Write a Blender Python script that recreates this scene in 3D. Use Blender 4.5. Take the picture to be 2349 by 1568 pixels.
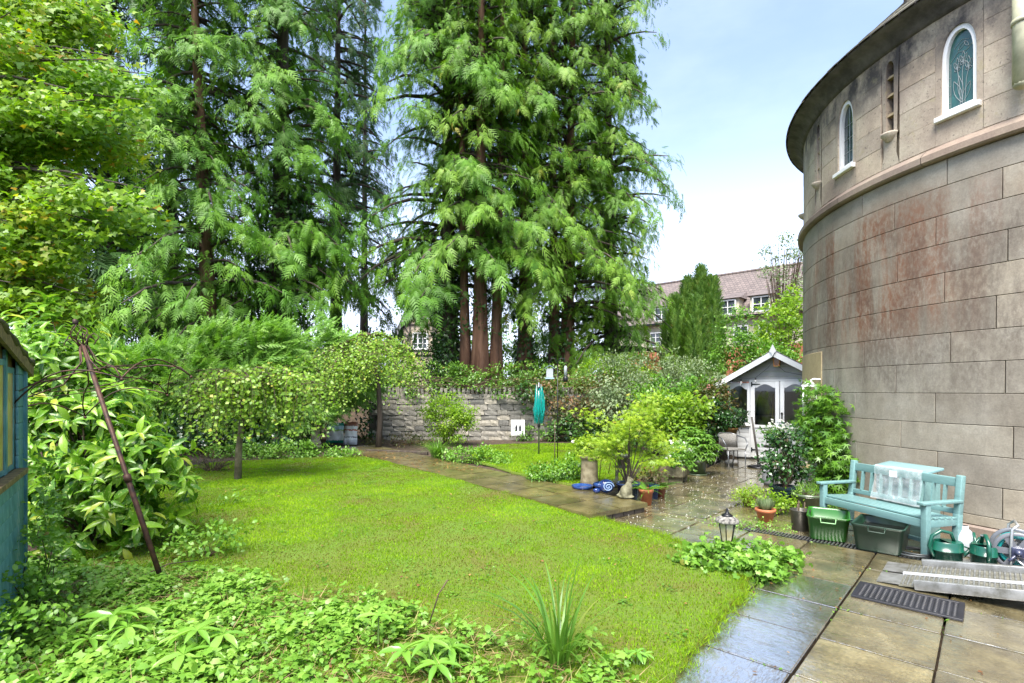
import bpy, bmesh, math, random
import numpy as np
from math import radians as R, sin, cos, pi, atan2, sqrt, tan
from mathutils import Vector, Matrix

sc = bpy.context.scene
for o in list(bpy.data.objects): bpy.data.objects.remove(o)
COL = sc.collection

# ------------------------------------------------------------------ camera
cam_d = bpy.data.cameras.new('camera'); cam = bpy.data.objects.new('camera', cam_d); COL.objects.link(cam)
cam.location = (0, 0, 1.7); cam.rotation_euler = (R(90), 0, 0)
cam_d.sensor_width = 36; cam_d.lens = 18.39; cam_d.shift_y = 0.0481
cam_d.clip_start = 0.05; cam_d.clip_end = 3000
sc.camera = cam

# ------------------------------------------------------------------ sky, sun, exposure
SUN_EL, SUN_AZ = R(60), R(196)          # hazy light from behind the viewer
w = bpy.data.worlds.new('World'); sc.world = w; w.use_nodes = True
nt = w.node_tree; nt.nodes.clear()
wo = nt.nodes.new('ShaderNodeOutputWorld'); wb = nt.nodes.new('ShaderNodeBackground')
sk = nt.nodes.new('ShaderNodeTexSky'); sk.sky_type = 'NISHITA'; sk.sun_disc = False
sk.sun_elevation = SUN_EL; sk.sun_rotation = SUN_AZ
sk.air_density = 1.0; sk.dust_density = 1.0; sk.ozone_density = 1.6
tc = nt.nodes.new('ShaderNodeTexCoord'); sx = nt.nodes.new('ShaderNodeSeparateXYZ')
nt.links.new(tc.outputs['Generated'], sx.inputs[0])
mp = nt.nodes.new('ShaderNodeMapping'); mp.inputs['Scale'].default_value = (1.6, 1.6, 4.0)
nt.links.new(tc.outputs['Generated'], mp.inputs[0])
nz = nt.nodes.new('ShaderNodeTexNoise'); nz.inputs['Scale'].default_value = 1.6; nz.inputs['Detail'].default_value = 6; nz.inputs['Roughness'].default_value = .55
nt.links.new(mp.outputs[0], nz.inputs['Vector'])
rp = nt.nodes.new('ShaderNodeMapRange'); rp.interpolation_type = 'SMOOTHSTEP'
rp.inputs['From Min'].default_value = 0.38; rp.inputs['From Max'].default_value = 0.72
rp.inputs['To Min'].default_value = 0.13; rp.inputs['To Max'].default_value = 0.26
nt.links.new(nz.outputs[0], rp.inputs['Value'])
hz = nt.nodes.new('ShaderNodeMapRange'); hz.interpolation_type = 'SMOOTHSTEP'     # the veil of cloud thickens towards the horizon
hz.inputs['From Min'].default_value = 0.0; hz.inputs['From Max'].default_value = 0.58
hz.inputs['To Min'].default_value = 0.95; hz.inputs['To Max'].default_value = 0.0
nt.links.new(sx.outputs['Z'], hz.inputs['Value'])
mxm = nt.nodes.new('ShaderNodeMath'); mxm.operation = 'MAXIMUM'
nt.links.new(rp.outputs[0], mxm.inputs[0]); nt.links.new(hz.outputs[0], mxm.inputs[1])
cm = nt.nodes.new('ShaderNodeMixRGB'); cm.inputs['Color2'].default_value = (4.7, 5.15, 6.5, 1)
nt.links.new(mxm.outputs[0], cm.inputs['Fac']); nt.links.new(sk.outputs[0], cm.inputs['Color1'])
nt.links.new(cm.outputs[0], wb.inputs['Color']); wb.inputs['Strength'].default_value = 0.080
nt.links.new(wb.outputs[0], wo.inputs['Surface'])

sd = bpy.data.lights.new('sun', 'SUN'); sun = bpy.data.objects.new('sun', sd); COL.objects.link(sun)
sd.energy = 2.6; sd.angle = R(38); sd.color = (1.0, .96, .89)
# direction towards the sun (sky rotation runs clockwise from +Y)
sdir = Vector((sin(SUN_AZ) * cos(SUN_EL), cos(SUN_AZ) * cos(SUN_EL), sin(SUN_EL)))
sun.rotation_euler = sdir.to_track_quat('Z', 'Y').to_euler()
sun.location = (0, 0, 30)

vs = sc.view_settings; vs.view_transform = 'Standard'; vs.look = 'None'; vs.gamma = 1; vs.use_curve_mapping = False
vs.exposure = 2.18
cy = sc.cycles; cy.use_denoising = True; cy.max_bounces = 8; cy.diffuse_bounces = 6; cy.glossy_bounces = 4
cy.transmission_bounces = 6; cy.transparent_max_bounces = 12; cy.caustics_reflective = False; cy.caustics_refractive = False
cy.sample_clamp_indirect = 10

# ------------------------------------------------------------------ helpers
rng = np.random.default_rng(7)
FD, CXD, HYD, EYE = 1200.0, 1174.5, 897.0, 1.7        # focal length, centre column and horizon row of the photograph
def at(x, y, Y): return Vector(((x - CXD) / FD * Y, Y, EYE + (HYD - y) / FD * Y))
def gd(x, y, z=0.0):
    Y = (EYE - z) * FD / (y - HYD); return Vector(((x - CXD) / FD * Y, Y, z))
def sstep(a, b, t):
    t = np.clip((t - a) / (b - a), 0, 1); return t * t * (3 - 2 * t)

def tag(o, label, cat, group=None):
    o['label'] = label; o['category'] = cat
    if group: o['group'] = group
    return o
def empty(name, loc, label=None, cat=None, group=None, rz=0):
    o = bpy.data.objects.new(name, None); COL.objects.link(o); o.location = loc; o.rotation_euler = (0, 0, rz)
    o.empty_display_size = .1
    if label: tag(o, label, cat, group)
    return o
def link(name, me, mat=None, parent=None, loc=None, rz=0):
    o = bpy.data.objects.new(name, me); COL.objects.link(o)
    if mat is not None and not me.materials: me.materials.append(mat)
    if parent: o.parent = parent
    if loc is not None: o.location = loc
    if rz: o.rotation_euler = (0, 0, rz)
    return o
def copy_tree(o, parent=None):
    c = o.copy(); COL.objects.link(c); c.parent = parent
    for ch in list(o.children): copy_tree(ch, c)
    return c

class MB:
    """collects boxes, tubes, lathes ... and links them as one mesh"""
    def __init__(s): s.v = []; s.f = []; s.sm = []
    def add(s, vs, fs, smooth=False):
        n = len(s.v); s.v += [tuple(v) for v in vs]
        for f in fs: s.f.append(tuple(i + n for i in f)); s.sm.append(smooth)
        return s
    def box(s, c, d, rz=0, M=None, taper=1.0, bev=0.0):
        x, y, z = d[0] / 2, d[1] / 2, d[2] / 2
        if bev <= 0:
            vs = [(-x, -y, -z), (x, -y, -z), (x, y, -z), (-x, y, -z), (-x * taper, -y * taper, z), (x * taper, -y * taper, z), (x * taper, y * taper, z), (-x * taper, y * taper, z)]
            fs = [(0, 3, 2, 1), (4, 5, 6, 7), (0, 1, 5, 4), (1, 2, 6, 5), (2, 3, 7, 6), (3, 0, 4, 7)]
        else:
            bm = bmesh.new(); bmesh.ops.create_cube(bm, size=1)
            for v in bm.verts:
                k = taper if v.co.z > 0 else 1
                v.co = (v.co.x * d[0] * k, v.co.y * d[1] * k, v.co.z * d[2])
            bmesh.ops.bevel(bm, geom=bm.edges[:], offset=bev, segments=2, affect='EDGES', profile=.6)
            bm.verts.index_update(); vs = [v.co.copy() for v in bm.verts]; fs = [tuple(v.index for v in f.verts) for f in bm.faces]; bm.free()
        if M is None: M = Matrix.Translation(c) @ Matrix.Rotation(rz, 4, 'Z')
        else: M = Matrix.Translation(c) @ M
        return s.add([M @ Vector(v) for v in vs], fs, bev > 0)
    def beam(s, a, b, wx, wz, up=(0, 0, 1), bev=0.0):
        a, b = Vector(a), Vector(b); d = b - a; L = d.length; d.normalize()
        u = Vector(up); sd_ = d.cross(u)
        if sd_.length < 1e-4: sd_ = d.cross(Vector((1, 0, 0)))
        sd_.normalize(); u = sd_.cross(d)
        M = Matrix((d, sd_, u)).transposed().to_4x4()
        return s.box((a + b) / 2, (L, wx, wz), M=M, bev=bev)
    def tube(s, pts, rad, n=8, caps=True, smooth=True, flute=None):
        pts = [Vector(p) for p in pts]; k = len(pts)
        if not hasattr(rad, '__len__'): rad = [rad] * k
        t0 = (pts[1] - pts[0]).normalized()
        u = t0.cross(Vector((0, 0, 1)))
        if u.length < 1e-3: u = t0.cross(Vector((1, 0, 0)))
        u.normalize(); base = len(s.v); vs = []; fs = []
        for i, p in enumerate(pts):
            t = (pts[min(i + 1, k - 1)] - pts[max(i - 1, 0)]).normalized()
            u = (u - t * u.dot(t)).normalized(); v = t.cross(u)
            for j in range(n):
                a = 2 * pi * j / n; r = rad[i] * (flute(a, i / (k - 1)) if flute else 1)
                vs.append(p + u * (cos(a) * r) + v * (sin(a) * r))
        for i in range(k - 1):
            for j in range(n):
                a, b = i * n + j, i * n + (j + 1) % n; fs.append((a, b, b + n, a + n))
        s.add(vs, fs, smooth)
        if caps:
            s.f.append(tuple(base + j for j in range(n - 1, -1, -1))); s.sm.append(False)
            s.f.append(tuple(base + (k - 1) * n + j for j in range(n))); s.sm.append(False)
        return s
    def lathe(s, prof, n=24, c=(0, 0, 0), smooth=True, a0=0, a1=2 * pi, sq=None):
        vs = []; fs = []; full = abs(a1 - a0 - 2 * pi) < 1e-6; m = n if full else n + 1
        for r, z in prof:
            for j in range(m):
                a = a0 + (a1 - a0) * j / n; k = sq(a) if sq else 1
                vs.append((c[0] + r * k * cos(a), c[1] + r * k * sin(a), c[2] + z))
        for i in range(len(prof) - 1):
            for j in range(n):
                a, b = i * m + j, i * m + (j + 1) % m; fs.append((a, b, b + m, a + m))
        return s.add(vs, fs, smooth)
    def ellipsoid(s, c, r, n=12, m=8, M=None):
        vs = []; fs = []
        for i in range(m + 1):
            p = pi * i / m
            for j in range(n):
                a = 2 * pi * j / n; q = Vector((r[0] * sin(p) * cos(a), r[1] * sin(p) * sin(a), r[2] * cos(p)))
                if M: q = M @ q
                vs.append(q + Vector(c))
        for i in range(m):
            for j in range(n):
                a, b = i * n + j, i * n + (j + 1) % n; fs.append((a, a + n, b + n, b))
        return s.add(vs, fs, True)
    def prism(s, poly, z0, z1, M=None):
        n = len(poly); vs = [Vector((p[0], p[1], z0)) for p in poly] + [Vector((p[0], p[1], z1)) for p in poly]
        if M: vs = [M @ v for v in vs]
        fs = [tuple(range(n - 1, -1, -1)), tuple(range(n, 2 * n))] + [(i, (i + 1) % n, (i + 1) % n + n, i + n) for i in range(n)]
        return s.add(vs, fs)
    def mesh(s, name):
        me = bpy.data.meshes.new(name); me.from_pydata(s.v, [], s.f)
        me.polygons.foreach_set('use_smooth', s.sm); me.update(); return me
    def build(s, name, mat, parent=None, loc=None, rz=0):
        return link(name, s.mesh(name), mat, parent, loc, rz)

def mesh_np(name, V, T, rnd=None, smooth=False):
    me = bpy.data.meshes.new(name); V = np.ascontiguousarray(V, dtype=np.float32); T = np.ascontiguousarray(T, dtype=np.int32)
    me.vertices.add(len(V)); me.vertices.foreach_set('co', V.ravel())
    m, k = T.shape
    me.loops.add(m * k); me.loops.foreach_set('vertex_index', T.ravel())
    me.polygons.add(m); me.polygons.foreach_set('loop_start', np.arange(0, m * k, k, dtype=np.int32))
    if smooth: me.polygons.foreach_set('use_smooth', np.ones(m, dtype=bool))
    if rnd is not None:
        at_ = me.attributes.new('rnd', 'FLOAT', 'POINT'); at_.data.foreach_set('value', np.ascontiguousarray(rnd, dtype=np.float32))
    me.update(calc_edges=True); return me

# ------------------------------------------------------------------ materials
MATS = {}
def mat_base(name):
    m = bpy.data.materials.new(name); m.use_nodes = True; n = m.node_tree
    b = n.nodes['Principled BSDF']; return m, n, b
def noise(n, scale, detail=4, rough=.55, vec=None, stretch=None, coord='Object'):
    t = n.nodes.new('ShaderNodeTexNoise'); t.inputs['Scale'].default_value = scale; t.inputs['Detail'].default_value = detail; t.inputs['Roughness'].default_value = rough
    c = n.nodes.new('ShaderNodeTexCoord')
    if stretch:
        mp_ = n.nodes.new('ShaderNodeMapping'); mp_.inputs['Scale'].default_value = stretch
        n.links.new(c.outputs[coord], mp_.inputs[0]); n.links.new(mp_.outputs[0], t.inputs['Vector'])
    else: n.links.new(c.outputs[coord], t.inputs['Vector'])
    return t
def ramp(n, src, stops, interp='LINEAR'):
    r = n.nodes.new('ShaderNodeValToRGB'); e = r.color_ramp; e.interpolation = interp
    while len(e.elements) < len(stops): e.elements.new(.5)
    for el, (p, c) in zip(e.elements, stops):
        el.position = p; el.color = (c[0], c[1], c[2], 1) if hasattr(c, '__len__') else (c, c, c, 1)
    n.links.new(src, r.inputs[0]); return r
def bump(n, b, src, strength, dist=.02, chain=None):
    bp = n.nodes.new('ShaderNodeBump'); bp.inputs['Strength'].default_value = strength; bp.inputs['Distance'].default_value = dist
    n.links.new(src, bp.inputs['Height'])
    if chain: n.links.new(chain.outputs[0], bp.inputs['Normal'])
    n.links.new(bp.outputs[0], b.inputs['Normal']); return bp
def mix(n, fac, a, b, mode='MIX'):
    m = n.nodes.new('ShaderNodeMixRGB'); m.blend_type = mode
    for i, v in (('Fac', fac), ('Color1', a), ('Color2', b)):
        if hasattr(v, 'is_linked') or hasattr(v, 'links'): n.links.new(v, m.inputs[i])
        elif hasattr(v, '__len__'): m.inputs[i].default_value = (v[0], v[1], v[2], 1)
        else: m.inputs[i].default_value = v
    return m
def objrand(n):
    o = n.nodes.new('ShaderNodeObjectInfo'); return o.outputs['Random']

def leafmat(name, cols, rough=.45, trans=.35, spec=.5, spot=None, noise_s=None):
    """cols: colour stops over the per-leaf random value"""
    m, n, b = mat_base(name)
    a = n.nodes.new('ShaderNodeAttribute'); a.attribute_name = 'rnd'
    r = ramp(n, a.outputs['Fac'], cols); col = r.outputs[0]
    if noise_s:
        t = noise(n, noise_s, 2); r2 = ramp(n, t.outputs[0], [(.3, (.72, .74, .70)), (.7, (1.25, 1.22, 1.15))])
        col = mix(n, 1, col, r2.outputs[0], 'MULTIPLY').outputs[0]
    if spot:
        t = noise(n, spot[0], 1, .5); s_ = ramp(n, t.outputs[0], [(.60, 0), (.66, 1)])
        col = mix(n, s_.outputs[0], col, spot[1]).outputs[0]
    n.links.new(col, b.inputs['Base Color']); b.inputs['Roughness'].default_value = rough
    b.inputs['Specular IOR Level'].default_value = spec
    tr = n.nodes.new('ShaderNodeBsdfTranslucent'); tcol = mix(n, 1, col, (1.15, 1.25, .55), 'MULTIPLY'); n.links.new(tcol.outputs[0], tr.inputs['Color'])
    ms = n.nodes.new('ShaderNodeMixShader'); ms.inputs[0].default_value = trans
    out = n.nodes['Material Output']; n.links.new(b.outputs[0], ms.inputs[1]); n.links.new(tr.outputs[0], ms.inputs[2]); n.links.new(ms.outputs[0], out.inputs['Surface'])
    MATS[name] = m; return m
def plain(name, col, rough=.5, metal=0, spec=.5, var=.0, vs_=6, bmp=0, bs=40, coat=0, alt=None, trans=0):
    m, n, b = mat_base(name)
    b.inputs['Roughness'].default_value = rough; b.inputs['Metallic'].default_value = metal; b.inputs['Specular IOR Level'].default_value = spec
    b.inputs['Base Color'].default_value = (*col, 1)
    if trans: b.inputs['Transmission Weight'].default_value = trans
    if coat: b.inputs['Coat Weight'].default_value = coat; b.inputs['Coat Roughness'].default_value = .12
    if var or alt:
        t = noise(n, vs_, 5, .6); lo = [c * (1 - var) for c in col]; hi = alt if alt else [min(1, c * (1 + var)) for c in col]
        r = ramp(n, t.outputs[0], [(.35, lo), (.68, hi)]); n.links.new(r.outputs[0], b.inputs['Base Color'])
    if bmp:
        t2 = noise(n, bs, 4); bump(n, b, t2.outputs[0], bmp, .01)
    MATS[name] = m; return m
# ------------------------------------------------------------------ ground, lawn, patio, path
U = Vector((.674, .738, 0)); V_ = Vector((-.738, .674, 0)); PZ = atan2(.738, .674)      # paving directions
PITCH = .635; U0, V0 = 4.10, .879
def inpoly(X, Y, poly):
    X = np.asarray(X); Y = np.asarray(Y); r = np.zeros(X.shape, bool); n = len(poly); j = n - 1
    for i in range(n):
        xi, yi = poly[i][0], poly[i][1]; xj, yj = poly[j][0], poly[j][1]
        c = ((yi > Y) != (yj > Y)) & (X < (xj - xi) * (Y - yi) / (yj - yi + 1e-12) + xi); r ^= c; j = i
    return r
def lz(x, y): return .015 + .095 * sstep(4.6, 9.0, np.asarray(y) + .35 * np.minimum(0, -np.asarray(x)))       # level of the lawns
PATIO = [(0.2, 2.2), (4.6, 1.9), (6.4, 4.2), (6.4, 13.3), (4.6, 12.9), (3.4, 10.7), (2.5, 9.3), (1.95, 8.2), (1.25, 6.9), (.85, 6.2), (1.75, 5.2), (1.75, 4.6), (.95, 3.4)]
def tz(x, y):
    x = np.asarray(x, float); y = np.asarray(y, float)
    z = lz(x, y) - .035
    z = np.where(inpoly(x, y, PATIO) | ((x > 1.2) & (y < 4.2)) | (x > 6.3) & (y < 13), -.07, z)
    z = z + 1.45 * sstep(17.7, 18.6, y + .12 * x) + .9 * sstep(24, 60, y)
    z = z + 1.6 * sstep(-9.5, -14, x) * sstep(9, 14, y)
    return z

def m_soil():
    m, n, b = mat_base('soil'); t = noise(n, 9, 8, .7); r = ramp(n, t.outputs[0], [(.3, (.018, .012, .007)), (.5, (.05, .032, .018)), (.7, (.10, .065, .035))])
    n.links.new(r.outputs[0], b.inputs['Base Color']); b.inputs['Roughness'].default_value = .85; bump(n, b, t.outputs[0], .8, .05); return m
def m_turf():
    m, n, b = mat_base('turf'); t = noise(n, 1.1, 5, .6); t2 = noise(n, 40, 4, .7)
    r = ramp(n, t.outputs[0], [(.30, (.12, .09, .018)), (.42, (.115, .15, .010)), (.62, (.10, .18, .007))])
    c = mix(n, .5, r.outputs[0], ramp(n, t2.outputs[0], [(.3, (.35, .35, .3)), (.7, (1.3, 1.3, 1.2))]).outputs[0], 'MULTIPLY')
    n.links.new(c.outputs[0], b.inputs['Base Color']); b.inputs['Roughness'].default_value = .9; bump(n, b, t2.outputs[0], .8, .03); return m
def m_slab(name, dark, mid, light, wet, film):
    """wet riven stone: ripples, algae, a film of water that is thicker in the hollows"""
    m, n, b = mat_base(name)
    c = n.nodes.new('ShaderNodeTexCoord'); oi = n.nodes.new('ShaderNodeObjectInfo')
    ml = n.nodes.new('ShaderNodeVectorMath'); ml.operation = 'SCALE'; ml.inputs[0].default_value = (37, 61, 23); n.links.new(oi.outputs['Random'], ml.inputs['Scale'])
    ad = n.nodes.new('ShaderNodeVectorMath'); n.links.new(c.outputs['Object'], ad.inputs[0]); n.links.new(ml.outputs[0], ad.inputs[1])
    def nz_(s, d, r_, st=None):
        t = n.nodes.new('ShaderNodeTexNoise'); t.inputs['Scale'].default_value = s; t.inputs['Detail'].default_value = d; t.inputs['Roughness'].default_value = r_
        if st:
            q = n.nodes.new('ShaderNodeMapping'); q.inputs['Scale'].default_value = st; q.inputs['Rotation'].default_value = (0, 0, .5); n.links.new(ad.outputs[0], q.inputs[0]); n.links.new(q.outputs[0], t.inputs['Vector'])
        else: n.links.new(ad.outputs[0], t.inputs['Vector'])
        return t
    big = nz_(3.0, 5, .6); fine = nz_(60, 5, .7); rip = nz_(7, 6, .62, (1, 2.6, 1)); wetn = nz_(2.2, 3, .5)
    r = ramp(n, big.outputs[0], [(.3, dark), (.5, mid), (.72, light)])
    sp = ramp(n, fine.outputs[0], [(.3, (.45, .45, .45)), (.7, (1.5, 1.45, 1.3))])
    tint = ramp(n, oi.outputs['Random'], [(0, (.8, .76, .7)), (.5, (1, 1, 1)), (1, (1.18, 1.12, .95))])
    col = mix(n, .8, r.outputs[0], sp.outputs[0], 'MULTIPLY'); col = mix(n, 1, col.outputs[0], tint.outputs[0], 'MULTIPLY')
    n.links.new(col.outputs[0], b.inputs['Base Color'])
    rr = ramp(n, wetn.outputs[0], [(.35, .10 + .25 * (1 - wet)), (.6, .22 + .3 * (1 - wet))]); n.links.new(rr.outputs[0], b.inputs['Roughness'])
    b.inputs['Specular IOR Level'].default_value = .55 + .35 * wet; b.inputs['IOR'].default_value = 1.45 + .35 * wet
    b.inputs['Coat Weight'].default_value = wet; b.inputs['Coat Roughness'].default_value = .05; b.inputs['Coat IOR'].default_value = 1.33 + (.9 if wet > .9 else .6) * wet
    b1 = bump(n, b, rip.outputs[0], .5, .02); b2 = bump(n, b, fine.outputs[0], .35, .005, b1)
    # standing water: a mirror-like film lying in the hollows of the stone
    fm = nz_(1.7, 5, .6, (1, 1.5, 1)); fac = ramp(n, fm.outputs[0], [(.36, 0), (.56, film)] if film < .2 else [(.36, .04), (.56, film)] if film < .5 else [(.26, film * .3), (.50, film)])
    rdg = nz_(3.1, 7, .66, (1, 3.2, 1)); rpl = ramp(n, rdg.outputs[0], [(.36, .4), (.42, 1), (.472, 1), (.49, .05), (.508, 1), (.585, 1), (.605, .15), (.625, 1)]); fx = n.nodes.new('ShaderNodeMath'); fx.operation = 'MULTIPLY'; n.links.new(fac.outputs[0], fx.inputs[0]); n.links.new(rpl.outputs[0], fx.inputs[1])
    gls = n.nodes.new('ShaderNodeBsdfGlossy'); gls.inputs['Roughness'].default_value = .15; gls.inputs['Color'].default_value = (.95, .92, .87, 1)
    bg = n.nodes.new('ShaderNodeBump'); bg.inputs['Strength'].default_value = .26; bg.inputs['Distance'].default_value = .02; n.links.new(rip.outputs[0], bg.inputs['Height']); n.links.new(bg.outputs[0], gls.inputs['Normal'])
    msx = n.nodes.new('ShaderNodeMixShader'); n.links.new(fx.outputs[0], msx.inputs[0]); n.links.new(b.outputs[0], msx.inputs[1]); n.links.new(gls.outputs[0], msx.inputs[2]); n.links.new(msx.outputs[0], n.nodes['Material Output'].inputs['Surface'])
    bc = n.nodes.new('ShaderNodeBump'); bc.inputs['Strength'].default_value = .22; bc.inputs['Distance'].default_value = .02; n.links.new(rip.outputs[0], bc.inputs['Height']); n.links.new(bc.outputs[0], b.inputs['Coat Normal'])
    return m
M_SOIL, M_TURF = m_soil(), m_turf()
M_SLAB = m_slab('wet_paving', (.065, .052, .026), (.165, .142, .078), (.28, .25, .155), .7, .49)
M_SLABW = m_slab('rain_soaked_paving', (.05, .045, .035), (.11, .10, .08), (.20, .185, .15), .9, .70)
M_PATH = m_slab('mossy_paving', (.05, .042, .015), (.105, .088, .034), (.18, .15, .065), .35, .10)

# ground: one sheet, fine near the viewer, reaching the horizon
xs = np.concatenate([-np.geomspace(1500, 16, 14), np.arange(-15, 12.01, .3), np.geomspace(14, 1500, 14)])
ys = np.concatenate([-np.geomspace(1500, 3, 10), np.arange(-1, 22.01, .3), np.geomspace(24, 2000, 16)])
GX, GY = np.meshgrid(xs, ys); GZ = tz(GX, GY) + .012 * np.sin(GX * 3.1) * np.cos(GY * 2.7) * (GX < 0)
nx, ny = len(xs), len(ys); idx = np.arange(nx * ny).reshape(ny, nx)
Q = np.stack([idx[:-1, :-1], idx[:-1, 1:], idx[1:, 1:], idx[1:, :-1]], -1).reshape(-1, 4)
g = link('ground', mesh_np('ground', np.stack([GX, GY, GZ], -1).reshape(-1, 3), Q, smooth=True), M_SOIL); g['kind'] = 'structure'

def sheet(name, poly, zf, step, mat, skirt=.05):
    from mathutils.geometry import delaunay_2d_cdt
    P = np.array(poly); dense = []
    for i in range(len(P)):
        a, b = P[i], P[(i + 1) % len(P)]; k = max(1, int(np.hypot(*(b - a)) / step))
        for j in range(k): dense.append(a + (b - a) * j / k)
    dense = np.array(dense); nb = len(dense)
    dense = dense + (np.random.default_rng(3).random(dense.shape) - .5) * step * .35
    gx, gy = np.meshgrid(np.arange(P[:, 0].min(), P[:, 0].max(), step), np.arange(P[:, 1].min(), P[:, 1].max(), step))
    q = np.stack([gx.ravel(), gy.ravel()], -1); q = q[inpoly(q[:, 0], q[:, 1], dense)]
    allp = [Vector((float(a), float(b))) for a, b in np.concatenate([dense, q])]
    vv, _, ff, *_r = delaunay_2d_cdt(allp, [(i, (i + 1) % nb) for i in range(nb)], [], 1, 1e-5)
    A = np.array([(v.x, v.y) for v in vv]); Z = zf(A[:, 0], A[:, 1])
    me = bpy.data.meshes.new(name); me.from_pydata([(a[0], a[1], z) for a, z in zip(A, Z)], [], [tuple(f) for f in ff])
    bm = bmesh.new(); bm.from_mesh(me); ed = [e for e in bm.edges if e.is_boundary]
    r_ = bmesh.ops.extrude_edge_only(bm, edges=ed)
    for v in r_['geom']:
        if isinstance(v, bmesh.types.BMVert): v.co.z -= skirt
    bmesh.ops.recalc_face_normals(bm, faces=bm.faces); bm.to_mesh(me); bm.free()
    for p in me.polygons: p.use_smooth = True
    o = link(name, me, mat); o['kind'] = 'structure'; return o, dense

def chaikin(P, n=2):
    for _ in range(n):
        Q_ = []
        for i in range(len(P)):
            a, b = Vector(P[i]), Vector(P[(i + 1) % len(P)]); Q_ += [a * .75 + b * .25, a * .25 + b * .75]
        P = Q_
    return [tuple(p) for p in P]
def gp(x, y, z): v = gd(x, y, z); return (v.x, v.y)
LAWN = chaikin([gp(1480, 1640, .02), gp(1600, 1478, .02), gp(1672, 1395, .02), gp(1722, 1352, .02), gp(1640, 1290, .02), gp(1560, 1243, .03), gp(1460, 1216, .04), gp(1385, 1196, .05), gp(1280, 1168, .08),
        gp(1150, 1133, .1), gp(1000, 1090, .11), gp(865, 1056, .11), gp(812, 1045, .11), gp(700, 1053, .11), gp(560, 1060, .11), gp(440, 1068, .11), gp(330, 1100, .1), gp(200, 1250, .06),
        (-3.9, 4.2), (-2.6, 2.6), (-.5, 2.3)])
lawn, LPOLY = sheet('lawn', LAWN, lambda x, y: lz(x, y) + .025, .16, M_TURF)
LAWN2 = chaikin([gp(1160, 1080, .1), gp(1215, 1098, .1), gp(1330, 1120, .1), gp(1440, 1110, .1), gp(1530, 1075, .1), gp(1480, 1030, .1), gp(1300, 1020, .1), gp(1150, 1022, .1), gp(1085, 1030, .1), gp(1080, 1058, .1)])
lawn2, LPOLY2 = sheet('lawn_beyond_path', LAWN2, lambda x, y: lz(x, y) + .03, .25, M_TURF)

# grass blades
M_GRASS = leafmat('grass_blade', [(0, (.12, .08, .02)), (.18, (.15, .16, .012)), (.42, (.15, .285, .006)), (.8, (.215, .39, .008)), (1, (.31, .46, .016))], rough=.6, trans=.4, spec=.15)
def vnoise(x, y, s, seed):
    r_ = np.random.default_rng(seed); gN = r_.random((64, 64)); x = x / s; y = y / s; xi = np.floor(x).astype(int); yi = np.floor(y).astype(int); fx = x - xi; fy = y - yi
    fx = fx * fx * (3 - 2 * fx); fy = fy * fy * (3 - 2 * fy); h_ = lambda i, j: gN[i % 64, j % 64]
    return (h_(xi, yi) * (1 - fx) + h_(xi + 1, yi) * fx) * (1 - fy) + (h_(xi, yi + 1) * (1 - fx) + h_(xi + 1, yi + 1) * fx) * fy
def grass(name, poly, n, lo, hi, seed, label, zoff=.02, yfar=20):
    r_ = np.random.default_rng(seed); P = np.array(poly); mn, mx = P.min(0), P.max(0)
    x = r_.uniform(mn[0], mx[0], n * 3); y = mn[1] + (mx[1] - mn[1]) * r_.random(n * 3) ** 1.35
    k = inpoly(x, y, P); x, y = x[k][:n], y[k][:n]; m = len(x)
    patch = .6 * vnoise(x, y, .9, 1) + .4 * vnoise(x, y, .33, 2)
    bald = vnoise(x, y, .75, 5) * .65 + vnoise(x, y, .2, 6) * .35
    keep = r_.random(m) < np.clip((bald - .22) * 4.0, .45, 1); x, y, patch, bald = x[keep], y[keep], patch[keep], bald[keep]; m = len(x)
    z = lz(x, y) + zoff; far = 1 + np.clip((y - 4) * .10, 0, 1.0)
    h_ = (lo + (hi - lo) * patch) * r_.uniform(.5, 1.2, m); wd = r_.uniform(.0022, .0050, m) * far * 1.3
    a = r_.random(m) * 2 * pi; lean = r_.uniform(.1, .9, m) * h_
    base = np.stack([x, y, z], -1); sd_ = np.stack([np.cos(a), np.sin(a), 0 * a], -1) * wd[:, None]
    ld = r_.random(m) * 2 * pi; tip = base + np.stack([np.cos(ld) * lean, np.sin(ld) * lean, h_], -1)
    Vv = np.stack([base - sd_, base + sd_, tip], 1).reshape(-1, 3); T = np.arange(3 * m).reshape(-1, 3)
    c_ = np.clip(.10 + .75 * patch + 1.0 * (bald - .45) + r_.normal(0, .22, m), 0, 1)
    o = link(name, mesh_np(name, Vv, T, np.repeat(c_, 3)), M_GRASS); o['kind'] = 'stuff'; tag(o, label, 'grass'); return o
grass('grass', LPOLY, 310000, .012, .034, 11, 'short mossy lime green grass of the near lawn')
grass('grass', LPOLY2, 60000, .02, .045, 12, 'bright short grass of the small lawn beyond the path', .025)

# patio slabs
def slab_mesh(sx_, sy_, th, seed):
    r_ = random.Random(seed); bm = bmesh.new(); bmesh.ops.create_cube(bm, size=1)
    for v in bm.verts: v.co = (v.co.x * sx_ + r_.uniform(-.004, .004), v.co.y * sy_ + r_.uniform(-.004, .004), (v.co.z - .5) * th)
    bmesh.ops.bevel(bm, geom=[e for e in bm.edges if e.verts[0].co.z > -.001 and e.verts[1].co.z > -.001], offset=.007, segments=2, affect='EDGES')
    me = bpy.data.meshes.new('paving_slab'); bm.to_mesh(me); bm.free(); return me
SV = [slab_mesh(PITCH - .019, PITCH - .019, .05, i) for i in range(4)]
SW = [me.copy() for me in SV]
for me in SV: me.materials.append(M_SLAB)
for me in SW: me.materials.append(M_SLABW)
patio = bpy.data.objects.new('patio', None); COL.objects.link(patio); patio['kind'] = 'structure'
rs = random.Random(5)
DRAIN_U = (U0 + 4 * PITCH + .01, U0 + 4 * PITCH + .19)
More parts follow.
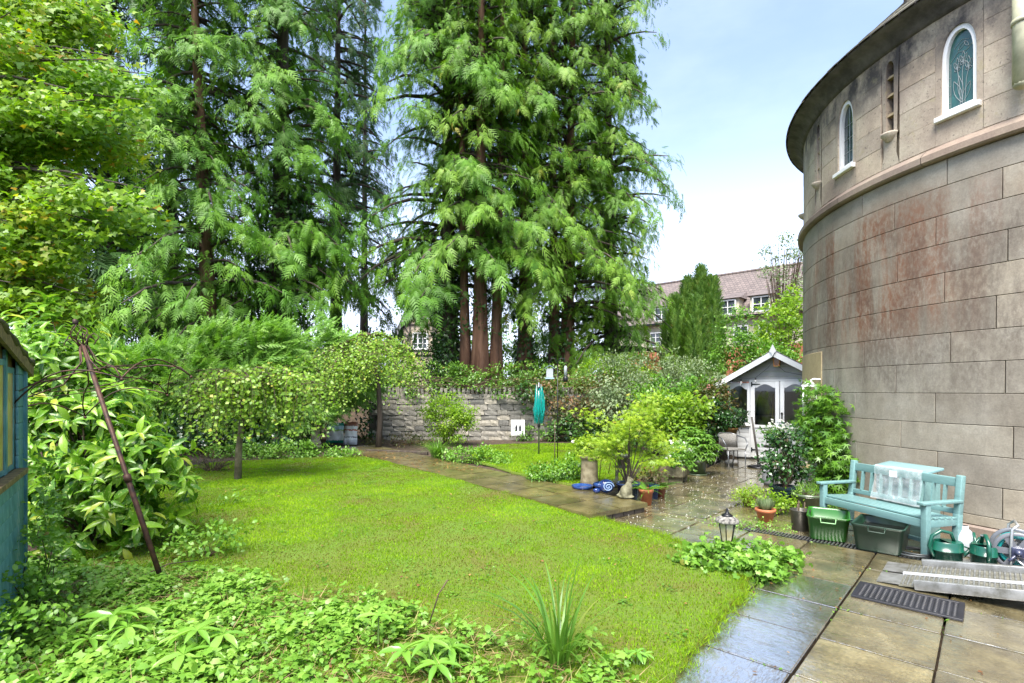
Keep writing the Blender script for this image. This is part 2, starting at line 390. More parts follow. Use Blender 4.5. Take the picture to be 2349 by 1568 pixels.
for i in range(-5, 15):
    for j in range(-8, 12):
        c = U * (U0 + (i + .5) * PITCH) + V_ * (V0 + (j + .5) * PITCH)
        if i >= 4: c = c + U * .20                           # beyond the drain the rows start afresh
        corners = [c + U * (a * PITCH / 2) + V_ * (b_ * PITCH / 2) for a in (-1, 1) for b_ in (-1, 1)]
        if not any(inpoly(np.array([p.x]), np.array([p.y]), PATIO)[0] for p in corners + [c]): continue
        if (c.x - 9.35) ** 2 + (c.y - 7.7) ** 2 < 4.0 ** 2: continue
        wetcol = (j >= 0 and i < 2)
        o = link('paving_slab', rs.choice(SW if wetcol else SV), None, patio)
        o.location = (c.x, c.y, rs.uniform(-.003, .003)); o.rotation_euler = (rs.uniform(-.006, .006), rs.uniform(-.006, .006), PZ + rs.choice((0, 1, 2, 3)) * pi / 2)
# slotted drain between the rows
M_IRON = plain('dark_iron', (.035, .035, .036), .35, .6, var=.4, vs_=30)
MB_ = MB()
M_GRATE = plain('galvanised_grate', (.33, .33, .32), .3, .8, var=.3, vs_=20)
bar = MB().box((0, 0, 0), (.175, .016, .012)).mesh('grate_bar'); bar.materials.append(M_GRATE)
chan = MB()
ca = U * (DRAIN_U[0] + .09) + V_ * (V0 - 3.1); cb = U * (DRAIN_U[0] + .09) + V_ * 2.27
chan.beam(ca + Vector((0, 0, -.045)), cb + Vector((0, 0, -.045)), .18, .03)
for s_ in (-.084, .084): chan.beam(ca + U * s_ + Vector((0, 0, -.012)), cb + U * s_ + Vector((0, 0, -.012)), .010, .02)
chan.build('drain_channel', M_IRON, patio)
for k in range(0, 140):
    vv = V0 - 2.9 + k * .036
    if vv > 2.24: break
    c = U * (DRAIN_U[0] + .09) + V_ * vv
    o = link('grate_bar', bar, None, patio); o.location = (c.x, c.y, -.006); o.rotation_euler = (0, 0, PZ)
ST_ = slab_mesh(.175, PITCH - .019, .05, 9); ST_.materials.append(M_SLAB)
for k in range(7):                                            # cut slabs carry the row on where the drain ends
    c = U * (DRAIN_U[0] + .09) + V_ * (2.27 + PITCH * (k + .5))
    if inpoly(np.array([c.x]), np.array([c.y]), PATIO)[0]: o = link('paving_slab', ST_, None, patio, (c.x, c.y, rs.uniform(-.003, .003))); o.rotation_euler = (0, 0, PZ)
# raised path between the lawns
path = bpy.data.objects.new('path', None); COL.objects.link(path); path['kind'] = 'structure'
PD, PN = Vector((-.6, .8, 0)), Vector((.8, .6, 0)); ang = atan2(.8, -.6)
PVm = [slab_mesh(.60, .565, .06, 20 + i) for i in range(3)]
for me in PVm: me.materials.append(M_PATH)
for i in range(16):
    for j in range(2):
        c = PD * (4.72 + (i + .5) * .615) + PN * (4.77 + (j + .5) * .58)
        o = link('paving_slab', rs.choice(PVm), None, path); o.location = (c.x, c.y, .13 + rs.uniform(-.003, .003)); o.rotation_euler = (rs.uniform(-.008, .008), rs.uniform(-.008, .008), ang + rs.choice((0, pi)))
M_DBRICK = plain('dark_brick', (.055, .042, .034), .6, var=.4, vs_=12, bmp=.4)
bk = MB().box((0, 0, 0), (.205, .09, .066), bev=.006).mesh('brick'); bk.materials.append(M_DBRICK)
for j in range(5):
    c = PD * 4.80 + PN * (4.80 + (j + .5) * .22); o = link('brick', bk, None, path, (c.x, c.y, .033)); o.rotation_euler = (0, 0, atan2(.6, .8))
for j in range(9):
    c = PD * (4.85 + (j + .5) * .22) + PN * 5.86; o = link('brick', bk, None, path, (c.x, c.y, .033)); o.rotation_euler = (0, 0, ang)
bedp = MB(); a_, b_ = PD * 4.9 + PN * 5.35, PD * 14.5 + PN * 5.35
bedp.beam(a_ + Vector((0, 0, .01)), b_ + Vector((0, 0, .01)), 1.0, .11); bedp.build('path_bed', M_SOIL, path)
# ------------------------------------------------------------------ round stone tower
TC = Vector((9.35, 7.7, 0)); TR = 4.43; RU_ = TR - .01
def m_stone(name, base, warm, pale, stain, streak=True, rust=(.20, .075, .035), grime=(.085, .065, .05)):
    m, n, b = mat_base(name); oi = n.nodes.new('ShaderNodeObjectInfo')
    g_ = n.nodes.new('ShaderNodeNewGeometry')                      # stains run across the joints: placed by position
    def nz_(s, d, r_, st=None, off=0):
        t = n.nodes.new('ShaderNodeTexNoise'); t.inputs['Scale'].default_value = s; t.inputs['Detail'].default_value = d; t.inputs['Roughness'].default_value = r_
        q = n.nodes.new('ShaderNodeMapping'); q.inputs['Scale'].default_value = st or (1, 1, 1); q.inputs['Location'].default_value = (off, off * .7, 0); n.links.new(g_.outputs['Position'], q.inputs[0]); n.links.new(q.outputs[0], t.inputs['Vector']); return t
    big = nz_(1.4, 6, .62); fine = nz_(55, 5, .75); mid = nz_(9, 6, .7)
    r = ramp(n, big.outputs[0], [(.3, base), (.5, warm), (.7, pale)])
    per = ramp(n, oi.outputs['Random'], [(0, (.86, .84, .82)), (.5, (1, 1, 1)), (1, (1.12, 1.08, 1.02))])
    col = mix(n, 1, r.outputs[0], per.outputs[0], 'MULTIPLY')
    col = mix(n, .55, col.outputs[0], ramp(n, fine.outputs[0], [(.25, (.62, .6, .58)), (.7, (1.3, 1.28, 1.25))]).outputs[0], 'MULTIPLY')
    col = mix(n, .5, col.outputs[0], ramp(n, mid.outputs[0], [(.3, (.75, .74, .72)), (.7, (1.2, 1.2, 1.18))]).outputs[0], 'MULTIPLY')
    sep = n.nodes.new('ShaderNodeSeparateXYZ'); n.links.new(g_.outputs['Position'], sep.inputs[0])
    def zmask(z0, z1, z2, z3):
        a = n.nodes.new('ShaderNodeMapRange'); a.interpolation_type = 'SMOOTHSTEP'; a.inputs['From Min'].default_value = z0; a.inputs['From Max'].default_value = z1; n.links.new(sep.outputs['Z'], a.inputs['Value'])
        c = n.nodes.new('ShaderNodeMapRange'); c.interpolation_type = 'SMOOTHSTEP'; c.inputs['From Min'].default_value = z3; c.inputs['From Max'].default_value = z2; n.links.new(sep.outputs['Z'], c.inputs['Value'])
        k = n.nodes.new('ShaderNodeMath'); k.operation = 'MULTIPLY'; n.links.new(a.outputs[0], k.inputs[0]); n.links.new(c.outputs[0], k.inputs[1]); return k.outputs[0]
    if streak:
        st = nz_(3.4, 5, .6, (1, 1, .16)); st2 = nz_(1.3, 3, .5, (1, 1, .5), 7.3); spk = nz_(26, 4, .7, (1, 1, .5), 2.2)
        def mul(a, b_):
            k = n.nodes.new('ShaderNodeMath'); k.operation = 'MULTIPLY'; n.links.new(a, k.inputs[0]); n.links.new(b_, k.inputs[1]); return k.outputs[0]
        f1 = mul(mul(ramp(n, st.outputs[0], [(.48, 0), (.60, 1)]).outputs[0], ramp(n, spk.outputs[0], [(.38, .25), (.58, 1)]).outputs[0]), zmask(1.5, 2.9, 3.7, 4.5))
        vd = n.nodes.new('ShaderNodeVectorMath'); vd.operation = 'DISTANCE'; vd.inputs[1].default_value = (4.95, 7.35, 3.35); n.links.new(g_.outputs['Position'], vd.inputs[0])
        pm = n.nodes.new('ShaderNodeMapRange'); pm.interpolation_type = 'SMOOTHSTEP'; pm.inputs['From Min'].default_value = 2.6; pm.inputs['From Max'].default_value = .35; n.links.new(vd.outputs['Value'], pm.inputs['Value'])
        f1 = mul(mul(mul(ramp(n, st.outputs[0], [(.40, .12), (.54, 1)]).outputs[0], ramp(n, spk.outputs[0], [(.36, .3), (.58, 1)]).outputs[0]), zmask(1.9, 2.7, 3.9, 4.4)), pm.outputs[0])
        col = mix(n, f1, col.outputs[0], rust)
        st3 = nz_(2.1, 5, .65, (1, 1, .35), 13.1)
        f2 = mul(mul(ramp(n, st3.outputs[0], [(.39, 0), (.58, .66)]).outputs[0], zmask(1.0, 2.0, 3.5, 4.4)), ramp(n, spk.outputs[0], [(.35, .35), (.6, 1)]).outputs[0])
        col = mix(n, f2, col.outputs[0], grime)
    if stain:
        d1 = nz_(2.6, 6, .7, (1, 1, .7), 3.3)
        a = n.nodes.new('ShaderNodeMath'); a.operation = 'MULTIPLY'; n.links.new(ramp(n, d1.outputs[0], [(.36, 0), (.54, .95)]).outputs[0], a.inputs[0]); n.links.new(zmask(5.35, 6.1, 8, 9), a.inputs[1])
        col = mix(n, a.outputs[0], col.outputs[0], (.045, .038, .038))
        li = nz_(5.5, 5, .7, None, 9.1); col = mix(n, ramp(n, li.outputs[0], [(.60, 0), (.70, .55)]).outputs[0], col.outputs[0], (.34, .29, .16))
        pit = nz_(30, 3, .6, None, 4.1); col = mix(n, ramp(n, pit.outputs[0], [(.30, .7), (.38, 0)]).outputs[0], col.outputs[0], (.06, .05, .045))
    n.links.new(col.outputs[0], b.inputs['Base Color']); b.inputs['Roughness'].default_value = .72
    b1 = bump(n, b, mid.outputs[0], .35 if stain else .12, .02); bump(n, b, fine.outputs[0], .25, .006, b1); return m
M_ASH = m_stone('ashlar_stone', (.20, .178, .143), (.268, .243, .198), (.33, .31, .265), False, rust=(.185, .075, .036))
M_OLD = m_stone('weathered_stone', (.29, .232, .188), (.41, .345, .275), (.50, .45, .355), True, streak=False)
M_BAND = m_stone('string_course_stone', (.16, .12, .10), (.23, .18, .15), (.29, .24, .19), False)
M_YSTONE = m_stone('yellow_render', (.30, .24, .14), (.36, .29, .17), (.40, .33, .2), False, streak=False)
M_CORN = plain('dark_stained_stone', (.075, .068, .068), .75, var=.5, vs_=5, bmp=.5, bs=25)
M_MORTAR = plain('dark_mortar', (.075, .066, .055), .9, var=.4, vs_=8)
M_WPVC = plain('white_window_frame', (.80, .80, .79), .3, var=.04, vs_=3)
M_GLASS = plain('leaded_glass', (.03, .05, .055), .06, spec=.9, var=.5, vs_=7)
M_STAIN = plain('stained_glass', (.02, .075, .07), .12, spec=.7, alt=(.03, .12, .10), vs_=9)
M_LEAD = plain('lead_came', (.26, .30, .30), .45, .3)
M_CREAM = plain('cream_pipe', (.42, .41, .28), .5, var=.25, vs_=6)

tower = empty('stone_tower', TC, 'round ashlar stone tower with arched windows and dark overhanging eave', 'tower')
def cyl(th, r, z): return (r * cos(th), r * sin(th), z)
def cblock(th0, th1, z0, z1, r0, r1, seg=4, edge=.004):
    """curved stone, centred on angle 0 so that it can be shared and turned"""
    vs = []; fs = []; e = edge / r1; n = seg + 1
    for k in range(n):
        t = th0 + (th1 - th0) * k / seg
        q = min(max(t, th0 + e), th1 - e)
        vs += [cyl(t, r0, z0), cyl(t, r1 - edge, z0), cyl(q, r1, z0 + edge), cyl(q, r1, z1 - edge), cyl(t, r1 - edge, z1), cyl(t, r0, z1)]
    for k in range(seg):
        for j in range(5):
            a = k * 6 + j; fs.append((a, a + 6, a + 7, a + 1))
    fs.append((0, 1, 2, 3, 4, 5)); fs.append(tuple(seg * 6 + j for j in (5, 4, 3, 2, 1, 0)))
    return MB().add(vs, fs)
A0, A1 = R(110), R(255)
core = MB(); core.lathe([(TR - .03, -.1), (TR - .03, 4.66), (TR - .12, 4.70)], 96); core.build('wall_core', M_MORTAR, tower)
MB().lathe([(TR - .12, 4.64), (TR - .12, 6.3)], 96).build('upper_wall_core', M_OLD, tower)
MB().lathe([(RU_ - .006, 4.655), (RU_ - .006, 4.67)], 96).build('bed_joint', M_OLD, tower)
zl = [.17, .285, .627, .967, 1.31, 1.67, 2.03, 2.389, 2.752, 3.11, 3.46, 3.805, 4.148, 4.46]
BW = R(15.2); gap = .0035 / TR; rt = random.Random(9)
for k in range(len(zl) - 1):
    me = cblock(-BW / 2 + gap, BW / 2 - gap, zl[k] + .003, zl[k + 1] - .003, TR - .10, TR, 5).mesh('stone_block'); me.materials.append(M_ASH)
    off = R(206.6) + (BW / 2 if (k % 2 == 0) else 0) + R(rt.uniform(-1.2, 1.2))
    for j in range(-7, 5):
        th = off + (j + .5) * BW
        if A0 - .2 < th < A1 + .2: link('stone_block', me, None, tower).rotation_euler = (0, 0, th)
pl = cblock(-BW / 2 + gap, BW / 2 - gap, -.08, .165, TR - .1, TR + .035, 5, .02).mesh('plinth_stone'); pl.materials.append(M_BAND)
for j in range(-7, 5): link('plinth_stone', pl, None, tower).rotation_euler = (0, 0, R(203) + j * BW)
# moulded string course in lengths
vs = []; prof = [(TR - .1, 4.465), (TR + .06, 4.465), (TR + .085, 4.485), (TR + .085, 4.56), (TR + .05, 4.60), (TR - .02, 4.66), (TR - .1, 4.66)]
bd = MB(); bd.lathe(prof, 6, a0=-R(8.6) + gap, a1=R(8.6) - gap, smooth=False); bdm = bd.mesh('string_course_stone'); bdm.materials.append(M_BAND)
for j in range(-6, 4): link('string_course_stone', bdm, None, tower).rotation_euler = (0, 0, R(205) + j * R(17.2))
# upper storey: bays of one window and one slit, stones between
BAY = R(21.5); WH, SH = R(3.15), R(1.75); RU = TR - .01
zu = [4.66, 4.97, 5.27, 5.57, 5.87, 6.20]
def arch_outline(hw, z0, zs, zt, n=9):
    """pointed arch outline (angle, z) from the sill anticlockwise"""
    pts = [(-hw, z0)]; pts += [(-hw * cos(pi / 2 * (k / n)) ** .9, zs + (zt - zs) * sin(pi / 2 * (k / n)) ** .9) for k in range(n + 1)]
    pts += [(hw * cos(pi / 2 * (k / n)) ** .9, zs + (zt - zs) * sin(pi / 2 * (k / n)) ** .9) for k in range(n - 1, -1, -1)]; pts += [(hw, z0)]
    return pts
def surround(HW, z0, z1, outline, depth):
    """panel of wall with the opening cut out and its reveal"""
    m = MB(); n = len(outline); hw_o = []
    cz = (outline[0][1] + max(p[1] for p in outline)) / 2
    for (t, z) in outline:                                      # push each outline point out to the rectangle
        dt, dz = t / HW, (z - cz) / ((z1 - z0) / 2); s = 1 / max(abs(dt), abs(dz), 1e-6)
        hw_o.append((max(-HW, min(HW, t * s)), max(z0, min(z1, cz + (z - cz) * s))))
    ins = [cyl(t, RU, z) for t, z in outline]; out = [cyl(t, RU, z) for t, z in hw_o]; bk_ = [cyl(t, RU - depth, z) for t, z in outline]
    vs = ins + out + bk_ + [cyl(-HW, RU, z0), cyl(HW, RU, z0), cyl(-HW, RU, z1), cyl(HW, RU, z1)]
    fs = [(i, i + 1, n + i + 1, n + i) for i in range(n - 1)] + [(i + 1, i, 2 * n + i, 2 * n + i + 1) for i in range(n - 1)]
    fs += [(0, 2 * n, 3 * n - 1, n - 1)]
    k = 3 * n
    fs += [(n, 0, n - 1, 2 * n - 1, k + 1, k)] if hw_o[0][1] > z0 + 1e-4 else []
    # corner fills at the top
    li = max(range(n), key=lambda i: (-hw_o[i][0], hw_o[i][1])); ri = max(range(n), key=lambda i: (hw_o[i][0], hw_o[i][1]))
    lt = [i for i in range(n // 2) if abs(hw_o[i][0] + HW) < 1e-6]; tl = [i for i in range(n) if abs(hw_o[i][1] - z1) < 1e-6]
    if lt and tl:
        fs.append((n + lt[-1], n + tl[0], k + 2))
        rt_ = [i for i in range(n // 2, n) if abs(hw_o[i][0] - HW) < 1e-6]
        if rt_: fs.append((n + rt_[0], k + 3, n + tl[-1]))
    return m.add(vs, fs)
WO = arch_outline(R(2.35), 4.98, 5.62, 5.99)
sur_w = surround(WH, 4.66, 6.20, WO, .10).mesh('window_surround'); sur_w.materials.append(M_OLD)
SO = arch_outline(R(.75), 5.12, 5.92, 6.06, 5)
sur_s = surround(SH, 4.66, 6.20, SO, .10).mesh('slit_surround'); sur_s.materials.append(M_OLD)
def ring(outline, k, r_in, r_out, z_cut):
    """frame following the opening: outer outline, inner outline scaled by k"""
    cz = 5.45; n = len(outline); inn = [(t * k, max(cz + (z - cz) * (1 - (1 - k) * .42), z_cut)) for t, z in outline]
    vs = [cyl(t, r_out, z) for t, z in outline] + [cyl(t, r_out, z) for t, z in inn] + [cyl(t, r_in, z) for t, z in inn]
    fs = [(i, i + 1, n + i + 1, n + i) for i in range(n - 1)] + [(n + i, n + i + 1, 2 * n + i + 1, 2 * n + i) for i in range(n - 1)] + [(0, n, 2 * n - 1, n - 1), (n, 2 * n, 3 * n - 1, 2 * n - 1)]
    return MB().add(vs, fs), inn
frm, inn = ring(WO, .76, RU - .09, RU - .025, 5.05); frm = frm.mesh('window_frame'); frm.materials.append(M_WPVC)
pane_b = MB(); pane_b.add([cyl(t, RU - .075, z) for t, z in inn], [tuple(range(len(inn)))]); 
pane_p = pane_b.mesh('pane'); pane_p.materials.append(M_GLASS); pane_s = pane_b.mesh('pane'); pane_s.materials.append(M_STAIN)
sill = cblock(-R(3.0), R(3.0), 4.925, 4.985, RU - .08, RU + .055, 3, .008).mesh('window_sill'); sill.materials.append(M_WPVC)
def leading(kind):
    m = MB(); r_ = RU - .072
    def ln(p, wd=.004): m.tube([cyl(R(a), r_, z) for a, z in p], wd, 4, caps=False)
    if kind == 'flowers':
        def almond(c0, c1, wd):                                     # leaf or petal between two points
            dx, dz = c1[0] - c0[0], c1[1] - c0[1]; L = sqrt((dx * .077) ** 2 + dz ** 2); nx_, nz_ = -dz / L, dx * .077 / L
            for sg in (-1, 1): ln([(c0[0] + dx * t + sg * wd * sin(pi * t) * nx_ / .077, c0[1] + dz * t + sg * wd * sin(pi * t) * nz_) for t in np.linspace(0, 1, 7)], .003)
        for a in (-1.5, 1.5): ln([(a, 5.08), (a, 5.60)], .003)
        for z in (5.14, 5.24, 5.34, 5.44, 5.54): ln([(-1.78, z), (-1.5, z)], .003); ln([(1.5, z + .03), (1.78, z + .03)], .003)
        ln([(.1, 5.08), (.15, 5.25), (.05, 5.42), (.2, 5.55)]); ln([(-.2, 5.08), (-.3, 5.3), (-.6, 5.5)]); ln([(.4, 5.08), (.6, 5.35), (.9, 5.46)])
        almond((0, 5.09), (-1.1, 5.38), .035); almond((.1, 5.09), (1.1, 5.30), .03); almond((.0, 5.12), (-.4, 5.42), .025)
        for c0 in ((.2, 5.55), (-.6, 5.5), (.9, 5.46)):
            for da, dz in ((-.45, .10), (.0, .14), (.45, .10), (-.4, .0), (.4, .0)): almond(c0, (c0[0] + da, c0[1] + dz), .016)
        ln([(-1.5, 5.62), (-.5, 5.70), (.6, 5.68), (1.5, 5.74)], .003); ln([(-1.0, 5.76), (0, 5.83), (.9, 5.80)], .003); almond((-.5, 5.72), (.5, 5.80), .018); almond((.3, 5.80), (.9, 5.72), .014)
    else:
        for z in (5.25, 5.45, 5.65): ln([(-1.75, z), (1.75, z)], .005)
        ln([(0, 5.08), (0, 5.9)], .005)
    me = m.mesh('leading'); me.materials.append(M_LEAD); return me
lead_f, lead_p = leading('flowers'), leading('plain')
slit_back = MB().add([cyl(t, RU - .095, z) for t, z in SO], [tuple(range(len(SO)))]).mesh('slit_back'); slit_back.materials.append(M_MORTAR)
slit_bar = MB()
for z in (5.36, 5.62, 5.86): slit_bar.box((RU - .05, 0, z), (.07, .13, .04), taper=.6)
slit_bar = slit_bar.mesh('slit_crossbar'); slit_bar.materials.append(M_YSTONE)
slit_lip = MB().lathe([(.02, -.09), (.07, -.05), (.11, 0), (.11, .02), (.0, .03)], 12, c=(RU - .01, 0, 5.08), a0=-pi / 2, a1=pi / 2).mesh('slit_lip'); slit_lip.materials.append(M_OLD)
def upper_blocks(w0, w1, seed):
    out = []
    for k in range(5):
        me = cblock(w0 + .0012 / TR, w1 - .0012 / TR, zu[k] + .0012, zu[k + 1] - .0012, TR - .14, RU + rt.uniform(-.003, .003), 3, .003).mesh('stone_block'); me.materials.append(M_OLD); out.append(me)
    return out
UBW = upper_blocks(-WH, WH, 3); UB = upper_blocks(WH, BAY / 2 - SH, 1); UB2 = upper_blocks(-(BAY / 2 - SH), -WH, 2)
for b in range(-3, 4):
    th = R(200.9) + b * BAY
    if b <= -2:                                             # blind bay at the far side
        for me in UBW: link('stone_block', me, None, tower).rotation_euler = (0, 0, th)
    else: link('window_surround', sur_w, None, tower).rotation_euler = (0, 0, th)
    if b > -2: win = link('window', frm, None, tower); win.rotation_euler = (0, 0, th)
    if b > -2: link('pane', pane_s if b == 0 else pane_p, None, win); link('leading', lead_f if b == 0 else lead_p, None, win); link('window_sill', sill, None, win)
    if b == 0: win['label'] = 'stained glass window with flower pattern in white arched frame'
    t2 = th + BAY / 2
    ss = link('slit_surround', sur_s, None, tower); ss.rotation_euler = (0, 0, t2)
    link('slit_back', slit_back, None, ss); link('slit_crossbar', slit_bar, None, ss); link('slit_lip', slit_lip, None, ss)
    for me in UB + UB2: link('stone_block', me, None, tower).rotation_euler = (0, 0, th)
# cove cornice, gutter, tiled conical roof, chimney
cor = MB(); cor.lathe([(TR - .13, 6.175), (TR + .01, 6.185), (TR + .04, 6.22), (TR + .09, 6.285), (TR + .17, 6.335), (TR + .235, 6.355), (TR + .25, 6.37), (TR + .25, 6.40), (TR + .1, 6.41)], 120); cor.build('cornice', M_CORN, tower)
M_TILE = plain('mossy_roof_tile', (.10, .085, .085), .8, var=.5, vs_=7, bmp=.4, bs=30, alt=(.16, .15, .10))
roof = MB(); slope = tan(R(42)); re = TR + .255
roof.lathe([(re - .02, 6.385), (.3, 6.385 + slope * (re - .3))], 96)
rr_ = random.Random(4)
for row in range(10):
    r_ = re - row * .16; z = 6.40 + slope * (re - r_); nT = int(2 * pi * r_ / .2)
    for k in range(nT):
        th = 2 * pi * (k + .5 * (row % 2)) / nT
        if not (A0 - .3 < th < A1 + .3): continue
        dz = rr_.uniform(0, .012); hw = .095 / r_
        vs = [cyl(th - hw, r_ + .03, z - .03 * slope + .012 + dz), cyl(th + hw, r_ + .03, z - .03 * slope + .012 + dz), cyl(th + hw, r_ - .18, z + .18 * slope + .004), cyl(th - hw, r_ - .18, z + .18 * slope + .004)]
        vs += [(v[0], v[1], v[2] - .016) for v in vs]
        roof.add(vs, [(0, 1, 2, 3), (0, 4, 5, 1), (1, 5, 6, 2), (3, 7, 4, 0)])
ro = roof.build('roof', M_TILE, tower); ro['kind'] = 'stuff'
ch = MB(); cpos = cyl(R(193.5), TR - .30, 0); ch.box((cpos[0], cpos[1], 6.95), (.34, .34, .8), rz=R(7), bev=.02); ch.box((cpos[0], cpos[1], 7.36), (.42, .42, .08), rz=R(7), bev=.02)
ch.build('chimney', M_OLD, ro)
# cream downpipe head at the right, yellow rendered patch at the left foot of the curve
th = R(209.0); dp = MB(); dp.tube([cyl(th, TR + .13, 4.92), cyl(th, TR + .13, 6.1)], .085, 14); dp.ellipsoid(cyl(th, TR + .13, 4.92), (.085, .085, .05))
dp.tube([cyl(th, TR + .13, 5.55), cyl(th, TR + .13, 5.60)], .095, 14); dp.tube([cyl(th, TR - .02, 5.0), cyl(th, TR + .1, 5.0)], .02, 8); dp.build('downpipe', M_CREAM, tower)
yp = cblock(R(152), R(171), 1.0, 2.33, TR - .02, TR + .012, 6, .006).build('rendered_patch', M_YSTONE, tower); yp['label'] = 'pale yellow rendered patch low on the curve'
# ------------------------------------------------------------------ garden wall of rough stone
def m_rubble(name, a, b_, c_):
    m, n, b = mat_base(name); oi = n.nodes.new('ShaderNodeObjectInfo'); t = noise(n, 9, 6, .7); t2 = noise(n, 45, 4, .7)
    r = ramp(n, oi.outputs['Random'], [(0, a), (.5, b_), (1, c_)])
    col = mix(n, .9, r.outputs[0], ramp(n, t.outputs[0], [(.3, (.55, .54, .5)), (.65, (1.25, 1.24, 1.2))]).outputs[0], 'MULTIPLY')
    col = mix(n, ramp(n, t2.outputs[0], [(.58, 0), (.7, .5)]).outputs[0], col.outputs[0], (.10, .12, .03))
    n.links.new(col.outputs[0], b.inputs['Base Color']); b.inputs['Roughness'].default_value = .8; bump(n, b, t.outputs[0], .7, .03); return m
M_RUB = m_rubble('rubble_stone', (.14, .135, .125), (.235, .22, .195), (.33, .30, .25))
gwall = empty('garden_wall', (1.2, 17.3, 0), 'grey rubble stone wall with upright coping stones behind the lawns', 'wall')
def rough_stone(sx_, sy_, sz_, seed):
    r_ = random.Random(seed); bm = bmesh.new(); bmesh.ops.create_cube(bm, size=1)
    bmesh.ops.subdivide_edges(bm, edges=bm.edges[:], cuts=1, use_grid_fill=True)
    for v in bm.verts:
        q = v.co.copy(); k = 1 - .03 * (abs(q.x) > .4) * (abs(q.z) > .4)
        v.co = (q.x * sx_ * k + r_.uniform(-.012, .012), q.y * sy_ * (1 + .08 * (q.y < -.4 and abs(q.x) < .4 and abs(q.z) < .4)) + r_.uniform(-.02, .02), q.z * sz_ * k + r_.uniform(-.012, .012))
    me = bpy.data.meshes.new('stone'); bm.to_mesh(me); bm.free()
    for p in me.polygons: p.use_smooth = False
    me.materials.append(M_RUB); return me
MB().box((0, .22, .72), (11.9, .3, 1.5)).build('mortar', plain('wall_mortar', (.10, .09, .075), .9, var=.3), gwall)
rw = random.Random(21); STN = [[rough_stone(wd, .2, hh, 50 + k) for k, wd in enumerate((.26, .34, .42, .5))] for hh in (.155, .19)]
z = .02
for c in range(9):
    hi = 1 if c in (0, 3, 6) else 0; hh = (.155, .19)[hi]; x = -5.85 + rw.uniform(0, .3)
    while x < 5.6:
        k = rw.randrange(4); wd = (.26, .34, .42, .5)[k]
        link('stone', STN[hi][k], None, gwall, (x + wd / 2, rw.uniform(-.012, .012), z + hh / 2)).rotation_euler = (0, rw.uniform(-.03, .03), rw.choice((0, 0, pi)) * 0)
        x += wd + .006
    z += hh + .008
COP = [rough_stone(.09, .34, .26, 70 + k) for k in range(4)]; x = -5.8
while x < 5.6:
    h_ = rw.uniform(.8, 1.25); o = link('coping_stone', rw.choice(COP), None, gwall, (x, .06, z + .08)); o.rotation_euler = (0, rw.uniform(-.25, .2), rw.uniform(-.1, .1)); o.scale = (rw.uniform(.8, 1.3), 1, h_)
    x += rw.uniform(.11, .19)

# ------------------------------------------------------------------ summerhouse
M_GREYP = plain('pale_grey_paint', (.68, .69, .69), .45, var=.06, vs_=2); M_GREYD = plain('grey_gable_paint', (.36, .365, .355), .5, var=.08, vs_=2)
M_WPAINT = plain('white_paint', (.82, .82, .81), .4, var=.05, vs_=4)
M_BLACK = plain('black_metal', (.012, .012, .013), .35, .3); M_FELT = plain('grey_roof_felt', (.16, .16, .17), .8, var=.3, vs_=9, bmp=.3)
M_WGLASS, n_, b_ = mat_base('window_glass'); b_.inputs['Base Color'].default_value = (.9, .95, .92, 1); b_.inputs['Roughness'].default_value = .02; b_.inputs['Transmission Weight'].default_value = 1; b_.inputs['IOR'].default_value = 1.5
SHX, SHY, SHR = 6.40, 12.75, R(-33)
def shp(x, y, z): return Vector((SHX + x * cos(SHR) - y * sin(SHR), SHY + x * sin(SHR) + y * cos(SHR), z))
sh = empty('summerhouse', (SHX, SHY, 0), 'pale grey wooden summerhouse with glazed double doors beside the tower', 'summerhouse', rz=SHR)
hw = 1.075; wall_h = 1.93; apz = 2.62; dep = 1.8
m = MB(); m.box((-hw + .03, dep / 2, wall_h / 2), (.05, dep, wall_h)); m.box((hw - .03, dep / 2, wall_h / 2), (.05, dep, wall_h)); m.box((0, dep, wall_h / 2), (2 * hw - .06, .05, wall_h)); m.build('side_wall', M_GREYP, sh)
MB().box((0, dep / 2, .03), (2 * hw - .1, dep - .08, .05)).build('floor', M_GREYD, sh)
plank = MB().box((0, 0, 0), (1, .03, .118), bev=.004).mesh('plank'); plank.materials.append(M_GREYP)
def pk(x0, x1, z):
    o = link('plank', plank, None, sh, ((x0 + x1) / 2, rw.uniform(-.002, .002), z)); o.scale = (x1 - x0, 1, 1)
for k in range(7):
    zz = .10 + k * .122; pk(-hw, -.53, zz); pk(.77, hw, zz)
gplank = MB().box((0, 0, 0), (1, .03, .118), bev=.004).mesh('plank'); gplank.materials.append(M_GREYD)
for k in range(6):
    zz = 1.98 + k * .121; hwz = (apz - zz + .02) / (apz - 1.80) * (hw + .1); o = link('plank', gplank, None, sh, (0, 0, zz)); o.scale = (2 * min(hwz, hw), 1, 1)
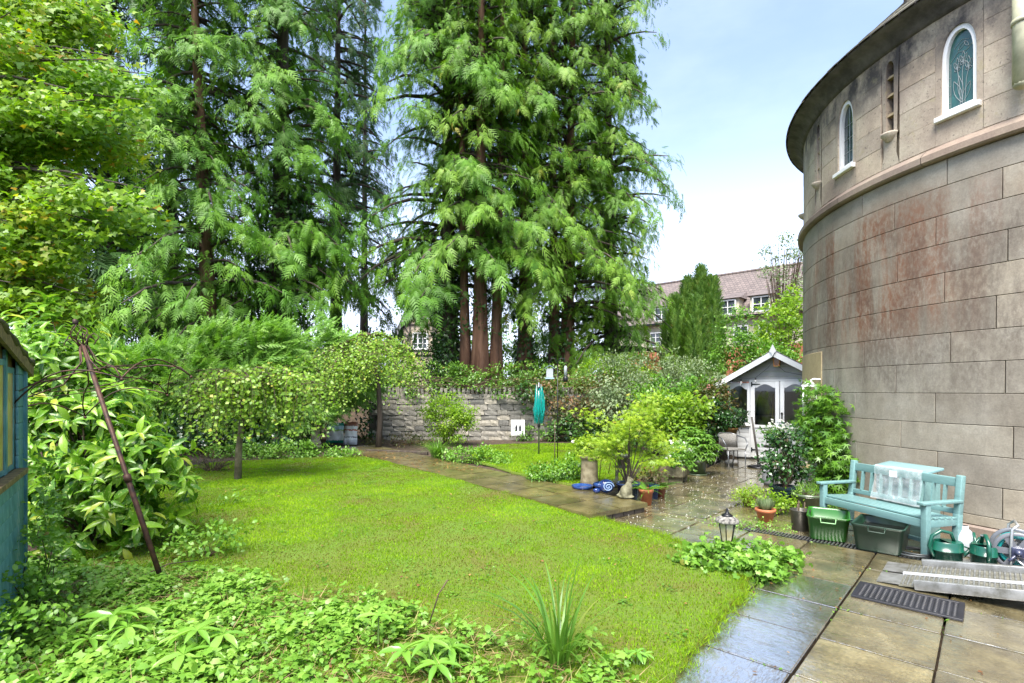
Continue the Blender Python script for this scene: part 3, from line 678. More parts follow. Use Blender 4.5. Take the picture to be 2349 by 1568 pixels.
def arched_leaf(x0, x1, z0, z1, glass_z0, fr, y, name, top=.10):
    """door or window leaf: stiles, rails, arched top rail, pane"""
    o = MB(); wd = x1 - x0; xc = (x0 + x1) / 2
    o.box((x0 + fr / 2, y, (z0 + z1) / 2), (fr, .045, z1 - z0), bev=.004); o.box((x1 - fr / 2, y, (z0 + z1) / 2), (fr, .045, z1 - z0), bev=.004)
    o.box((xc, y, glass_z0 - .035), (wd - 2 * fr, .04, .07)); gx0, gx1 = x0 + fr, x1 - fr; n = 10; gw = gx1 - gx0
    pts = [(gx0, z1)] + [(gx0 + gw * k / n, z1 - .16 + .09 * sin(pi * max(0, min(1, (k / n - .08) / .84)))) for k in range(n + 1)] + [(gx1, z1)]
    fs = [(i, i + 1, i + 1 + len(pts), i + len(pts)) for i in range(1, len(pts) - 2)]
    top_v = [(p[0], y - .02, p[1]) for p in pts[1:-1]] + [(p[0], y - .02, z1) for p in pts[1:-1]]; k = n + 1
    o.add(top_v, [(i, i + 1, k + i + 1, k + i) for i in range(n)]); tb = [(a, b + .04, c) for a, b, c in top_v]; o.add(tb, [(i + 1, i, k + i, k + i + 1) for i in range(n)])
    o.add(top_v[:k] + tb[:k], [(i + 1, i, k + i, k + i + 1) for i in range(n)])
    ob = o.build(name, M_WPAINT, sh)
    MB().box((xc, y + .012, (glass_z0 + z1 - .03) / 2), (gw + .01, .006, z1 - .03 - glass_z0)).build('pane', M_WGLASS, ob)
    return ob
arched_leaf(-1.04, -.565, .855, 1.89, .90, .045, -.025, 'window', .09); arched_leaf(.81, 1.04, .855, 1.89, .90, .04, -.025, 'window')
MB().box((-.80, -.05, .84), (.54, .09, .03), bev=.004).build('window_sill', M_WPAINT, sh)
for i, (x0, x1) in enumerate(((-.525, .11), (.125, .765))):
    d = arched_leaf(x0, x1, .06, 1.93, .86, .09, -.03, 'door')
    for k in range(6):
        o = link('plank', plank, None, d, ((x0 + x1) / 2, -.02, .125 + k * .117)); o.scale = (x1 - x0 - .17, .8, .95)
    MB().box(((x0 + x1) / 2, -.03, .08), (x1 - x0 - .18, .04, .06)).build('rail', M_WPAINT, d)
    hx = x0 if i == 0 else x1; sg = 1 if i == 0 else -1
    for hz_ in (1.86, .24):
        h = MB(); h.box((hx + sg * .02, -.06, hz_), (.03, .012, .11)); h.add([(hx + sg * .03, -.062, hz_ - .022), (hx + sg * .03, -.062, hz_ + .022), (hx + sg * .20, -.062, hz_ + .008), (hx + sg * .22, -.062, hz_), (hx + sg * .20, -.062, hz_ - .008)], [(0, 1, 2, 3, 4)]); h.build('hinge', M_BLACK, d)
h = MB(); h.box((.165, -.06, 1.05), (.03, .012, .16)); h.ellipsoid((.165, -.062, 1.15), (.028, .01, .03)); h.ellipsoid((.165, -.062, .95), (.028, .01, .03)); h.tube([(.165, -.07, 1.08), (.165, -.11, 1.06), (.165, -.07, 1.0)], .008, 6); h.build('door_handle', M_BLACK, sh)
MB().box((-.545, -.04, 1.0), (.035, .05, 1.9)).box((.788, -.04, 1.0), (.035, .05, 1.9)).box((.12, -.035, 1.955), (1.35, .05, .035)).build('door_frame', M_GREYP, sh)
MB().box((-hw + .01, -.02, .97), (.05, .06, 1.92)).build('corner_post', M_WPAINT, sh)
# roof, barge boards, finial, shingles
ew = 1.345; ez = 1.835; rl = MB()
for sg in (-1, 1):
    a = Vector((0, -.32, apz + .03)); b = Vector((sg * ew, -.32, ez)); d = Vector((0, dep + .5, 0)); nrm = Vector((sg * (apz - ez), 0, ew)).normalized() * .02
    vs = [a, b, b + d, a + d] + [p + nrm for p in (a, b, b + d, a + d)]
    rl.add(vs, [(0, 1, 2, 3), (4, 7, 6, 5), (0, 4, 5, 1), (1, 5, 6, 2), (2, 6, 7, 3), (3, 7, 4, 0)])
rf = rl.build('roof', M_FELT, sh)
L_ = sqrt(ew ** 2 + (apz + .03 - ez) ** 2); tl = math.atan2(apz + .03 - ez, ew)
for sg in (-1, 1):
    for row in range(9):
        for k in range(8):
            t = (row + .5) / 9; y = -.30 + (k + .5 * (row % 2)) * .29
            if y > dep + .1: continue
            c = Vector((sg * ew * (1 - t), y + .13, ez + (apz + .03 - ez) * t + .034))
            Mx = Matrix.Rotation(sg * tl, 4, 'Y')
            o = MB().box((0, 0, 0), (L_ / 9 + .03, .275, .012)).mesh('shingle') if (row, k, sg) == (0, 0, -1) else bpy.data.meshes['shingle']
            if not o.materials: o.materials.append(M_FELT)
            q = link('shingle', o, None, rf, c); q.rotation_euler = (0, sg * (tl - .03), 0)
    bb = MB(); bb.beam((0, -.335, apz - .03), (sg * ew, -.335, ez - .04), .025, .12, up=(0, 0, 1)); bb.build('barge_board', M_GREYP, sh)
fi = MB(); fi.prism([(0, .17), (.075, .0), (.03, -.05), (.0, -.12), (-.03, -.05), (-.075, .0)], 0, .03, Matrix.Translation((0, -.35, apz + .02)) @ Matrix.Rotation(pi / 2, 4, 'X')); fi.build('finial', M_GREYP, sh)
# bulbs on a cord under the gable, wooden lantern
M_BULB = plain('clear_bulb', (.85, .85, .82), .08, spec=.9, trans=.5)
cord = MB(); cp = [(-1.0, -.2, 1.92), (-.72, -.22, 1.99), (-.39, -.24, 2.02), (-.12, -.26, 2.25), (0, -.28, 2.40), (.25, -.26, 2.15), (.63, -.24, 2.06), (.80, -.22, 1.97), (1.0, -.2, 1.92)]
fl = empty('festoon_lights', (SHX, SHY, 0), 'string of clear bulbs hanging under the summerhouse gable', 'string lights', rz=SHR); cord.tube(cp, .004, 5, caps=False).build('cord', M_BLACK, fl)
for (x, y, zz) in (cp[1], cp[2], cp[6], cp[7]):
    bu = MB().lathe([(.0, -.13), (.02, -.12), (.027, -.095), (.014, -.055), (.012, -.05)], 10, (x, y, zz)).build('bulb', M_BULB, fl); MB().lathe([(.014, -.055), (.016, -.05), (.016, -.005), (0, 0)], 8, (x, y, zz)).build('socket', M_BLACK, bu)
M_WOODL = plain('varnished_wood', (.42, .19, .05), .4, var=.3, vs_=14)
wl = empty('wooden_lantern', shp(.07, -.2, 2.38), 'small varnished wooden lantern box under the summerhouse apex', 'lantern', rz=SHR)
o = MB()
for sx_ in (-1, 1):
    for sy_ in (-1, 1): o.beam((sx_ * .055, sy_ * .055, -.09), (sx_ * .07, sy_ * .07, .09), .014, .014)
o.box((0, 0, .095), (.17, .17, .012)); o.box((0, 0, -.09), (.13, .13, .014)); o.build('frame', M_WOODL, wl); MB().box((0, 0, 0), (.10, .10, .16)).build('core', plain('amber_glass', (.16, .07, .02), .2), wl)
# things inside behind the glass
bh = MB().tube([shp(-.11, .25, .06), shp(-.05, .22, 1.62)], .014, 8).build('broom_handle', plain('bamboo', (.45, .30, .11), .5)); tag(bh, 'bamboo broom handle leaning inside the glazed door', 'broom')
cl = MB(); n = 14
for i in range(10):
    t = i / 9; r_ = .05 + .16 * t ** .6
    for j in range(n):
        a = 2 * pi * j / n; k = 1 + .22 * sin(5 * a + 2 * t); cl.v.append((r_ * k * cos(a), r_ * .5 * k * sin(a), -.62 * t))
for i in range(9):
    for j in range(n): cl.f.append((i * n + j, i * n + (j + 1) % n, (i + 1) * n + (j + 1) % n, (i + 1) * n + j)); cl.sm.append(True)
coat = cl.build('hanging_coat', plain('slate_blue_cloth', (.16, .20, .26), .9, var=.3), None, shp(-.27, .32, 1.70)); tag(coat, 'slate blue coat hanging inside the glazed door', 'coat')
wb_ = MB().lathe([(0, 0), (.12, 0), (.15, .05), (.155, .11), (.10, .17), (.04, .19), (0, .19)], 16).tube([(.13, 0, .12), (.22, 0, .15), (.27, 0, .19)], [.03, .02, .018], 8).build('watering_pot', plain('turquoise_plastic', (.02, .36, .38), .35), None, shp(-.70, .14, .86)); tag(wb_, 'turquoise plastic watering pot on the ledge inside the side window', 'watering can')
MB().box((-.75, .12, .84), (.6, .22, .03)).build('inner_ledge', M_GREYP, sh)

# ------------------------------------------------------------------ half-timbered house far behind
M_PLAST = plain('cream_plaster', (.50, .42, .31), .8, var=.12, vs_=1.5); M_TIMB = plain('dark_timber', (.075, .065, .06), .7, var=.3); M_BARGE = plain('grey_timber', (.20, .20, .21), .7, var=.2)
M_SLATE = plain('slate_roof', (.085, .08, .085), .7, var=.35, vs_=2); M_BATH = plain('pale_house_stone', (.42, .35, .25), .8, var=.15, vs_=1.2)
M_PANE = plain('dark_pane', (.06, .075, .085), .08, spec=.8, var=.5, vs_=2)
gh = empty('gabled_house', (-8.65, 50, 0), 'half timbered house gable with white window beyond the trees', 'house')
w2, ez, az = 1.85, 7.3, 12.4
MB().prism([(-w2, 5.2), (w2, 5.2), (w2, ez), (0, az - .6), (-w2, ez)], 0, 9, Matrix.Rotation(pi / 2, 4, 'X') @ Matrix.Scale(-1, 4, (0, 0, 1))).build('wall', M_PLAST, gh)
MB().box((0, 4.4, 2.6), (3.9, 9, 5.2)).build('lower_wall', M_BATH, gh)
MB().box((0, -.12, 5.25), (4.1, .35, .22)).box((0, -.10, 4.0), (4.1, .3, .15)).build('stone_ledge', M_BATH, gh)
tb = MB()
def bm_(a, b, wd=.13): tb.beam((a[0], -.05, a[1]), (b[0], -.05, b[1]), .08, wd, up=(0, 0, 1) if abs(a[0] - b[0]) > .01 else (1, 0, 0))
for z_ in (5.45, 7.0, 8.0): bm_((-w2, z_), (w2, z_))
bm_((-1.1, 9.3), (1.1, 9.3))
for x_ in (-1.8, -1.1, 1.1, 1.8): bm_((x_, 5.4), (x_, 8.0))
for x_ in (-1.2, -.6, 0, .6, 1.2): bm_((x_, 8.0), (x_, 9.4 if abs(x_) > 1 else 10.4), .1)
for s_ in (-1, 1): bm_((s_ * 1.75, 5.5), (s_ * 1.15, 6.9), .1); bm_((s_ * 1.75, 8.0), (s_ * 1.15, 7.1), .1); bm_((s_ * 1.1, 8.1), (s_ * .6, 9.2), .1)
tb.build('timber_framing', M_TIMB, gh)
for s_ in (-1, 1):
    b2 = MB(); b2.beam((0, -.5, az), (s_ * 2.35, -.5, ez - .35), .12, .32); b2.beam((s_ * .3, -.5, 10.4), (s_ * 1.5, -.5, 8.3), .1, .14); b2.beam((s_ * 1.5, -.5, 8.3), (s_ * 1.35, -.5, 9.1), .1, .12); b2.build('barge_board', M_BARGE, gh)
    r2 = MB(); r2.add([(0, -.6, az + .1), (s_ * 2.5, -.6, ez - .55), (s_ * 2.5, 9.2, ez - .55), (0, 9.2, az + .1), (0, -.6, az + .3), (s_ * 2.5, -.6, ez - .35), (s_ * 2.5, 9.2, ez - .35), (0, 9.2, az + .3)], [(0, 1, 2, 3), (4, 7, 6, 5), (0, 4, 5, 1), (1, 5, 6, 2)]); r2.build('roof', M_SLATE, gh)
b2 = MB().beam((-1.4, -.5, 8.55), (1.4, -.5, 8.55), .1, .16).build('collar_beam', M_BARGE, gh)
def sash(parent, c, wv, hv, nx, nz, right, up=Vector((0, 0, 1)), nrm=None, fr=.07, deep=.06):
    """window on any wall: frame, panes as children, glazing bars"""
    nrm = nrm or right.cross(up); f_ = MB(); c = Vector(c)
    def P(a, b, o_=0): return c + right * a + up * b + nrm * o_
    for a0_, a1_ in (((-wv / 2, -hv / 2), (-wv / 2, hv / 2)), ((wv / 2, -hv / 2), (wv / 2, hv / 2))): f_.beam(P(*a0_, deep), P(*a1_, deep), fr * 1.3, fr * 1.2, up=nrm)
    for a0_, a1_ in (((-wv / 2, -hv / 2), (wv / 2, -hv / 2)), ((-wv / 2, hv / 2), (wv / 2, hv / 2))): f_.beam(P(*a0_, deep), P(*a1_, deep), fr * 1.2, fr * 1.3, up=nrm)
    for i in range(1, nx): f_.beam(P(-wv / 2 + wv * i / nx, -hv / 2, deep), P(-wv / 2 + wv * i / nx, hv / 2, deep), fr * .8, fr * .6, up=nrm)
    for i in range(1, nz): f_.beam(P(-wv / 2, -hv / 2 + hv * i / nz, deep), P(wv / 2, -hv / 2 + hv * i / nz, deep), fr * .6, fr * .6, up=nrm)
    f = f_.build('window', M_WPAINT, parent)
    for i in range(nx):
        for j in range(nz):
            x0, x1, z0, z1 = -wv / 2 + wv * i / nx, -wv / 2 + wv * (i + 1) / nx, -hv / 2 + hv * j / nz, -hv / 2 + hv * (j + 1) / nz
            p_ = MB(); p_.add([P(x0, z0, .03), P(x1, z0, .03), P(x1, z1, .03), P(x0, z1, .03)], [(0, 1, 2, 3)]); p_.build('pane', M_PANE, f)
    return f
sash(gh, (-.1, -.02, 6.45), 1.35, 1.5, 3, 3, Vector((1, 0, 0)), fr=.12)

# ------------------------------------------------------------------ long house with tiled roof
M_RTILE, n_, b_ = mat_base('brown_tiled_roof'); t_ = noise(n_, .8, 5, .6); bt = n_.nodes.new('ShaderNodeTexBrick'); bt.inputs['Scale'].default_value = 1; bt.inputs['Brick Width'].default_value = .30; bt.inputs['Row Height'].default_value = .22; bt.inputs['Mortar Size'].default_value = .02
bt.inputs['Color1'].default_value = (.125, .10, .092, 1); bt.inputs['Color2'].default_value = (.18, .145, .13, 1); bt.inputs['Mortar'].default_value = (.06, .05, .05, 1)
c_ = n_.nodes.new('ShaderNodeTexCoord'); n_.links.new(c_.outputs['Object'], bt.inputs['Vector']); mm = mix(n_, .6, bt.outputs[0], ramp(n_, t_.outputs[0], [(.3, (.7, .7, .7)), (.7, (1.25, 1.2, 1.2))]).outputs[0], 'MULTIPLY'); n_.links.new(mm.outputs[0], b_.inputs['Base Color']); b_.inputs['Roughness'].default_value = .8
M_RBRICK = plain('red_brick', (.36, .13, .065), .8, var=.25, vs_=3); M_RENDER = plain('cream_render', (.62, .56, .42), .8, var=.08, vs_=1)
hx_ = Vector((.736, -.676, 0)); hn = Vector((-.676, -.736, 0)); A_ = Vector((10.8, 44.8, 0)) - hx_ * 3; LEN = 22
lh = empty('long_house', A_, 'long cream house with brown tiled roof behind the conical yews', 'house', rz=atan2(-.676, .736))
# local frame: x along the facade, -y towards the viewer
MB().box((LEN / 2, 4.2, 2.5), (LEN, 8.4, 5.0)).build('brick_wall', M_RBRICK, lh); MB().box((LEN / 2, 4.22, 6.2), (LEN - .05, 8.3, 2.4)).build('rendered_wall', M_RENDER, lh)
r2 = MB(); r2.add([(-.4, -.4, 7.25), (LEN + .4, -.4, 7.25), (LEN + .4, 4.2, 11.45), (-.4, 4.2, 11.45), (-.4, 8.8, 7.25), (LEN + .4, 8.8, 7.25)], [(0, 1, 2, 3), (3, 2, 5, 4), (0, 3, 4), (1, 5, 2), (0, 4, 5, 1)]); rfo = r2.build('roof', None, lh)
# tiles need the roof's own plane: turn the texture by laying the slope flat
rfo.data.materials.append(M_RTILE)
MB().tube([(-.4, 4.2, 11.45), (LEN + .4, 4.2, 11.45)], .14, 6).build('ridge', M_RTILE, lh); MB().box((LEN / 2, -.42, 7.2), (LEN + .8, .14, .14)).build('gutter', M_BLACK, lh)
rx = Vector((1, 0, 0)); 
def onfacade(px, py, off=0.0):
    """where the sight line through a picture point meets the facade"""
    d = Vector(((px - CXD) / FD, 1, (HYD - py) / FD)); o = A_ + hn * off; t = (o - Vector((0, 0, EYE))).dot(hn) / d.dot(hn); p = d * t + Vector((0, 0, EYE)); return (p - A_).dot(hx_), p.z
for px in (1505, 1565, 1625, 1700, 1760):
    a, z_ = onfacade(px, 781 if px == 1505 else 781 - (px - 1505) * .06); sash(lh, (a, -.0, 5.95), 1.0, 1.15, 2, 3, rx)
for px, py in ((1516, 718), (1590, 705), (1668, 700), (1745, 690)):
    a, z_ = onfacade(px, py, .3); z_ = 8.0
    d_ = MB(); d_.box((a, 1.0, z_ - .15), (1.6, 2.2, 1.7)); dm = d_.build('dormer', M_RENDER, lh)
    d2 = MB(); d2.add([(a - 1.0, -.35, z_ + .65), (a + 1.0, -.35, z_ + .65), (a + .6, 2.6, z_ + 1.6), (a - .6, 2.6, z_ + 1.6), (a - 1.0, 2.4, z_ + .65), (a + 1.0, 2.4, z_ + .65)], [(0, 1, 2, 3), (0, 3, 4), (1, 5, 2), (0, 4, 5, 1)]); d2.build('dormer_roof', M_RTILE, dm)
    sash(lh, (a, -.12, z_), 1.15, 1.05, 2, 2, rx)

# ------------------------------------------------------------------ teal shed at the left edge
def m_peel():
    m, n, b = mat_base('peeling_teal_paint'); t = noise(n, 5, 7, .75, stretch=(1, 1, .35)); t2 = noise(n, 1.6, 4, .6)
    r = ramp(n, t.outputs[0], [(.30, (.025, .10, .105)), (.46, (.05, .19, .20)), (.56, (.11, .28, .29)), (.62, (.40, .40, .36))]); n.links.new(r.outputs[0], b.inputs['Base Color']); b.inputs['Roughness'].default_value = .6; bump(n, b, t.outputs[0], .5, .01); return m
M_PEEL = m_peel(); M_MOSS = plain('mossy_roof_board', (.03, .026, .02), .8, var=.5, vs_=12, bmp=.8, bs=30, alt=(.10, .10, .035)); M_YPANE = plain('algae_glass', (.42, .27, .03), .25, spec=.4, alt=(.50, .42, .16), vs_=3); M_OLDW = plain('old_bare_wood', (.17, .12, .05), .7, var=.5, vs_=20)
sp0 = Vector((-3.80, 4.05, 0)); sa = Vector((.589, -.808, 0)).normalized()
shed = empty('garden_shed', sp0, 'weathered teal wooden shed with algae stained windows at the picture edge', 'shed', rz=atan2(sa.y, sa.x))
# local: x along the gable wall towards the viewer, +y is outside; the roof climbs with x
board = MB().box((.65, 0, 0), (1.3, .02, .118), bev=.004).mesh('board'); board.materials.append(M_PEEL)
for k in range(9):
    o = link('board', board, None, shed, (0, .012, .06 + k * .121)); o.rotation_euler = (R(2.5), 0, 0)
MB().box((.65, -.035, 1.55), (1.3, .03, .9)).build('backing', M_OLDW, shed)
cbd_ = MB().box((.13, 0, 0), (.25, .018, .118), bev=.004).mesh('board'); cbd_.materials.append(M_PEEL)
for k in range(7): link('board', cbd_, None, shed, (0, .008, 1.16 + k * .12)).rotation_euler = (R(2), 0, 0)
MB().box((.015, .012, .97), (.05, .05, 1.92)).build('corner_post', M_PEEL, shed)
MB().box((.78, .035, 1.11), (1.08, .07, .04), bev=.005).build('window_sill', M_OLDW, shed)
x0 = .27; hts = 1.86
for k in range(3):
    f = MB(); zt = 1.83 + .13 * x0
    for xx in (x0 + .012, x0 + .268): f.box((xx, -.010, (1.13 + zt) / 2), (.024, .014, zt - 1.13))
    f.box((x0 + .14, -.010, 1.15), (.23, .013, .035)).box((x0 + .14, -.010, zt - .02), (.23, .013, .04)); f = f.build('window', M_PEEL, shed)
    MB().box((x0 + .14, -.012, (1.13 + zt) / 2), (.225, .006, zt - 1.15)).build('pane', M_YPANE, f)
    MB().box((x0 + .315, -.008, 1.55), (.065, .016, .86)).build('mullion', M_PEEL, f); x0 += .35
pit = R(-9); r2 = MB(); r2.box((.55, -.72, 2.005), (1.55, 1.54, .04), M=Matrix.Rotation(pit, 4, 'Y')); r2.build('roof', M_MOSS, shed)
MB().box((.55, .04, 1.975), (1.52, .022, .09), M=Matrix.Rotation(pit, 4, 'Y')).build('barge_board', M_OLDW, shed)
mo = MB().tube([(-.18 + .1 * k, .045, 1.91 + .0158 * k + .010 * sin(k * 2.1)) for k in range(15)], [.02 + .008 * sin(k * 1.7) for k in range(15)], 7).build('moss_edge', M_MOSS, shed)
MB().box((-.02, -.80, .90), (.03, 1.6, 1.8)).build('end_wall', M_PEEL, shed); MB().box((.65, -1.6, .95), (1.3, .03, 1.9)).build('back_wall', M_PEEL, shed); MB().box((1.3, -.8, .98), (.03, 1.6, 1.95)).build('end_wall', M_PEEL, shed)
# ------------------------------------------------------------------ foliage tools
def nrm_(a): return a / np.maximum(np.linalg.norm(a, axis=-1, keepdims=True), 1e-9)
T_DIAM = (np.array([(0, 0, 0), (.42, -.5, .05), (.42, .5, .05), (1, 0, -.10)], float), np.array([(0, 1, 3), (0, 3, 2)]))
T_OVAL = (np.array([(0, 0, 0), (.25, -.42, .05), (.25, .42, .05), (.65, -.42, .03), (.65, .42, .03), (1, 0, -.12)], float), np.array([(0, 1, 2), (1, 3, 2), (2, 3, 4), (3, 5, 4)]))
_l = [(0, 0, 0)]
for u_, w_, d_ in ((.22, .34, 0), (.5, .5, -.06), (.78, .32, -.18)): _l += [(u_, -w_, d_ + .07), (u_, 0, d_), (u_, w_, d_ + .07)]
_l += [(1, 0, -.34)]
T_LANCE = (np.array(_l, float), np.array([(0, 1, 2), (0, 2, 3), (1, 4, 5), (1, 5, 2), (2, 5, 6), (2, 6, 3), (4, 7, 8), (4, 8, 5), (5, 8, 9), (5, 9, 6), (7, 10, 8), (8, 10, 9)]))
def lobed(k=5, inner=.45, span=4.4):
    v = [(0.15, 0, 0)]; 
    for i in range(2 * k + 1):
        a = -span / 2 + span * i / (2 * k); r = (1.0 if i % 2 else inner) * (1 - .18 * abs(a) / (span / 2)); v.append((.15 + .85 * r * cos(a), r * .85 * sin(a), -.14 * r * r))
    return (np.array(v, float), np.array([(0, i, i + 1) for i in range(1, 2 * k + 1)]))
T_MAPLE = lobed(3, .62, 4.2); T_GERAN = lobed(5, .72, 5.2); T_ACER = lobed(5, .30, 4.0); T_IVY = lobed(3, .62, 4.2)
T_BLADE = (np.array([(0, -.5, 0), (0, .5, 0), (1, 0, 0)], float), np.array([(0, 1, 2)]))
def frond_template(pairs, ang=55, droop=.28, width=.075, ln=.42):
    v = []; f = []; 
    def tri(p, d, L, wd, z0, z1):
        k = len(v); px, py = -d[1], d[0]
        v.extend([(p[0] - px * wd / 2, p[1] - py * wd / 2, z0), (p[0] + px * wd / 2, p[1] + py * wd / 2, z0), (p[0] + d[0] * L, p[1] + d[1] * L, z1)]); f.append((k, k + 1, k + 2))
    for i in range(pairs):
        t = .06 + .88 * i / pairs; L = ln * (1 - t) ** .75 + .06; z0 = -droop * t * t
        for s in (-1, 1):
            a = R(ang - 14 * t) * s; tri((t, 0), (cos(a), sin(a)), L, width * (1.15 - .4 * t), z0, z0 - .10 * L - .05)
    tri((.78, 0), (1, 0), .26, width, -droop * .6, -droop * 1.1)
    return (np.array(v, float), np.array(f))
T_FROND = frond_template(5, 50, .42, .125, .50); T_FROND_S = frond_template(5, 50, .2, .11, .40); T_YEW = frond_template(4, 38, -.05, .12, .38)
T_FROND_B = frond_template(4, 34, .55, .11, .62); T_FROND_C = frond_template(6, 64, .30, .095, .34); T_FERN = frond_template(11, 72, .55, .07, .24)
def frames(A, N):
    A = nrm_(A); B = np.cross(N, A); bad = np.linalg.norm(B, axis=-1) < 1e-3
    if bad.any(): B[bad] = np.cross(np.array([1., 0, 0]), A[bad])
    B = nrm_(B); return A, B, np.cross(A, B)
def scatter(P, A, N, L, W, tm, rnd=None, seed=0):
    """leaves: positions, axes, up vectors, lengths, widths -> vertices, triangles, per-vertex random"""
    n = len(P); A, B, N = frames(np.asarray(A, float), np.asarray(N, float)); L = np.broadcast_to(L, (n,)); W = np.broadcast_to(W, (n,)); T, F = tm
    Vv = P[:, None, :] + A[:, None, :] * (L[:, None] * T[None, :, 0])[..., None] + B[:, None, :] * (W[:, None] * T[None, :, 1])[..., None] + N[:, None, :] * (L[:, None] * T[None, :, 2])[..., None]
    k = len(T); Fc = (F[None] + (np.arange(n) * k)[:, None, None]).reshape(-1, 3)
    if rnd is None: rnd = np.random.default_rng(seed).random(n)
    return Vv.reshape(-1, 3), Fc, np.repeat(rnd, k)
def merge(parts):
    V = []; F = []; Rn = []; o = 0
    for v, f, r in parts: V.append(v); F.append(f + o); Rn.append(r); o += len(v)
    return np.concatenate(V), np.concatenate(F), np.concatenate(Rn)
def foliage(name, parts, mat, parent, loc=None):
    V, F, Rn = merge(parts if isinstance(parts, list) else [parts])
    if loc is not None: V = V - np.array(loc)
    return link(name, mesh_np(name, V, F, Rn), mat, parent)
def blob_points(r_, cs, n, shell=.55):
    """points in a union of ellipsoids, denser towards the outside, with outward directions"""
    cs = np.array(cs, float); wgt = (cs[:, 3] * cs[:, 4] * cs[:, 5]) ** .67; k = r_.choice(len(cs), n, p=wgt / wgt.sum())
    d = nrm_(r_.normal(size=(n, 3))); rad = shell + (1 - shell) * r_.random(n) ** .6
    rad *= 1 + .16 * np.sin(d[:, 0] * 7 + k) * np.cos(d[:, 2] * 6 + d[:, 1] * 5)
    P = cs[k, :3] + d * cs[k, 3:6] * rad[:, None]; out = nrm_(d / cs[k, 3:6]); return P, out, k
def clumped(r_, cs, n, nclump, csize, shell=.75):
    """leaf tufts spread over the ellipsoids, so that light and dark clumps and gaps appear"""
    C, O, _ = blob_points(r_, cs, nclump, shell); k = r_.integers(0, nclump, n); g_ = r_.normal(size=(n, 3)) * csize * np.array([1, 1, .6]); return C[k] + g_, O[k], (k * .6180339) % 1.0
def bushy(r_, cs, n, L, W, tm, nclump=None, csize=.12, droop=.35, shell=.75, tint=.5):
    P, O, kr = clumped(r_, cs, n, nclump or max(12, n // 40), csize, shell)
    A = O * .9 + r_.normal(size=(n, 3)) * .75; A[:, 2] -= droop; N = O * .6 + np.array([0, 0, .9]) + r_.normal(size=(n, 3)) * .35
    l = L * r_.uniform(.65, 1.25, n); return scatter(P, A, N, l, l * W, tm, np.clip(tint * kr + (1 - tint) * r_.random(n), 0, 1))
def stems(name, base, tips, r0, mat, parent, n=5, sag=0.0, seed=1):
    m = MB(); q = random.Random(seed)
    for t in tips:
        b = Vector(base) + Vector((q.uniform(-.5, .5), q.uniform(-.5, .5), 0)) * r0 * 3; t = Vector(t); md = (b + t) / 2 + Vector((q.uniform(-.06, .06), q.uniform(-.06, .06), (t - b).length * .10))
        m.tube([b, b * .6 + md * .4, md, md * .4 + t * .6 + Vector((0, 0, -sag)), t], [r0, r0 * .85, r0 * .65, r0 * .45, r0 * .2], n, caps=False)
    return m.build(name, mat, parent)

def m_bark(name, a, b_, c_, sc_=6, stretch=(1, 1, .12), rough=.85):
    m, n, b = mat_base(name); t = noise(n, sc_, 6, .65, stretch=stretch); r = ramp(n, t.outputs[0], [(.3, a), (.52, b_), (.72, c_)]); n.links.new(r.outputs[0], b.inputs['Base Color']); b.inputs['Roughness'].default_value = rough; bump(n, b, t.outputs[0], .9, .05); return m
M_RBARK = m_bark('red_fibrous_bark', (.05, .025, .016), (.15, .075, .042), (.26, .15, .095), 5); M_DBARK = m_bark('dark_bark', (.022, .016, .012), (.06, .044, .032), (.10, .08, .06), 8)
M_BIRCH = m_bark('birch_bark', (.06, .05, .03), (.17, .14, .085), (.27, .24, .16), 9, (1, 1, .7)); M_TWIG = m_bark('brown_twig', (.03, .02, .012), (.09, .06, .035), (.16, .11, .07), 14)
M_CEDAR = leafmat('cedar_spray', [(0, (.05, .145, .014)), (.5, (.105, .25, .020)), (1, (.19, .35, .036))], rough=.5, trans=.36, spec=.35)
M_CEDARY = leafmat('cedar_spray_yellow_green', [(0, (.06, .165, .016)), (.5, (.135, .275, .026)), (.96, (.22, .36, .042)), (1, (.30, .28, .04))], rough=.5, trans=.38, spec=.35)
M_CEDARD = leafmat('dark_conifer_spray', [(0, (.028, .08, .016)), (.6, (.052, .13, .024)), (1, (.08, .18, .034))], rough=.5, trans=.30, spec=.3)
M_IVY = leafmat('ivy_leaf', [(0, (.025, .075, .014)), (.6, (.05, .13, .02)), (1, (.10, .21, .035))], rough=.32, trans=.22, spec=.6)
M_MAPLE = leafmat('maple_leaf', [(0, (.09, .22, .015)), (.45, (.18, .34, .018)), (.80, (.30, .43, .022)), (.95, (.43, .40, .03)), (1, (.48, .28, .02))], rough=.42, trans=.45)
M_AUC = leafmat('spotted_laurel_leaf', [(0, (.045, .14, .012)), (.45, (.135, .30, .018)), (.85, (.25, .42, .03)), (1, (.40, .44, .05))], rough=.32, trans=.36, spec=.45, spot=(55, (.30, .40, .10)))
M_BIRL = leafmat('birch_leaf', [(0, (.14, .28, .026)), (.6, (.25, .42, .045)), (.96, (.36, .50, .07)), (1, (.48, .42, .06))], rough=.4, trans=.42)
M_FEATH = leafmat('feathery_shrub_leaf', [(0, (.10, .24, .03)), (.6, (.19, .37, .055)), (1, (.30, .48, .10))], rough=.45, trans=.35)
M_HEDGE = leafmat('hedge_leaf', [(0, (.055, .14, .016)), (.55, (.11, .225, .028)), (.87, (.18, .30, .045)), (.96, (.24, .17, .04)), (1, (.24, .09, .05))], rough=.35, trans=.3)
M_BRN = leafmat('dry_climber_leaf', [(0, (.05, .09, .02)), (.4, (.10, .13, .03)), (.7, (.16, .10, .035)), (1, (.20, .085, .03))], rough=.5, trans=.3)
M_SILV = leafmat('silver_green_leaf', [(0, (.09, .15, .055)), (.5, (.17, .235, .105)), (1, (.30, .36, .20))], rough=.5, trans=.3)
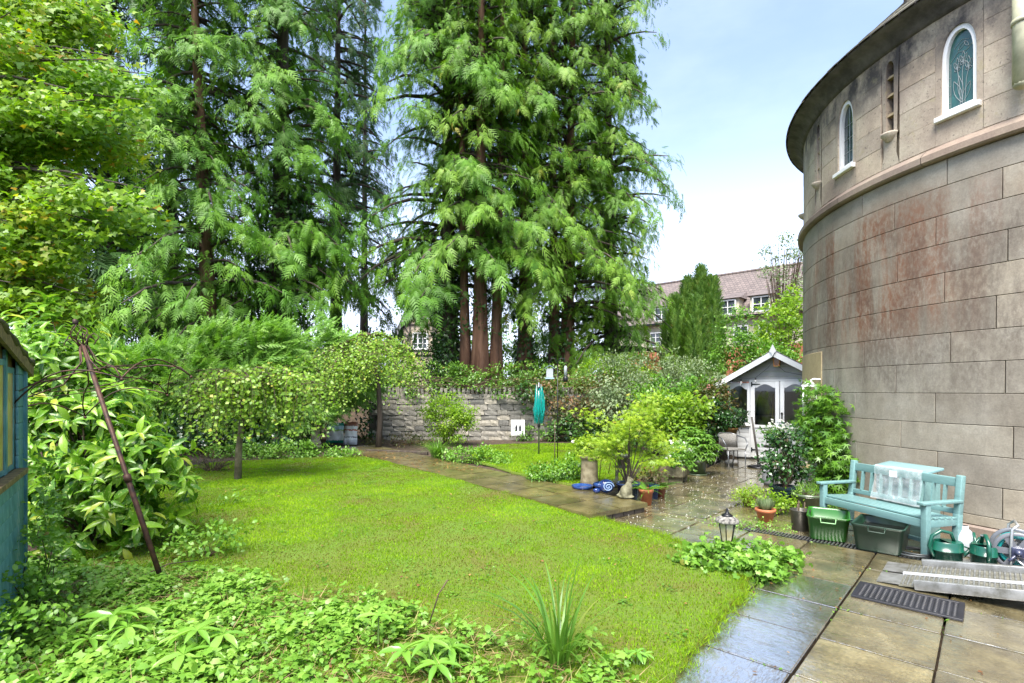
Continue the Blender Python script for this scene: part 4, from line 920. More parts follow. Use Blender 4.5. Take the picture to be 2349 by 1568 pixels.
M_LIME = leafmat('lime_leaf', [(0, (.11, .23, .016)), (.5, (.21, .36, .022)), (1, (.33, .45, .035))], rough=.4, trans=.45)
M_ACER = leafmat('acer_leaf', [(0, (.16, .28, .02)), (.5, (.29, .43, .028)), (.95, (.40, .50, .04)), (1, (.50, .34, .07))], rough=.45, trans=.5)
M_GREEN = leafmat('mid_green_leaf', [(0, (.06, .16, .016)), (.5, (.115, .26, .024)), (1, (.19, .34, .04))], rough=.35, trans=.32)
M_DGREEN = leafmat('dark_glossy_leaf', [(0, (.018, .058, .014)), (.6, (.035, .095, .020)), (1, (.065, .15, .032))], rough=.25, trans=.18, spec=.7)
M_COVER = leafmat('ground_cover_leaf', [(0, (.075, .185, .016)), (.5, (.155, .32, .034)), (.95, (.27, .44, .07)), (1, (.30, .17, .04))], rough=.42, trans=.35)
M_YEW = leafmat('yew_spray', [(0, (.045, .12, .016)), (.55, (.105, .215, .028)), (.95, (.18, .29, .04)), (1, (.20, .11, .03))], rough=.5, trans=.25)
M_FLOWW = leafmat('white_petal', [(0, (.72, .70, .68)), (1, (.85, .84, .82))], rough=.5, trans=.35); M_FLOWP = leafmat('pink_petal', [(0, (.62, .16, .20)), (.6, (.70, .32, .30)), (1, (.65, .28, .10))], rough=.5, trans=.35)
M_STRAW = leafmat('dry_stalk', [(0, (.13, .08, .03)), (.7, (.34, .25, .11)), (1, (.22, .30, .05))], rough=.7, trans=.2)
M_LITTER = leafmat('fallen_leaf', [(0, (.10, .05, .02)), (.5, (.24, .11, .04)), (1, (.36, .22, .07))], rough=.5, trans=.2)

# ------------------------------------------------------------------ conifers
def conifer(name, label, base, h, z0, prof, nlimb, seed, mat, bark=M_DBARK, r0=.35, lean=(0, 0), trunks=None, fsize=.62, fper=34, side=None, ivy=None, gaps=0.0, group='tall conifers beyond the garden wall'):
    """trunk(s) with limbs; flat drooping sprays along the outer part of each limb. prof(t): crown radius for t from crown foot to top"""
    r_ = np.random.default_rng(seed); q = random.Random(seed); bx, by, bz = base
    t_ = empty(name, base, label, 'tree', group); m = MB()
    for (dx, dy, rr, ln) in (trunks or [(0, 0, r0, lean)]):
        k = 14; pts = [(dx + ln[0] * (i / k), dy + ln[1] * (i / k), h * i / k - .3 * (i == 0)) for i in range(k + 1)]
        rad = [rr * (1 - .92 * (i / k) ** .7) * (1 + .55 * math.exp(-i * 1.1)) for i in range(k + 1)]
        m.tube(pts, rad, 18, flute=lambda a, s: 1 + .10 * sin(5 * a + 2) * (1 - s) + .05 * sin(9 * a))
    m.build('trunk', bark, t_)
    lim = MB(); parts = []
    for i in range(nlimb):
        t = ((i + q.random()) / nlimb) ** .92; z = z0 + (h - z0) * t; Rm = prof(t) * q.uniform(.72, 1.12)
        if gaps and q.random() < gaps: continue
        az = q.uniform(0, 2 * pi) if side is None else q.gauss(side[0], side[1])
        tx, ty = lean[0] * z / h, lean[1] * z / h; d = np.array([cos(az), sin(az), 0]); rise = q.uniform(.05, .28); sag = q.uniform(.35, .75)
        def lp(s): return np.array([tx, ty, z]) + d * Rm * s + np.array([0, 0, Rm * (rise * s - sag * s ** 2.2)])
        ss = [0, .2, .42, .62, .82]; lr = .02 + .022 * Rm; lim.tube([lp(s) for s in ss], [lr, lr * .8, lr * .6, lr * .4, lr * .15], 5, caps=False)
        n = int(1.72 * fper * max(.5, Rm / 2.6)); s = .06 + .94 * r_.random(n) ** .75; P = np.array([lp(a) for a in s])
        tang = np.array([lp(min(1, a + .05)) - lp(a - .05) for a in s]); tang = nrm_(tang); sd_ = np.cross(tang, np.array([0, 0, 1.])); sd_ = nrm_(sd_)
        sg = r_.choice([-1, 1], n); spread = r_.uniform(.15, 1.0, n)
        P = P + sd_ * (sg * spread * .24 * Rm * (1.15 - s) )[:, None] + np.stack([r_.normal(0, .05, n), r_.normal(0, .05, n), -.10 * spread * Rm * .35 + r_.normal(0, .16, n)], -1)
        A = tang * .8 + sd_ * (sg * spread * .9)[:, None] + np.array([0, 0, -.46]) + r_.normal(size=(n, 3)) * .32
        N = np.array([0, 0, 1.]) + d * .9 + r_.normal(size=(n, 3)) * .36; L = fsize * r_.uniform(.45, 1.3, n) * (.7 + .1 * Rm)
        tone = (i * .618) % 1; parts.append(scatter(P, A, N, L, L * (.8 if i % 3 == 1 else 1), (T_FROND, T_FROND_B, T_FROND_C, T_FROND_B)[i % 4], np.clip(.55 * tone + .25 * s + .3 * r_.random(n) - .05, 0, 1)))
    lim.build('limbs', M_DBARK, t_); foliage('crown', parts, mat, t_)
    if ivy:
        za, zb, rr, n = ivy; zz = r_.uniform(za, zb, n); a = r_.random(n) * 2 * pi; off = rr * r_.uniform(.85, 1.5, n) * (1.05 - .2 * zz / h); O = np.stack([np.cos(a), np.sin(a), 0 * a], -1)
        tr = (trunks or [(0, 0, r0, lean)]); kk = r_.integers(0, len(tr), n); cx_ = np.array([tr[k][0] + tr[k][3][0] * z_ / h for k, z_ in zip(kk, zz)]); cy_ = np.array([tr[k][1] + tr[k][3][1] * z_ / h for k, z_ in zip(kk, zz)])
        P = np.stack([cx_, cy_, zz], -1) + O * off[:, None]; A = O * .5 + np.array([0, 0, -.7]) + r_.normal(size=(n, 3)) * .5
        foliage('ivy', scatter(P, A, O + r_.normal(size=(n, 3)) * .4, r_.uniform(.10, .18, n), r_.uniform(.09, .16, n), T_IVY, r_.random(n)), M_IVY, t_)
    return t_
def Gz(x, y): return float(tz(np.array(x), np.array(y)))
def cb(px, Y): x = (px - CXD) / FD * Y; return (x, Y, Gz(x, Y))
wide = lambda a, b_, p=.8: (lambda t: (a * (1 - t) ** p + b_) * (1 + .13 * sin(t * 23)))
conifer('cedar_tree', 'bright green drooping cedar with bare leaning trunk above the feathery shrub', cb(492, 19), 27, 3.4, wide(2.5, .9), 230, 101, M_CEDAR, M_RBARK, .34, (-1.6, .6), fsize=.50, fper=30, gaps=.06)
conifer('cedar_tree', 'cedar with ivy clad trunk, second of the pair above the feathery shrub', cb(640, 21), 28, 3.6, wide(2.7, .9), 230, 102, M_CEDAR, M_DBARK, .5, (.3, 0), fsize=.48, fper=30, ivy=(1.5, 8.5, .8, 3800), gaps=.06)
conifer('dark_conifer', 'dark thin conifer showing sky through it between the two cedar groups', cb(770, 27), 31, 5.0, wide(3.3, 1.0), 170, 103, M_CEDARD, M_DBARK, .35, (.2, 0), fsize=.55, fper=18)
conifer('cypress_tree', 'cypress with dark ivy covered trunk beside the timbered gable', cb(1030, 23.2), 29, 4.6, wide(3.1, 1.6), 240, 104, M_CEDAR, M_DBARK, .42, (-.2, 0), fsize=.45, fper=31, ivy=(.2, 6.5, .5, 2400))
conifer('cypress_tree', 'cypress with cluster of thick reddish trunks above the hedge', cb(1102, 22.3), 30, 5.2, wide(2.3, 1.1), 240, 105, M_CEDARY, M_RBARK, .4, (0, 0), trunks=[(-.62, .05, .22, (-.5, 0)), (.0, -.12, .33, (.1, 0)), (.62, .12, .25, (.6, .2))], fsize=.46, fper=31, ivy=(2.6, 4.4, .32, 260))
conifer('cypress_tree', 'cypress with single dark straight trunk in the middle of the group', cb(1205, 23.8), 30, 5.8, wide(2.3, 1.1), 230, 106, M_CEDARY, M_RBARK, .34, (-.1, 0), fsize=.45, fper=31, ivy=(.2, 4.0, .36, 600))
conifer('cypress_tree', 'cypress with paired red brown trunks right of the single dark trunk', cb(1290, 24.2), 30, 3.6, wide(2.4, 1.2), 255, 107, M_CEDARY, M_RBARK, .34, (.3, 0), trunks=[(-.35, 0, .26, (-.2, 0)), (.2, .1, .33, (.5, 0))], fsize=.45, fper=31, ivy=(.2, 4.2, .4, 900))
conifer('cypress_tree', 'rightmost cypress of the group, its edge against open sky', cb(1405, 25.4), 28, 1.3, wide(1.8, 1.6, .6), 285, 108, M_CEDARY, M_DBARK, .36, (-.4, 0), fsize=.40, fper=33)
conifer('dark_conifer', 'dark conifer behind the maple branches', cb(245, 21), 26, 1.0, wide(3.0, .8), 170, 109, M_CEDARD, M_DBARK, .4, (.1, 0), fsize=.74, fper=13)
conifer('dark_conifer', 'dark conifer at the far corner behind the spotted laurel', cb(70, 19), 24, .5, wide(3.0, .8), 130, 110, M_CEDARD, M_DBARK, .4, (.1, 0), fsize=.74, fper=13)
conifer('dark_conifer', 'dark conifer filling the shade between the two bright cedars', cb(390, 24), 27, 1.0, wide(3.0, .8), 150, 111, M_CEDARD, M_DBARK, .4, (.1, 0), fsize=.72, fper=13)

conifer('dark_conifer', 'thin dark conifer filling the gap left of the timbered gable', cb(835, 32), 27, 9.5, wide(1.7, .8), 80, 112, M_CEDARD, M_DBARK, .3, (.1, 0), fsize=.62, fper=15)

# ------------------------------------------------------------------ broad-leaved maple hanging in from the left
r_ = np.random.default_rng(31); mb_ = (-11.2, 9.2, Gz(-11.2, 9.2))
mp_ = empty('maple_tree', mb_, 'yellow green maple with autumn tinted branches hanging in over the shed', 'tree'); br = MB(); parts = []
br.tube([(0, 0, -.2), (.15, .05, 3), (.3, 0, 6), (.3, .1, 11)], [.30, .25, .2, .08], 10)
q = random.Random(77); tips = []
for i in range(118):
    px, py = (q.uniform(-120, 400), q.uniform(-110, 690)) if i < 92 else (q.uniform(-60, 210), q.uniform(180, 680)); Yd = q.uniform(7.0, 9.6)
    lim_x = 400 - .42 * abs(py - 200) if py < 430 else (400 if py < 540 else 220)
    if py < 80: lim_x = 250 + py
    px = min(px, lim_x - 25 + q.uniform(-20, 20)); e = at(px, py, Yd); tips.append(e)
for e in tips:
    L = Vector(e) - Vector(mb_); st = Vector((.2, 0, max(2.0, min(9, L.z - q.uniform(-.6, 1.2))))); md = (st + L) / 2 + Vector((0, 0, .55))
    br.tube([st, (st + md) / 2 + Vector((0, 0, .1)), md, (md + L) / 2 + Vector((0, 0, .08)), L], [.05, .04, .028, .018, .006], 5, caps=False)
    n = 520; s = r_.random(n) ** .7; A0_ = np.array(st * .35 + md * .65); B0_ = np.array(L); dr = nrm_((B0_ - A0_)[None])[0]
    P = A0_ + (B0_ - A0_) * s[:, None] + r_.normal(size=(n, 3)) * np.array([.26, .26, .16]) * (1.15 - .6 * s)[:, None]; P[:, 2] -= .18 * s * s
    A = dr * .6 + r_.normal(size=(n, 3)) * .7 + np.array([0, 0, -.55]); N = np.array([.1, -.5, .8]) + r_.normal(size=(n, 3)) * .4
    l = r_.uniform(.05, .095, n); tone = q.random() * .5
    parts.append(scatter(P, A, N, l, l * .95, T_MAPLE, np.clip(tone + .45 * r_.random(n) + (r_.random(n) < .03) * .5 + .06 * s, 0, 1)))
br.build('trunk', M_DBARK, mp_); foliage('crown', parts, M_MAPLE, mp_)

# ------------------------------------------------------------------ spotted laurel beside the shed
r_ = np.random.default_rng(32); au = empty('spotted_laurel', (-4.5, 5.5, 0.05), 'large glossy lime green spotted laurel bush beside the teal shed', 'bush')
blobs = [(-5.25, 6.0, 1.15, .95, .8, 1.15), (-4.55, 5.75, 1.0, .8, .65, .95), (-3.95, 5.6, .72, .58, .5, .62), (-5.7, 6.4, 1.85, .95, .8, .95), (-4.25, 5.25, .5, .6, .4, .5), (-5.1, 5.85, 1.75, .7, .6, .65), (-4.25, 5.5, 1.0, .5, .45, .45)]
nS = 700; C, O, _ = blob_points(r_, blobs, nS, .72); ax = nrm_(O * .8 + np.array([.1, -.15, .25]) + r_.normal(size=(nS, 3)) * .3); parts = []
for k in range(8):
    a = k * 2.4 + r_.random(nS) * .6; e1 = nrm_(np.cross(ax, np.array([.3, .2, 1.]))); e2 = np.cross(ax, e1); lat = e1 * np.cos(a)[:, None] + e2 * np.sin(a)[:, None]
    dpth = .045 * (k // 2); L = r_.uniform(.13, .26, nS) * (.75 + .08 * (k // 2)); A = lat * (.75 + .12 * (k // 2)) + ax * .55 + np.array([0, 0, -.22])
    N = ax + np.array([0, 0, .6]) + r_.normal(size=(nS, 3)) * .15
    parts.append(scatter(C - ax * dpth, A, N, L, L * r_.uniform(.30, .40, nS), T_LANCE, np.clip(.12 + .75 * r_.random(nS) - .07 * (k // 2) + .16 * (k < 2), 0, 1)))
foliage('crown', parts, M_AUC, au, (-4.5, 5.5, .05)); stems('stems', (0, .1, 0), [tuple(C[i] - np.array([-4.5, 5.5, .05]) - ax[i] * .1) for i in range(0, nS, 18)], .018, M_TWIG, au)

# ------------------------------------------------------------------ feathery shrub bank under the cedars
r_ = np.random.default_rng(33); fb = (-7.4, 15.0, Gz(-7.4, 15.0)); fs_ = empty('feathery_shrub', fb, 'wide feathery green shrub bank below the bright cedars', 'bush')
blobs = [(-9.3, 15.2, 2.1, 1.5, 1.1, 1.1), (-7.6, 15.0, 2.3, 1.5, 1.2, 1.2), (-6.0, 15.2, 2.5, 1.3, 1.1, 1.05), (-8.6, 14.4, 1.4, 1.6, .9, .9), (-10.6, 14.6, 1.7, 1.0, .9, 1.0), (-6.6, 14.4, 1.5, 1.3, .8, .9), (-4.9, 15.6, 2.2, .9, .8, .8)]
n = 9500; P, O, kr = clumped(r_, blobs, n, 330, .2, .8); A = O * .55 + np.array([.55, -.25, .12]) + r_.normal(size=(n, 3)) * .35; N = np.array([0, -.75, 1.]) + O * .3 + r_.normal(size=(n, 3)) * .25; L = r_.uniform(.30, .6, n)
foliage('crown', scatter(P, A, N, L, L * .75, T_FROND_S, np.clip(.5 * kr + .5 * r_.random(n), 0, 1)), M_FEATH, fs_, fb); stems('stems', (0, 0, -.1), [tuple(P[i] - np.array(fb)) for i in range(0, n, 130)], .03, M_TWIG, fs_)
ud = empty('laurel_shrub', (-8.4, 13.2, .1), 'dark low laurel under the feathery shrub, plus leaf clumps added as shade', 'bush')
P_ = bushy(r_, [(-8.6, 13.4, .7, 1.2, .6, .6), (-6.6, 13.6, .6, 1.0, .5, .55), (-5.4, 17.2, .9, .9, .5, .9), (-6.8, 17.0, .9, .9, .5, .9)], 4200, .13, .5, T_OVAL, 110, .16); foliage('crown', P_, M_DGREEN, ud, (-8.4, 13.2, .1)); stems('stems', (0, 0, -.05), [(-.5, .2, .6), (.3, .1, .7), (1.6, .3, .6), (3.2, .9, .7), (2.4, .5, .5)], .02, M_TWIG, ud)  # the two far clumps are added dark leaves standing in for shade beside the wall

# ------------------------------------------------------------------ weeping birches
def weeping(name, label, base, limbs, nst, seed, ltm=(.038, .062), trunk_r=.075, trunk=None, zmin=.35, bark=M_BIRCH):
    r_ = np.random.default_rng(seed); q = random.Random(seed); t_ = empty(name, base, label, 'tree', 'weeping birches'); B = Vector(base); m = MB()
    tp = [Vector(p) - B for p in trunk]; m.tube(tp, [trunk_r * (1.25 - .65 * i / (len(tp) - 1)) for i in range(len(tp))], 12, flute=lambda a, s: 1 + .06 * sin(3 * a + 9 * s)); m.build('trunk', bark, t_)
    lm = MB(); Ps = []; As = []
    for pts, r0 in limbs:
        pp = [Vector(p) - B for p in pts]; fine = []
        for i in range(len(pp) - 1):
            for j in range(5): fine.append(pp[i].lerp(pp[i + 1], j / 5) + Vector((q.uniform(-.03, .03), q.uniform(-.03, .03), q.uniform(-.02, .03))))
        fine.append(pp[-1]); lm.tube(fine, [r0 * (1 - .85 * i / (len(fine) - 1)) for i in range(len(fine))], 6, caps=False)
        for k in range(nst):
            f = q.random() * .98 * (len(fine) - 1); i = int(f); s0 = fine[i].lerp(fine[min(i + 1, len(fine) - 1)], f - i)
            out = Vector((q.gauss(0, 1), q.gauss(0, .8), 0)); L = (.25 + .75 * q.random() ** 1.6) * min(1.3, max(.25, (s0 + B).z - zmin)); o_ = q.uniform(.05, .55); rs_ = q.uniform(.0, .42)
            pts_s = [s0 + out * o_ * (1 - (1 - u) ** 2) + Vector((0, 0, rs_ * u * (1.4 - u) - L * u ** 1.8)) for u in (0, .2, .4, .6, .8, 1)]
            lm.tube(pts_s, [.006, .005, .004, .0035, .003, .002], 3, caps=False)
            for u in np.linspace(.02, 1, max(6, int(L * 30))):
                g_ = u * 5; a = min(4, int(g_)); Ps.append(pts_s[a].lerp(pts_s[a + 1], g_ - a) + Vector((q.gauss(0, .055), q.gauss(0, .055), q.gauss(0, .04)))); As.append((q.gauss(0, .9), q.gauss(0, .9), -.55))
    lm.build('branches', M_TWIG, t_); P = np.array([tuple(p) for p in Ps]); n = len(P); A = np.array(As); l = r_.uniform(*ltm, n)
    foliage('crown', scatter(P, A, np.array([0, -.7, .8]) + r_.normal(size=(n, 3)) * .55, l * 1.3, l * 1.15, T_DIAM, r_.random(n)), M_BIRL, t_); return t_
b1 = gd(545, 1103, .11); Y1 = b1.y
def a1(x, y, dy=0): return at(x, y, Y1 + dy)
weeping('weeping_birch', 'small umbrella shaped weeping birch on the lawn with slim pale trunk', b1, [([a1(556, 880), a1(540, 850, .2), a1(480, 858, .1), a1(430, 900, -.2)], .03), ([a1(556, 880), a1(590, 846), a1(650, 850, -.1), a1(705, 905, -.2)], .03), ([a1(556, 885), a1(560, 850, -.4), a1(580, 880, -.9)], .03), ([a1(556, 880), a1(570, 845, .4), a1(620, 860, .9)], .03), ([a1(556, 890), a1(610, 870, .3), a1(665, 885, .1), a1(695, 940, 0)], .03), ([a1(556, 885), a1(500, 865, -.5), a1(455, 920, -.7)], .025), ([a1(580, 860), a1(640, 848, .2), a1(690, 862, .5)], .02)], 44, 41, zmin=.7, trunk_r=.052, trunk=[b1 - Vector((0, 0, .1)), a1(548, 1030), a1(556, 955), a1(556, 880)])
Y2 = 14.6; b2_ = Vector(((868 - CXD) / FD * Y2, Y2, .1))
def a2(x, y, dy=0): return at(x, y, Y2 + dy)
weeping('weeping_birch', 'larger weeping birch with bent dark limb cascading over the compost bags', b2_, [([a2(855, 800), a2(835, 768), a2(790, 788, -.2), a2(740, 812, -.3), a2(690, 842, -.4)], .06), ([a2(835, 768), a2(885, 770), a2(930, 800, .1), a2(955, 850, .1)], .05), ([a2(850, 790, -.3), a2(880, 790, -.8), a2(915, 850, -1.0)], .04), ([a2(790, 788), a2(770, 830, -.7), a2(740, 900, -.9)], .04), ([a2(850, 790), a2(840, 800, .8), a2(800, 830, 1.0)], .04), ([a2(760, 860), a2(720, 868, -.2), a2(660, 880, -.3), a2(620, 920, -.4)], .04), ([a2(830, 800, -.5), a2(800, 830, -.8), a2(780, 880, -.9)], .03), ([a2(860, 790), a2(905, 785, .6), a2(945, 830, .8)], .03)], 62, 42, zmin=.95, bark=M_DBARK, trunk_r=.075, trunk=[b2_ - Vector((0, 0, .1)), a2(872, 960), a2(868, 880), a2(855, 800)])

# ------------------------------------------------------------------ hedge and climbers on the garden wall
r_ = np.random.default_rng(34); he = empty('hedge', (-.4, 17.75, 1.45), 'clipped mixed hedge growing along the top of the stone wall', 'hedge')
blobs = [(x, 17.75, 2.0, .75, .42, .56 + .09 * sin(x * 2)) for x in np.arange(-4.2, 4.3, .8)] + [(x, 17.3, 1.72 + .1 * sin(x * 3), .5, .22, .26) for x in np.arange(-3.6, 3.5, .7)]; P_ = bushy(r_, blobs, 11000, .10, .62, T_DIAM, 420, .11, .2, .85); foliage('crown', P_, M_HEDGE, he, (-.4, 17.75, 1.45))
stems('stems', (0, 0, 0), [(q.uniform(-3.9, 4.2), q.uniform(-.3, .2), q.uniform(.4, .8)) for i in range(24)], .015, M_TWIG, he)
tg = MB()
for i in range(150):
    x = q.uniform(-3.6, 1.8); a = Vector((x, 17.25 + q.uniform(-.05, .1), q.uniform(1.62, 2.05))); b = a + Vector((q.uniform(-.7, .7), q.uniform(-.15, .05), q.uniform(-.25, .12))); tg.tube([a, (a + b) / 2 + Vector((0, -.06, q.uniform(-.12, .12))), b], .008, 4, caps=False)
for v in range(len(tg.v)): x_, y_, z_ = tg.v[v]; tg.v[v] = (x_ + .4, y_ - 17.75, z_ - 1.45)
tg.build('dry_tangle', M_TWIG, he)
cv = empty('wall_climber', (3.6, 16.9, .1), 'tangled climber with rusty leaves smothering the wall behind the clothes dryer', 'climber')
blobs = [(.7, 16.85, 1.75, .6, .35, .4), (1.7, 16.8, 1.65, .9, .35, .55), (2.9, 16.7, 1.65, .9, .4, .6), (4.2, 16.6, 1.6, 1.0, .4, .7), (5.4, 16.5, 1.4, 1.0, .4, .9), (2.0, 16.85, 1.05, .9, .25, .4), (3.4, 16.8, 1.0, 1.1, .25, .45)]
P1 = bushy(r_, blobs, 6000, .10, .6, T_DIAM, 260, .15, .4, .8); foliage('crown', P1, M_BRN, cv, (3.6, 16.9, .1)); stems('stems', (0, .1, 0), [(q.uniform(-2.8, 2), q.uniform(-.4, 0), q.uniform(.8, 2.1)) for i in range(36)], .016, M_TWIG, cv)
iv = empty('ivy', (3.0, 16.9, .1), 'dark green ivy at the wall foot behind the feeder pole', 'climber'); P1 = bushy(r_, [(1.9, 16.7, .5, .7, .3, .4), (3.2, 16.6, .55, 1.0, .35, .45), (4.8, 16.3, .6, 1.0, .35, .5), (.55, 16.9, 1.6, .5, .22, .45)], 3000, .09, .9, T_IVY, 130, .13); foliage('crown', P1, M_IVY, iv, (3.0, 16.9, .1)); stems('stems', (0, 0, 0), [(-1, -.2, .5), (.3, -.3, .6), (1.7, -.6, .7), (-2.4, 0, 1.6)], .012, M_TWIG, iv)

def shrub(name, label, cat, base, blobs, n, L, W, tm, mat, ncl=None, cs=.12, droop=.3, seed=0, group=None, nst=14, sr=.014, extra=None, twig=M_TWIG):
    r_ = np.random.default_rng(seed); o = empty(name, base, label, cat, group); B = np.array(base); bl = [(b[0] + B[0], b[1] + B[1], b[2] + B[2], *b[3:]) for b in blobs]
    S = bushy(r_, bl, n, L, W, tm, ncl, cs, droop); foliage('crown', S, mat, o, tuple(base))
    C, _, _ = blob_points(r_, blobs, nst, .5); stems('stems', (0, 0, -.03), [tuple(c) for c in C], sr, twig, o, seed=seed)
    if extra:
        nm, mt, k, l2, w2_, t2 = extra; C, O, _ = blob_points(r_, blobs, k, .95); C = np.repeat(C, 5, 0) + r_.normal(size=(5 * k, 3)) * l2 * .6; O = np.repeat(O, 5, 0)
        foliage(nm, scatter(C, O + r_.normal(size=(5 * k, 3)) * .8, O + r_.normal(size=(5 * k, 3)) * .5, l2, l2 * w2_, t2, r_.random(5 * k)), mt, o)
    return o
def gb(px, Y): x = (px - CXD) / FD * Y; return (x, Y, max(0., Gz(x, Y)))
shrub('silver_shrub', 'tall silvery green shrub behind the yellow acer', 'bush', gb(1470, 15.2), [(-.7, 0, 1.9, .9, .6, .75), (.3, .1, 2.1, .9, .6, .75), (-.2, -.3, 1.3, 1.2, .5, .6), (.9, 0, 1.6, .7, .5, .6)], 7000, .10, .45, T_DIAM, M_SILV, 280, .14, .2, 51, nst=40)
shrub('silver_shrub', 'pale rounded silvery shrub between the yews and the summerhouse', 'bush', gb(1600, 16.2), [(-.2, 0, 1.8, .8, .6, .8), (.6, .1, 1.5, .6, .5, .7)], 4500, .09, .45, T_DIAM, M_SILV, 190, .13, .2, 52, nst=24)
shrub('green_shrub', 'bright green leafy shrub against the summerhouse side', 'bush', gb(1560, 13.4), [(0, 0, 1.0, .8, .5, .7), (-.6, 0, 1.3, .6, .45, .6), (.5, -.1, 1.35, .6, .45, .6), (-.9, 0, .6, .6, .4, .5)], 6000, .10, .5, T_OVAL, M_GREEN, 240, .12, .3, 53, nst=24)
shrub('lime_shrub', 'lime leaved shrub above the white flowers of the trough', 'bush', gb(1545, 12.0), [(0, 0, .8, .55, .4, .6), (.35, -.1, 1.25, .45, .35, .4), (-.35, .1, 1.2, .4, .35, .45)], 3600, .10, .5, T_OVAL, M_LIME, 150, .12, .3, 54, nst=18)
shrub('rose_bush', 'russet rose bush with pink blooms under the summerhouse eave', 'bush', gb(1634, 12.9), [(0, 0, 1.2, .40, .35, .55), (-.25, -.1, .8, .45, .35, .5), (.1, 0, 1.65, .28, .3, .28)], 3400, .08, .6, T_OVAL, M_BRN, 140, .11, .3, 55, nst=18, extra=('flowers', M_FLOWP, 26, .05, .8, T_OVAL))
shrub('dark_shrub', 'dark foliage mass between the rose bush and the potted camellia', 'bush', gb(1608, 12.3), [(0, 0, .7, .5, .3, .6), (.3, -.1, 1.0, .35, .3, .45)], 2400, .08, .5, T_OVAL, M_DGREEN, 100, .11, .3, 56, nst=12)
shrub('viburnum', 'round yellow green shrub in front of the stone wall', 'bush', gb(1022, 15.6), [(0, 0, .85, .6, .5, .6), (.35, -.1, .6, .45, .4, .5), (-.35, 0, 1.1, .4, .35, .35), (.5, 0, 1.0, .35, .35, .35)], 5200, .075, .5, T_OVAL, M_LIME, 230, .10, .2, 57, nst=20)
shrub('holly_bush', 'round dark holly beside the ivy covered trunk', 'bush', gb(993, 21), [(0, 0, 1.2, .42, .42, .95)], 2400, .10, .55, T_OVAL, M_DGREEN, 110, .10, .2, 58)
shrub('lime_shrub', 'sunlit lime shrub behind the hedge between the trunks', 'bush', gb(1172, 27), [(0, 0, 1.3, 1.5, .7, 1.2), (2.2, .5, 1.2, 1.2, .7, 1.0)], 4200, .16, .55, T_DIAM, M_LIME, 150, .2, .3, 59)
shrub('lime_shrub', 'bright lime bush behind the bird feeder', 'bush', gb(1395, 21), [(0, 0, .8, 1.0, .6, .8), (.9, 0, .6, .8, .5, .6)], 3600, .12, .55, T_DIAM, M_LIME, 140, .15, .3, 60)
shrub('periwinkle', 'low dark periwinkle clump beside the chimney pot', 'plant', gd(1272, 1104, .1), [(0, 0, .16, .42, .28, .2), (.28, -.05, .22, .26, .22, .22), (-.22, .05, .12, .28, .2, .15)], 2400, .055, .5, T_OVAL, M_GREEN, 110, .06, .2, 61, nst=16, sr=.006)
# woodland understorey far behind, closing the view under the trees
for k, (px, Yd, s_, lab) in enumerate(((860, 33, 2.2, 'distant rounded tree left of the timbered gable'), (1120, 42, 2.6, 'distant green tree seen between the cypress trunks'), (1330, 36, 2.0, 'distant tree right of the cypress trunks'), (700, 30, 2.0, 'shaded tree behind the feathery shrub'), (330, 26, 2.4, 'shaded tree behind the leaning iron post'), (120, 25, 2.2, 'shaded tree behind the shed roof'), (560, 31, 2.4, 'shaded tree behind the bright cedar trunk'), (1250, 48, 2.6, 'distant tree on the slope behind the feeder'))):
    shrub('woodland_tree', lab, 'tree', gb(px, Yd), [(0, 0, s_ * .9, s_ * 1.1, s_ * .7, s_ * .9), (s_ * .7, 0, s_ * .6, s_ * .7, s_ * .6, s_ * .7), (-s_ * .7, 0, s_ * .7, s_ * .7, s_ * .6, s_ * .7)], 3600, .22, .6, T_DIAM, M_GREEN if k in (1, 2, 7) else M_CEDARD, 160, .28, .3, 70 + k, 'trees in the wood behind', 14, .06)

# ------------------------------------------------------------------ fastigiate yews and trees at the right
def yew(px, Yd, h, rad, seed, lab):
    r_ = np.random.default_rng(seed); b = gb(px, Yd); o = empty('columnar_yew', b, lab, 'tree', 'columnar yews'); n = 2600; t = r_.random(n) ** .85; a = r_.random(n) * 2 * pi
    rr = rad * np.minimum(1, (1 - t) ** .62 * 1.5) * (.78 + .22 * r_.random(n)) * (1 + .22 * np.sin(7 * a + seed + 3 * t) * (1 - t * .3)); P = np.stack([np.cos(a) * rr, np.sin(a) * rr, .1 + t * h], -1); O = np.stack([np.cos(a), np.sin(a), 0 * a], -1)
    A = O * .45 + np.array([0, 0, 1.]) + r_.normal(size=(n, 3)) * .25; L = r_.uniform(.28, .5, n); foliage('crown', scatter(P, A, O + r_.normal(size=(n, 3)) * .3, L, L * .8, T_YEW, np.clip(.5 * (.5 + .5 * np.sin(7 * a + seed + 3 * t)) + .5 * r_.random(n), 0, 1)), M_YEW, o)
    MB().tube([(0, 0, -.1), (0, 0, h * .5), (0, 0, h * .9)], [.16, .1, .02], 8).build('trunk', M_DBARK, o)
yew(1548, 26.0, 4.6, .62, 1, 'leftmost column of the clustered yews'); yew(1577, 26.5, 5.6, .66, 2, 'second column of the clustered yews from the cypress'); yew(1608, 26.2, 6.1, .62, 3, 'tallest column of the clustered yews'); yew(1634, 25.8, 5.5, .52, 4, 'rightmost column of the clustered yews'); yew(1596, 25.2, 4.4, .55, 5, 'front column of the clustered yews')
shrub('golden_tree', 'small tree turning gold beside the tower edge', 'tree', gb(1795, 21), [(0, 0, 2.6, .9, .8, 1.2), (-.5, 0, 1.8, .9, .7, .9), (.5, 0, 3.6, .6, .5, .8)], 4200, .12, .6, T_MAPLE, M_LIME, 150, .18, .3, 81, nst=30, sr=.03)
